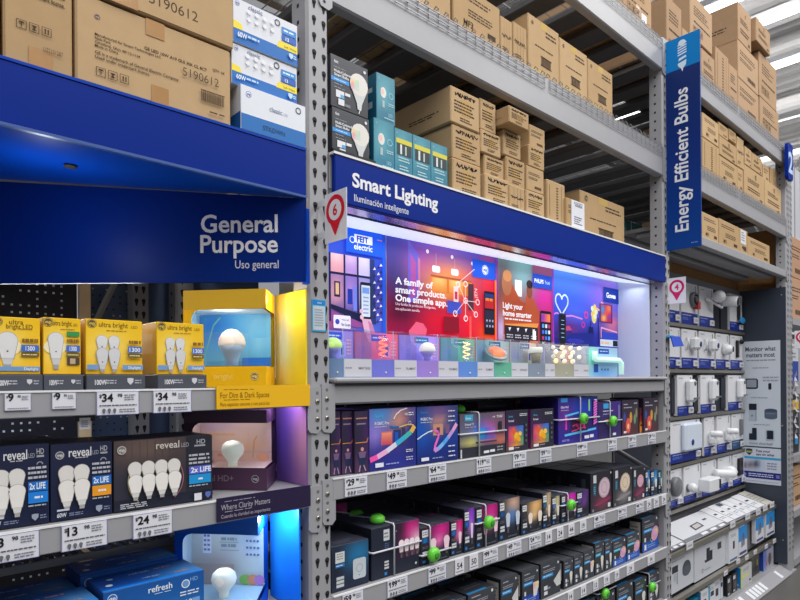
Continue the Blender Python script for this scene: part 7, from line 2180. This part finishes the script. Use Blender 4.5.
# ---- bottom shelf
t = thing('base_shelf', 'grey bottom shelf with a sloped label strip along the floor', 'shelf', (3.64, .3, 0))
m = MB(); m.box(2.49, 4.795, .06, .355, .045, .06, RACKD); m.build('deck', t)
m = MB(); m.hexa([(2.49, -.03, .006), (4.795, -.03, .006), (4.795, .058, .058), (2.49, .058, .058), (2.49, -.03, .014), (4.795, -.03, .014), (4.795, .058, .066), (2.49, .058, .066)], RACK); m.build('label_strip', t)
m = MB(); m.box(2.49, 4.795, -.02, .35, 0, .006, BLACKP); m.build('kick_plate', t)
for k, x in enumerate((3.52, 3.62, 3.70, 3.86, 3.93, 4.0, 4.07, 4.15, 4.55)):
    m = MB(); a = Vector((x, -.018, .0225)); v = Vector((0, .062, .0366)); m.face([a, a + Vector((.05, 0, 0)), a + Vector((.05, 0, 0)) + v, a + v], PAPER)
    f = Face(m, a, (1, 0, 0), v, .05, v.length); f.rect(0, 0, 1, 1, (206, 207, 212)); f.rect(.2, .2, .8, .8, (120, 122, 130)); f.rect(.3, .3, .7, .7, (196, 198, 204))
    b0 = [f.p(0, 0) - f.n * .0008, f.p(1, 0) - f.n * .0008, f.p(1, 1) - f.n * .0008, f.p(0, 1) - f.n * .0008]
    m.hexa(b0 + [p + f.n * .002 for p in b0], PAPER)
    tag(m.build('shelf_price_tag', None, tuple(a)), 'label on the sloped floor strip, %s from the camera side' % ['first', 'second', 'third', 'fourth', 'fifth', 'sixth', 'seventh', 'eighth', 'last, ninth'][k], 'price tag', 'labels on the floor strip')
ZF = .061
BG_ = 'stock on the bottom shelf of the camera bay'
W_, _ = xz(744, 575, .10)


def fbox(name, label, cat, x0, x1, Y, d, h, col, paint, side):
    return pbox(name, label, cat, x0, x1, Y, ZF, ZF + h, d, col, paint, side, None, BG_, .002)


fbox('boxed_device', 'white box with yellow stripes and a bright blue side on the bottom shelf', 'box', 3.925, 4.17, .09, .22, .155, (206, 206, 206), lambda f: (f.rect(0, 0, 1, 1, (196, 196, 198)), f.rect(.0, 0, .12, 1, (206, 216, 70)), f.rect(.12, .48, .7, .56, (220, 224, 60)), f.rect(.75, .12, .9, .22, (60, 60, 70)), f.dashes(.2, .75, .8, .9, 2, (150, 150, 156), .8)), lambda f: (f.rect(0, 0, 1, 1, (22, 130, 206)), f.rect(.8, .1, .92, .2, (190, 216, 236)), f.rect(.7, .6, .78, .66, (190, 216, 236))))
fbox('boxed_device', 'dark camouflage pattern box behind the yellow striped one', 'box', 4.22, 4.46, .12, .2, .17, (66, 68, 60), lambda f: (f.grad(0, 0, 1, 1, blobs((56, 56, 50), (.3, .7, .2, .2, (96, 100, 84)), (.7, .4, .2, .2, (36, 36, 36)), (.8, .8, .2, .15, (120, 116, 90)), (.2, .2, .2, .2, (40, 40, 40))), 6, 6), f.dashes(.2, .8, .7, .9, 1, (150, 150, 140), 1), f.ell(.6, .3, .12, (24, 24, 26)), f.rect(.7, .4, .85, .7, (150, 130, 80))), lambda f: f.rect(0, 0, 1, 1, (50, 52, 46)))
fbox('boxed_device', 'tall white and blue device box at the far end of the bottom shelf', 'box', 4.50, 4.76, .10, .2, .19, (196, 200, 216), lambda f: (f.grad(0, 0, 1, 1, blobs((186, 190, 212), (.6, .4, .3, .3, (126, 110, 110)), (.1, .5, .15, .6, (50, 80, 180))), 5, 5), f.rect(.0, .86, .7, .96, (50, 80, 180)), f.ell(.6, .4, .14, (90, 84, 90), ry=.2), f.ell(.3, .25, .06, (190, 60, 70))), lambda f: (f.rect(0, 0, 1, 1, (40, 74, 170)), f.rect(.2, .1, .5, .4, (150, 60, 90))))
for k, (a, b, lb) in enumerate(((3.15, 3.28, 'slim white pack with a black device, first on the bottom shelf'), (3.30, 3.42, 'slim pack with a cyan band, second on the bottom shelf'), (3.43, 3.56, 'slim white pack with a black device, third on the bottom shelf'), (3.57, 3.64, 'slim cyan pack beside the dark packs on the bottom shelf'))):
    fbox('boxed_device', lb, 'package', a, b, .09 + .01 * k, .1, .165, (214, 216, 222), (lambda kk: lambda f: (f.rect(0, 0, 1, 1, (216, 218, 224)), f.rect(0, 0, .3, 1, (50, 150, 200)) if kk % 2 else f.rect(.3, .3, .7, .62, (44, 46, 56)), f.rect(.4, .5, .9, .7, (44, 46, 56)) if kk % 2 else f.rect(0, 0, 1, .08, (60, 160, 200)), f.dashes(.2, .75, .9, .9, 2, (150, 154, 164), .8)))(k), lambda f: f.rect(0, 0, 1, 1, (60, 130, 170)))
for k, (a, b) in enumerate(((3.67, 3.76), (3.78, 3.88))):
    fbox('boxed_device', 'dark device pack, %s the yellow striped box on the bottom shelf' % ['second before', 'just before'][k], 'package', a, b, .10, .12, .14, (40, 40, 46), lambda f: (f.rect(0, 0, 1, 1, (40, 40, 46)), f.rect(.1, .7, .6, .9, (200, 204, 210)), f.ell(.5, .4, .25, (90, 80, 76), ry=.3), f.rect(.1, .05, .5, .15, (190, 196, 200))), lambda f: f.rect(0, 0, 1, 1, (30, 30, 36)))
fbox('boxed_device', 'teal pack under a green cable tag at the near end of the bottom shelf', 'package', 2.75, 3.13, .10, .2, .135, (20, 120, 150), lambda f: (f.rect(0, 0, 1, 1, (20, 124, 150)), f.rect(.6, .3, .95, .8, (190, 214, 220))), lambda f: f.rect(0, 0, 1, 1, (14, 90, 120)))
t = thing('security_tag', 'green tag on the teal pack at the bottom beside the demo box', 'security tag', (2.88, .2, ZF + .14), WG)
m = MB(); m.lathe([(.03, -.004), (.046, 0), (.05, .012), (.044, .026), (.02, .034)], (2.94, .16, ZF + .142), (0, 0, 1), GREENP, 18); m.build('alarm_hub', t)
m = MB(); m.tube([(2.94, .096, ZF + .004), (2.94, .096, ZF + .139), (2.94, .30, ZF + .139)], .003, CABLE, 6); m.build('cable', t)

# ================================================================== beyond the last upright
GB = 'stock of the next bay beyond the far upright'
NB = 4.98
t = thing('far_rack', 'grey rack frame of the next bay beyond the far upright', 'rack', (6, .3, 0))
m = MB(); m.box(7.3, 7.38, 0, .08, 0, 3.6, RACK); m.build('front_post', t)
for z in (2.18, 1.62, .98, .50, .08):
    m = MB(); m.box(NB, 7.3, .0, .8, z - .06, z, RACK); m.build('shelf_board', t)
m = MB(); m.box(NB, 7.3, .82, .84, 0, 2.2, PANEL); m.build('back_sheet', t)
t = thing('tall_panel', 'tall pale grey ribbed panel beyond the far upright', 'panel', (6, .2, 2.9))
m = MB(); m.box(4.985, 7.3, .1, .12, 2.93, 3.62, mat('pale_panel', (190, 192, 198), rough=.5)); m.build('sheet', t)
m = MB()
for k in range(10): m.box(5.05 + .2 * k, 5.06 + .2 * k, .092, .1, 2.93, 3.62, RACK)
m.build('rib_pattern', t)
carton('tan carton beyond the far upright, upper of two', 0, 1, 0, 2.56, .05, .5, 'a', ztop=2.925, xfix=(4.99, 5.6), col=(186, 148, 122), group=GB)
carton('tan carton beyond the far upright, lower of two', 0, 1, 0, 2.182, .05, .5, 'a', ztop=2.558, xfix=(4.99, 5.6), col=(190, 152, 126), group=GB)
marker('aisle_marker', 4.95, -.13, -.02, 1.91, 2.06, '10', (214, 24, 70), 'white marker card with a red pin, beyond the far upright, numbered 10', MG)
pbox('boxed_goods', 'white and blue box beyond the far upright below the red pin card', 'box', 4.99, 5.35, .05, 1.622, 1.92, .3, (206, 208, 214), lambda f: (f.rect(0, 0, 1, .62, (26, 60, 160)), f.dashes(.2, .7, .8, .9, 2, (120, 124, 140), .8)), group=GB)
pbox('boxed_goods', 'yellow box beyond the far upright', 'box', 4.99, 5.35, .05, 1.50, 1.56, .3, (236, 186, 50), lambda f: f.dashes(.1, .2, .9, .8, 2, (120, 80, 20), .8), group=GB) if False else None
pbox('boxed_goods', 'dark pack with a yellow base beyond the far upright', 'box', 4.99, 5.35, .05, .982, 1.50, .3, (40, 42, 48), lambda f: (f.rect(0, .75, 1, .92, (236, 186, 50)), f.rect(0, 0, 1, .6, (32, 34, 40)), f.ell(.3, .96, .08, (214, 214, 220))), group=GB)
carton('tan carton low beyond the far upright', 0, 1, 0, .502, .05, .4, 'a', ztop=.86, xfix=(4.99, 5.5), col=(196, 160, 126), group=GB)
t = thing('hanging_strip', 'crumpled clear plastic strip with a blue tip hanging at the far upright', 'plastic strip', (4.99, -.02, 1.2))
m = MB()
pth = [(4.985 + .02 * math.sin(k * 1.7), -.02 - .012 * math.cos(k * 2.3), 1.72 - k * .045) for k in range(14)]
for a, b in zip(pth, pth[1:]):
    m.face([(a[0] - .02, a[1], a[2]), (a[0] + .02, a[1] + .01, a[2]), (b[0] + .02, b[1] - .008, b[2]), (b[0] - .02, b[1] + .006, b[2])], mat('crumpled_film', (196, 196, 206), rough=.2) if 'crumpled_film' not in bpy.data.materials else bpy.data.materials['crumpled_film'])
m.build('film', t)
m = MB(); e = pth[-1]; m.box(e[0] - .02, e[0] + .02, e[1] - .006, e[1] + .006, e[2] - .05, e[2], mat('blue_tip', (60, 150, 216), rough=.4)); m.build('blue_tip', t)

# ================================================================== light
w = bpy.data.worlds.new('store_air'); SC.world = w; w.use_nodes = True
bg = w.node_tree.nodes['Background']; bg.inputs[0].default_value = (0.93, 0.95, 1.0, 1); bg.inputs[1].default_value = 0.32


def area(name, loc, size, sizey, power, rot=(0, 0, 0), col=(1, 1, 1)):
    l = bpy.data.lights.new(name, 'AREA'); l.shape = 'RECTANGLE'; l.size = size; l.size_y = sizey; l.energy = power; l.color = col
    o = bpy.data.objects.new(name, l); COL.objects.link(o); o.location = loc; o.rotation_euler = rot
    return o


for k, x in enumerate((-2.5, 0.5, 3.5, 6.5)):
    area('ceiling_lamp', (x, -3.2, 6.6), .5, 5.0, 190, (math.radians(18), 0, 0), (1, .985, .96))
for x in (8.6, 10.7, 13.5, 17):
    area('ceiling_fill', (x, 1.0, 6.8), .2, 9.0, 45, (math.radians(180), 0, 0), (1, .99, .97))  # area lights added facing up to brighten the ceiling
# led strip of the display
area('led_strip', (1.22, .16, 2.198), 2.3, .10, 2.2, (0, 0, 0), (.86, .92, 1))
# small lamps inside the bulb windows
for (t, o, z), c, p in zip(wd, ((1, .97, .92), (1, .86, .82), (.9, .96, 1)), (.16, .20, .12)):
    l = bpy.data.lights.new('window_lamp', 'POINT'); l.energy = p * 2.2; l.color = c; l.shadow_soft_size = .02
    ob = bpy.data.objects.new('window_lamp', l); COL.objects.link(ob); ob.location = (o.x - .02, o.y - .0, z + .085)
# lamps lighting the coloured wings and the soffit
for loc, p, c in (((-.11, .06, 1.63), .5, (.75, .62, 1)), ((-.135, .06, 1.29), 1.6, (.6, .8, 1)), ((-.10, .05, 1.93), .4, (1, .96, .8))):
    l = bpy.data.lights.new('wing_lamp', 'POINT'); l.energy = p; l.color = c; l.shadow_soft_size = .015
    ob = bpy.data.objects.new('wing_lamp', l); COL.objects.link(ob); ob.location = (loc[0], loc[1], loc[2] - .03)
area('rear_panel_fill', (-.75, .74, 1.94), 1.0, .06, 5, (math.radians(-20), 0, math.radians(-43)), (.95, .97, 1))  # added fill light behind the sign, brightens the rear panels
l = bpy.data.lights.new('puck_lamp', 'POINT'); l.energy = 1.2; l.color = (.85, .92, 1); l.shadow_soft_size = .02
ob = bpy.data.objects.new('puck_lamp', l); COL.objects.link(ob); ob.location = (-.68, .22, 2.06)

vs = SC.view_settings
vs.view_transform = 'Standard'; vs.look = 'None'; vs.gamma = 1.0; vs.exposure = 0.0; vs.use_curve_mapping = False
for o in bpy.data.objects:
    if '_o' in o: del o['_o']
seen = {}
for o in ALL:
    k = o['label'].lower()
    if k in seen: print('SAME LABEL', k)
    seen[k] = 1
    n = len(o['label'].split())
    if n < 4 or n > 16: print('LABEL LENGTH', n, o['label'])
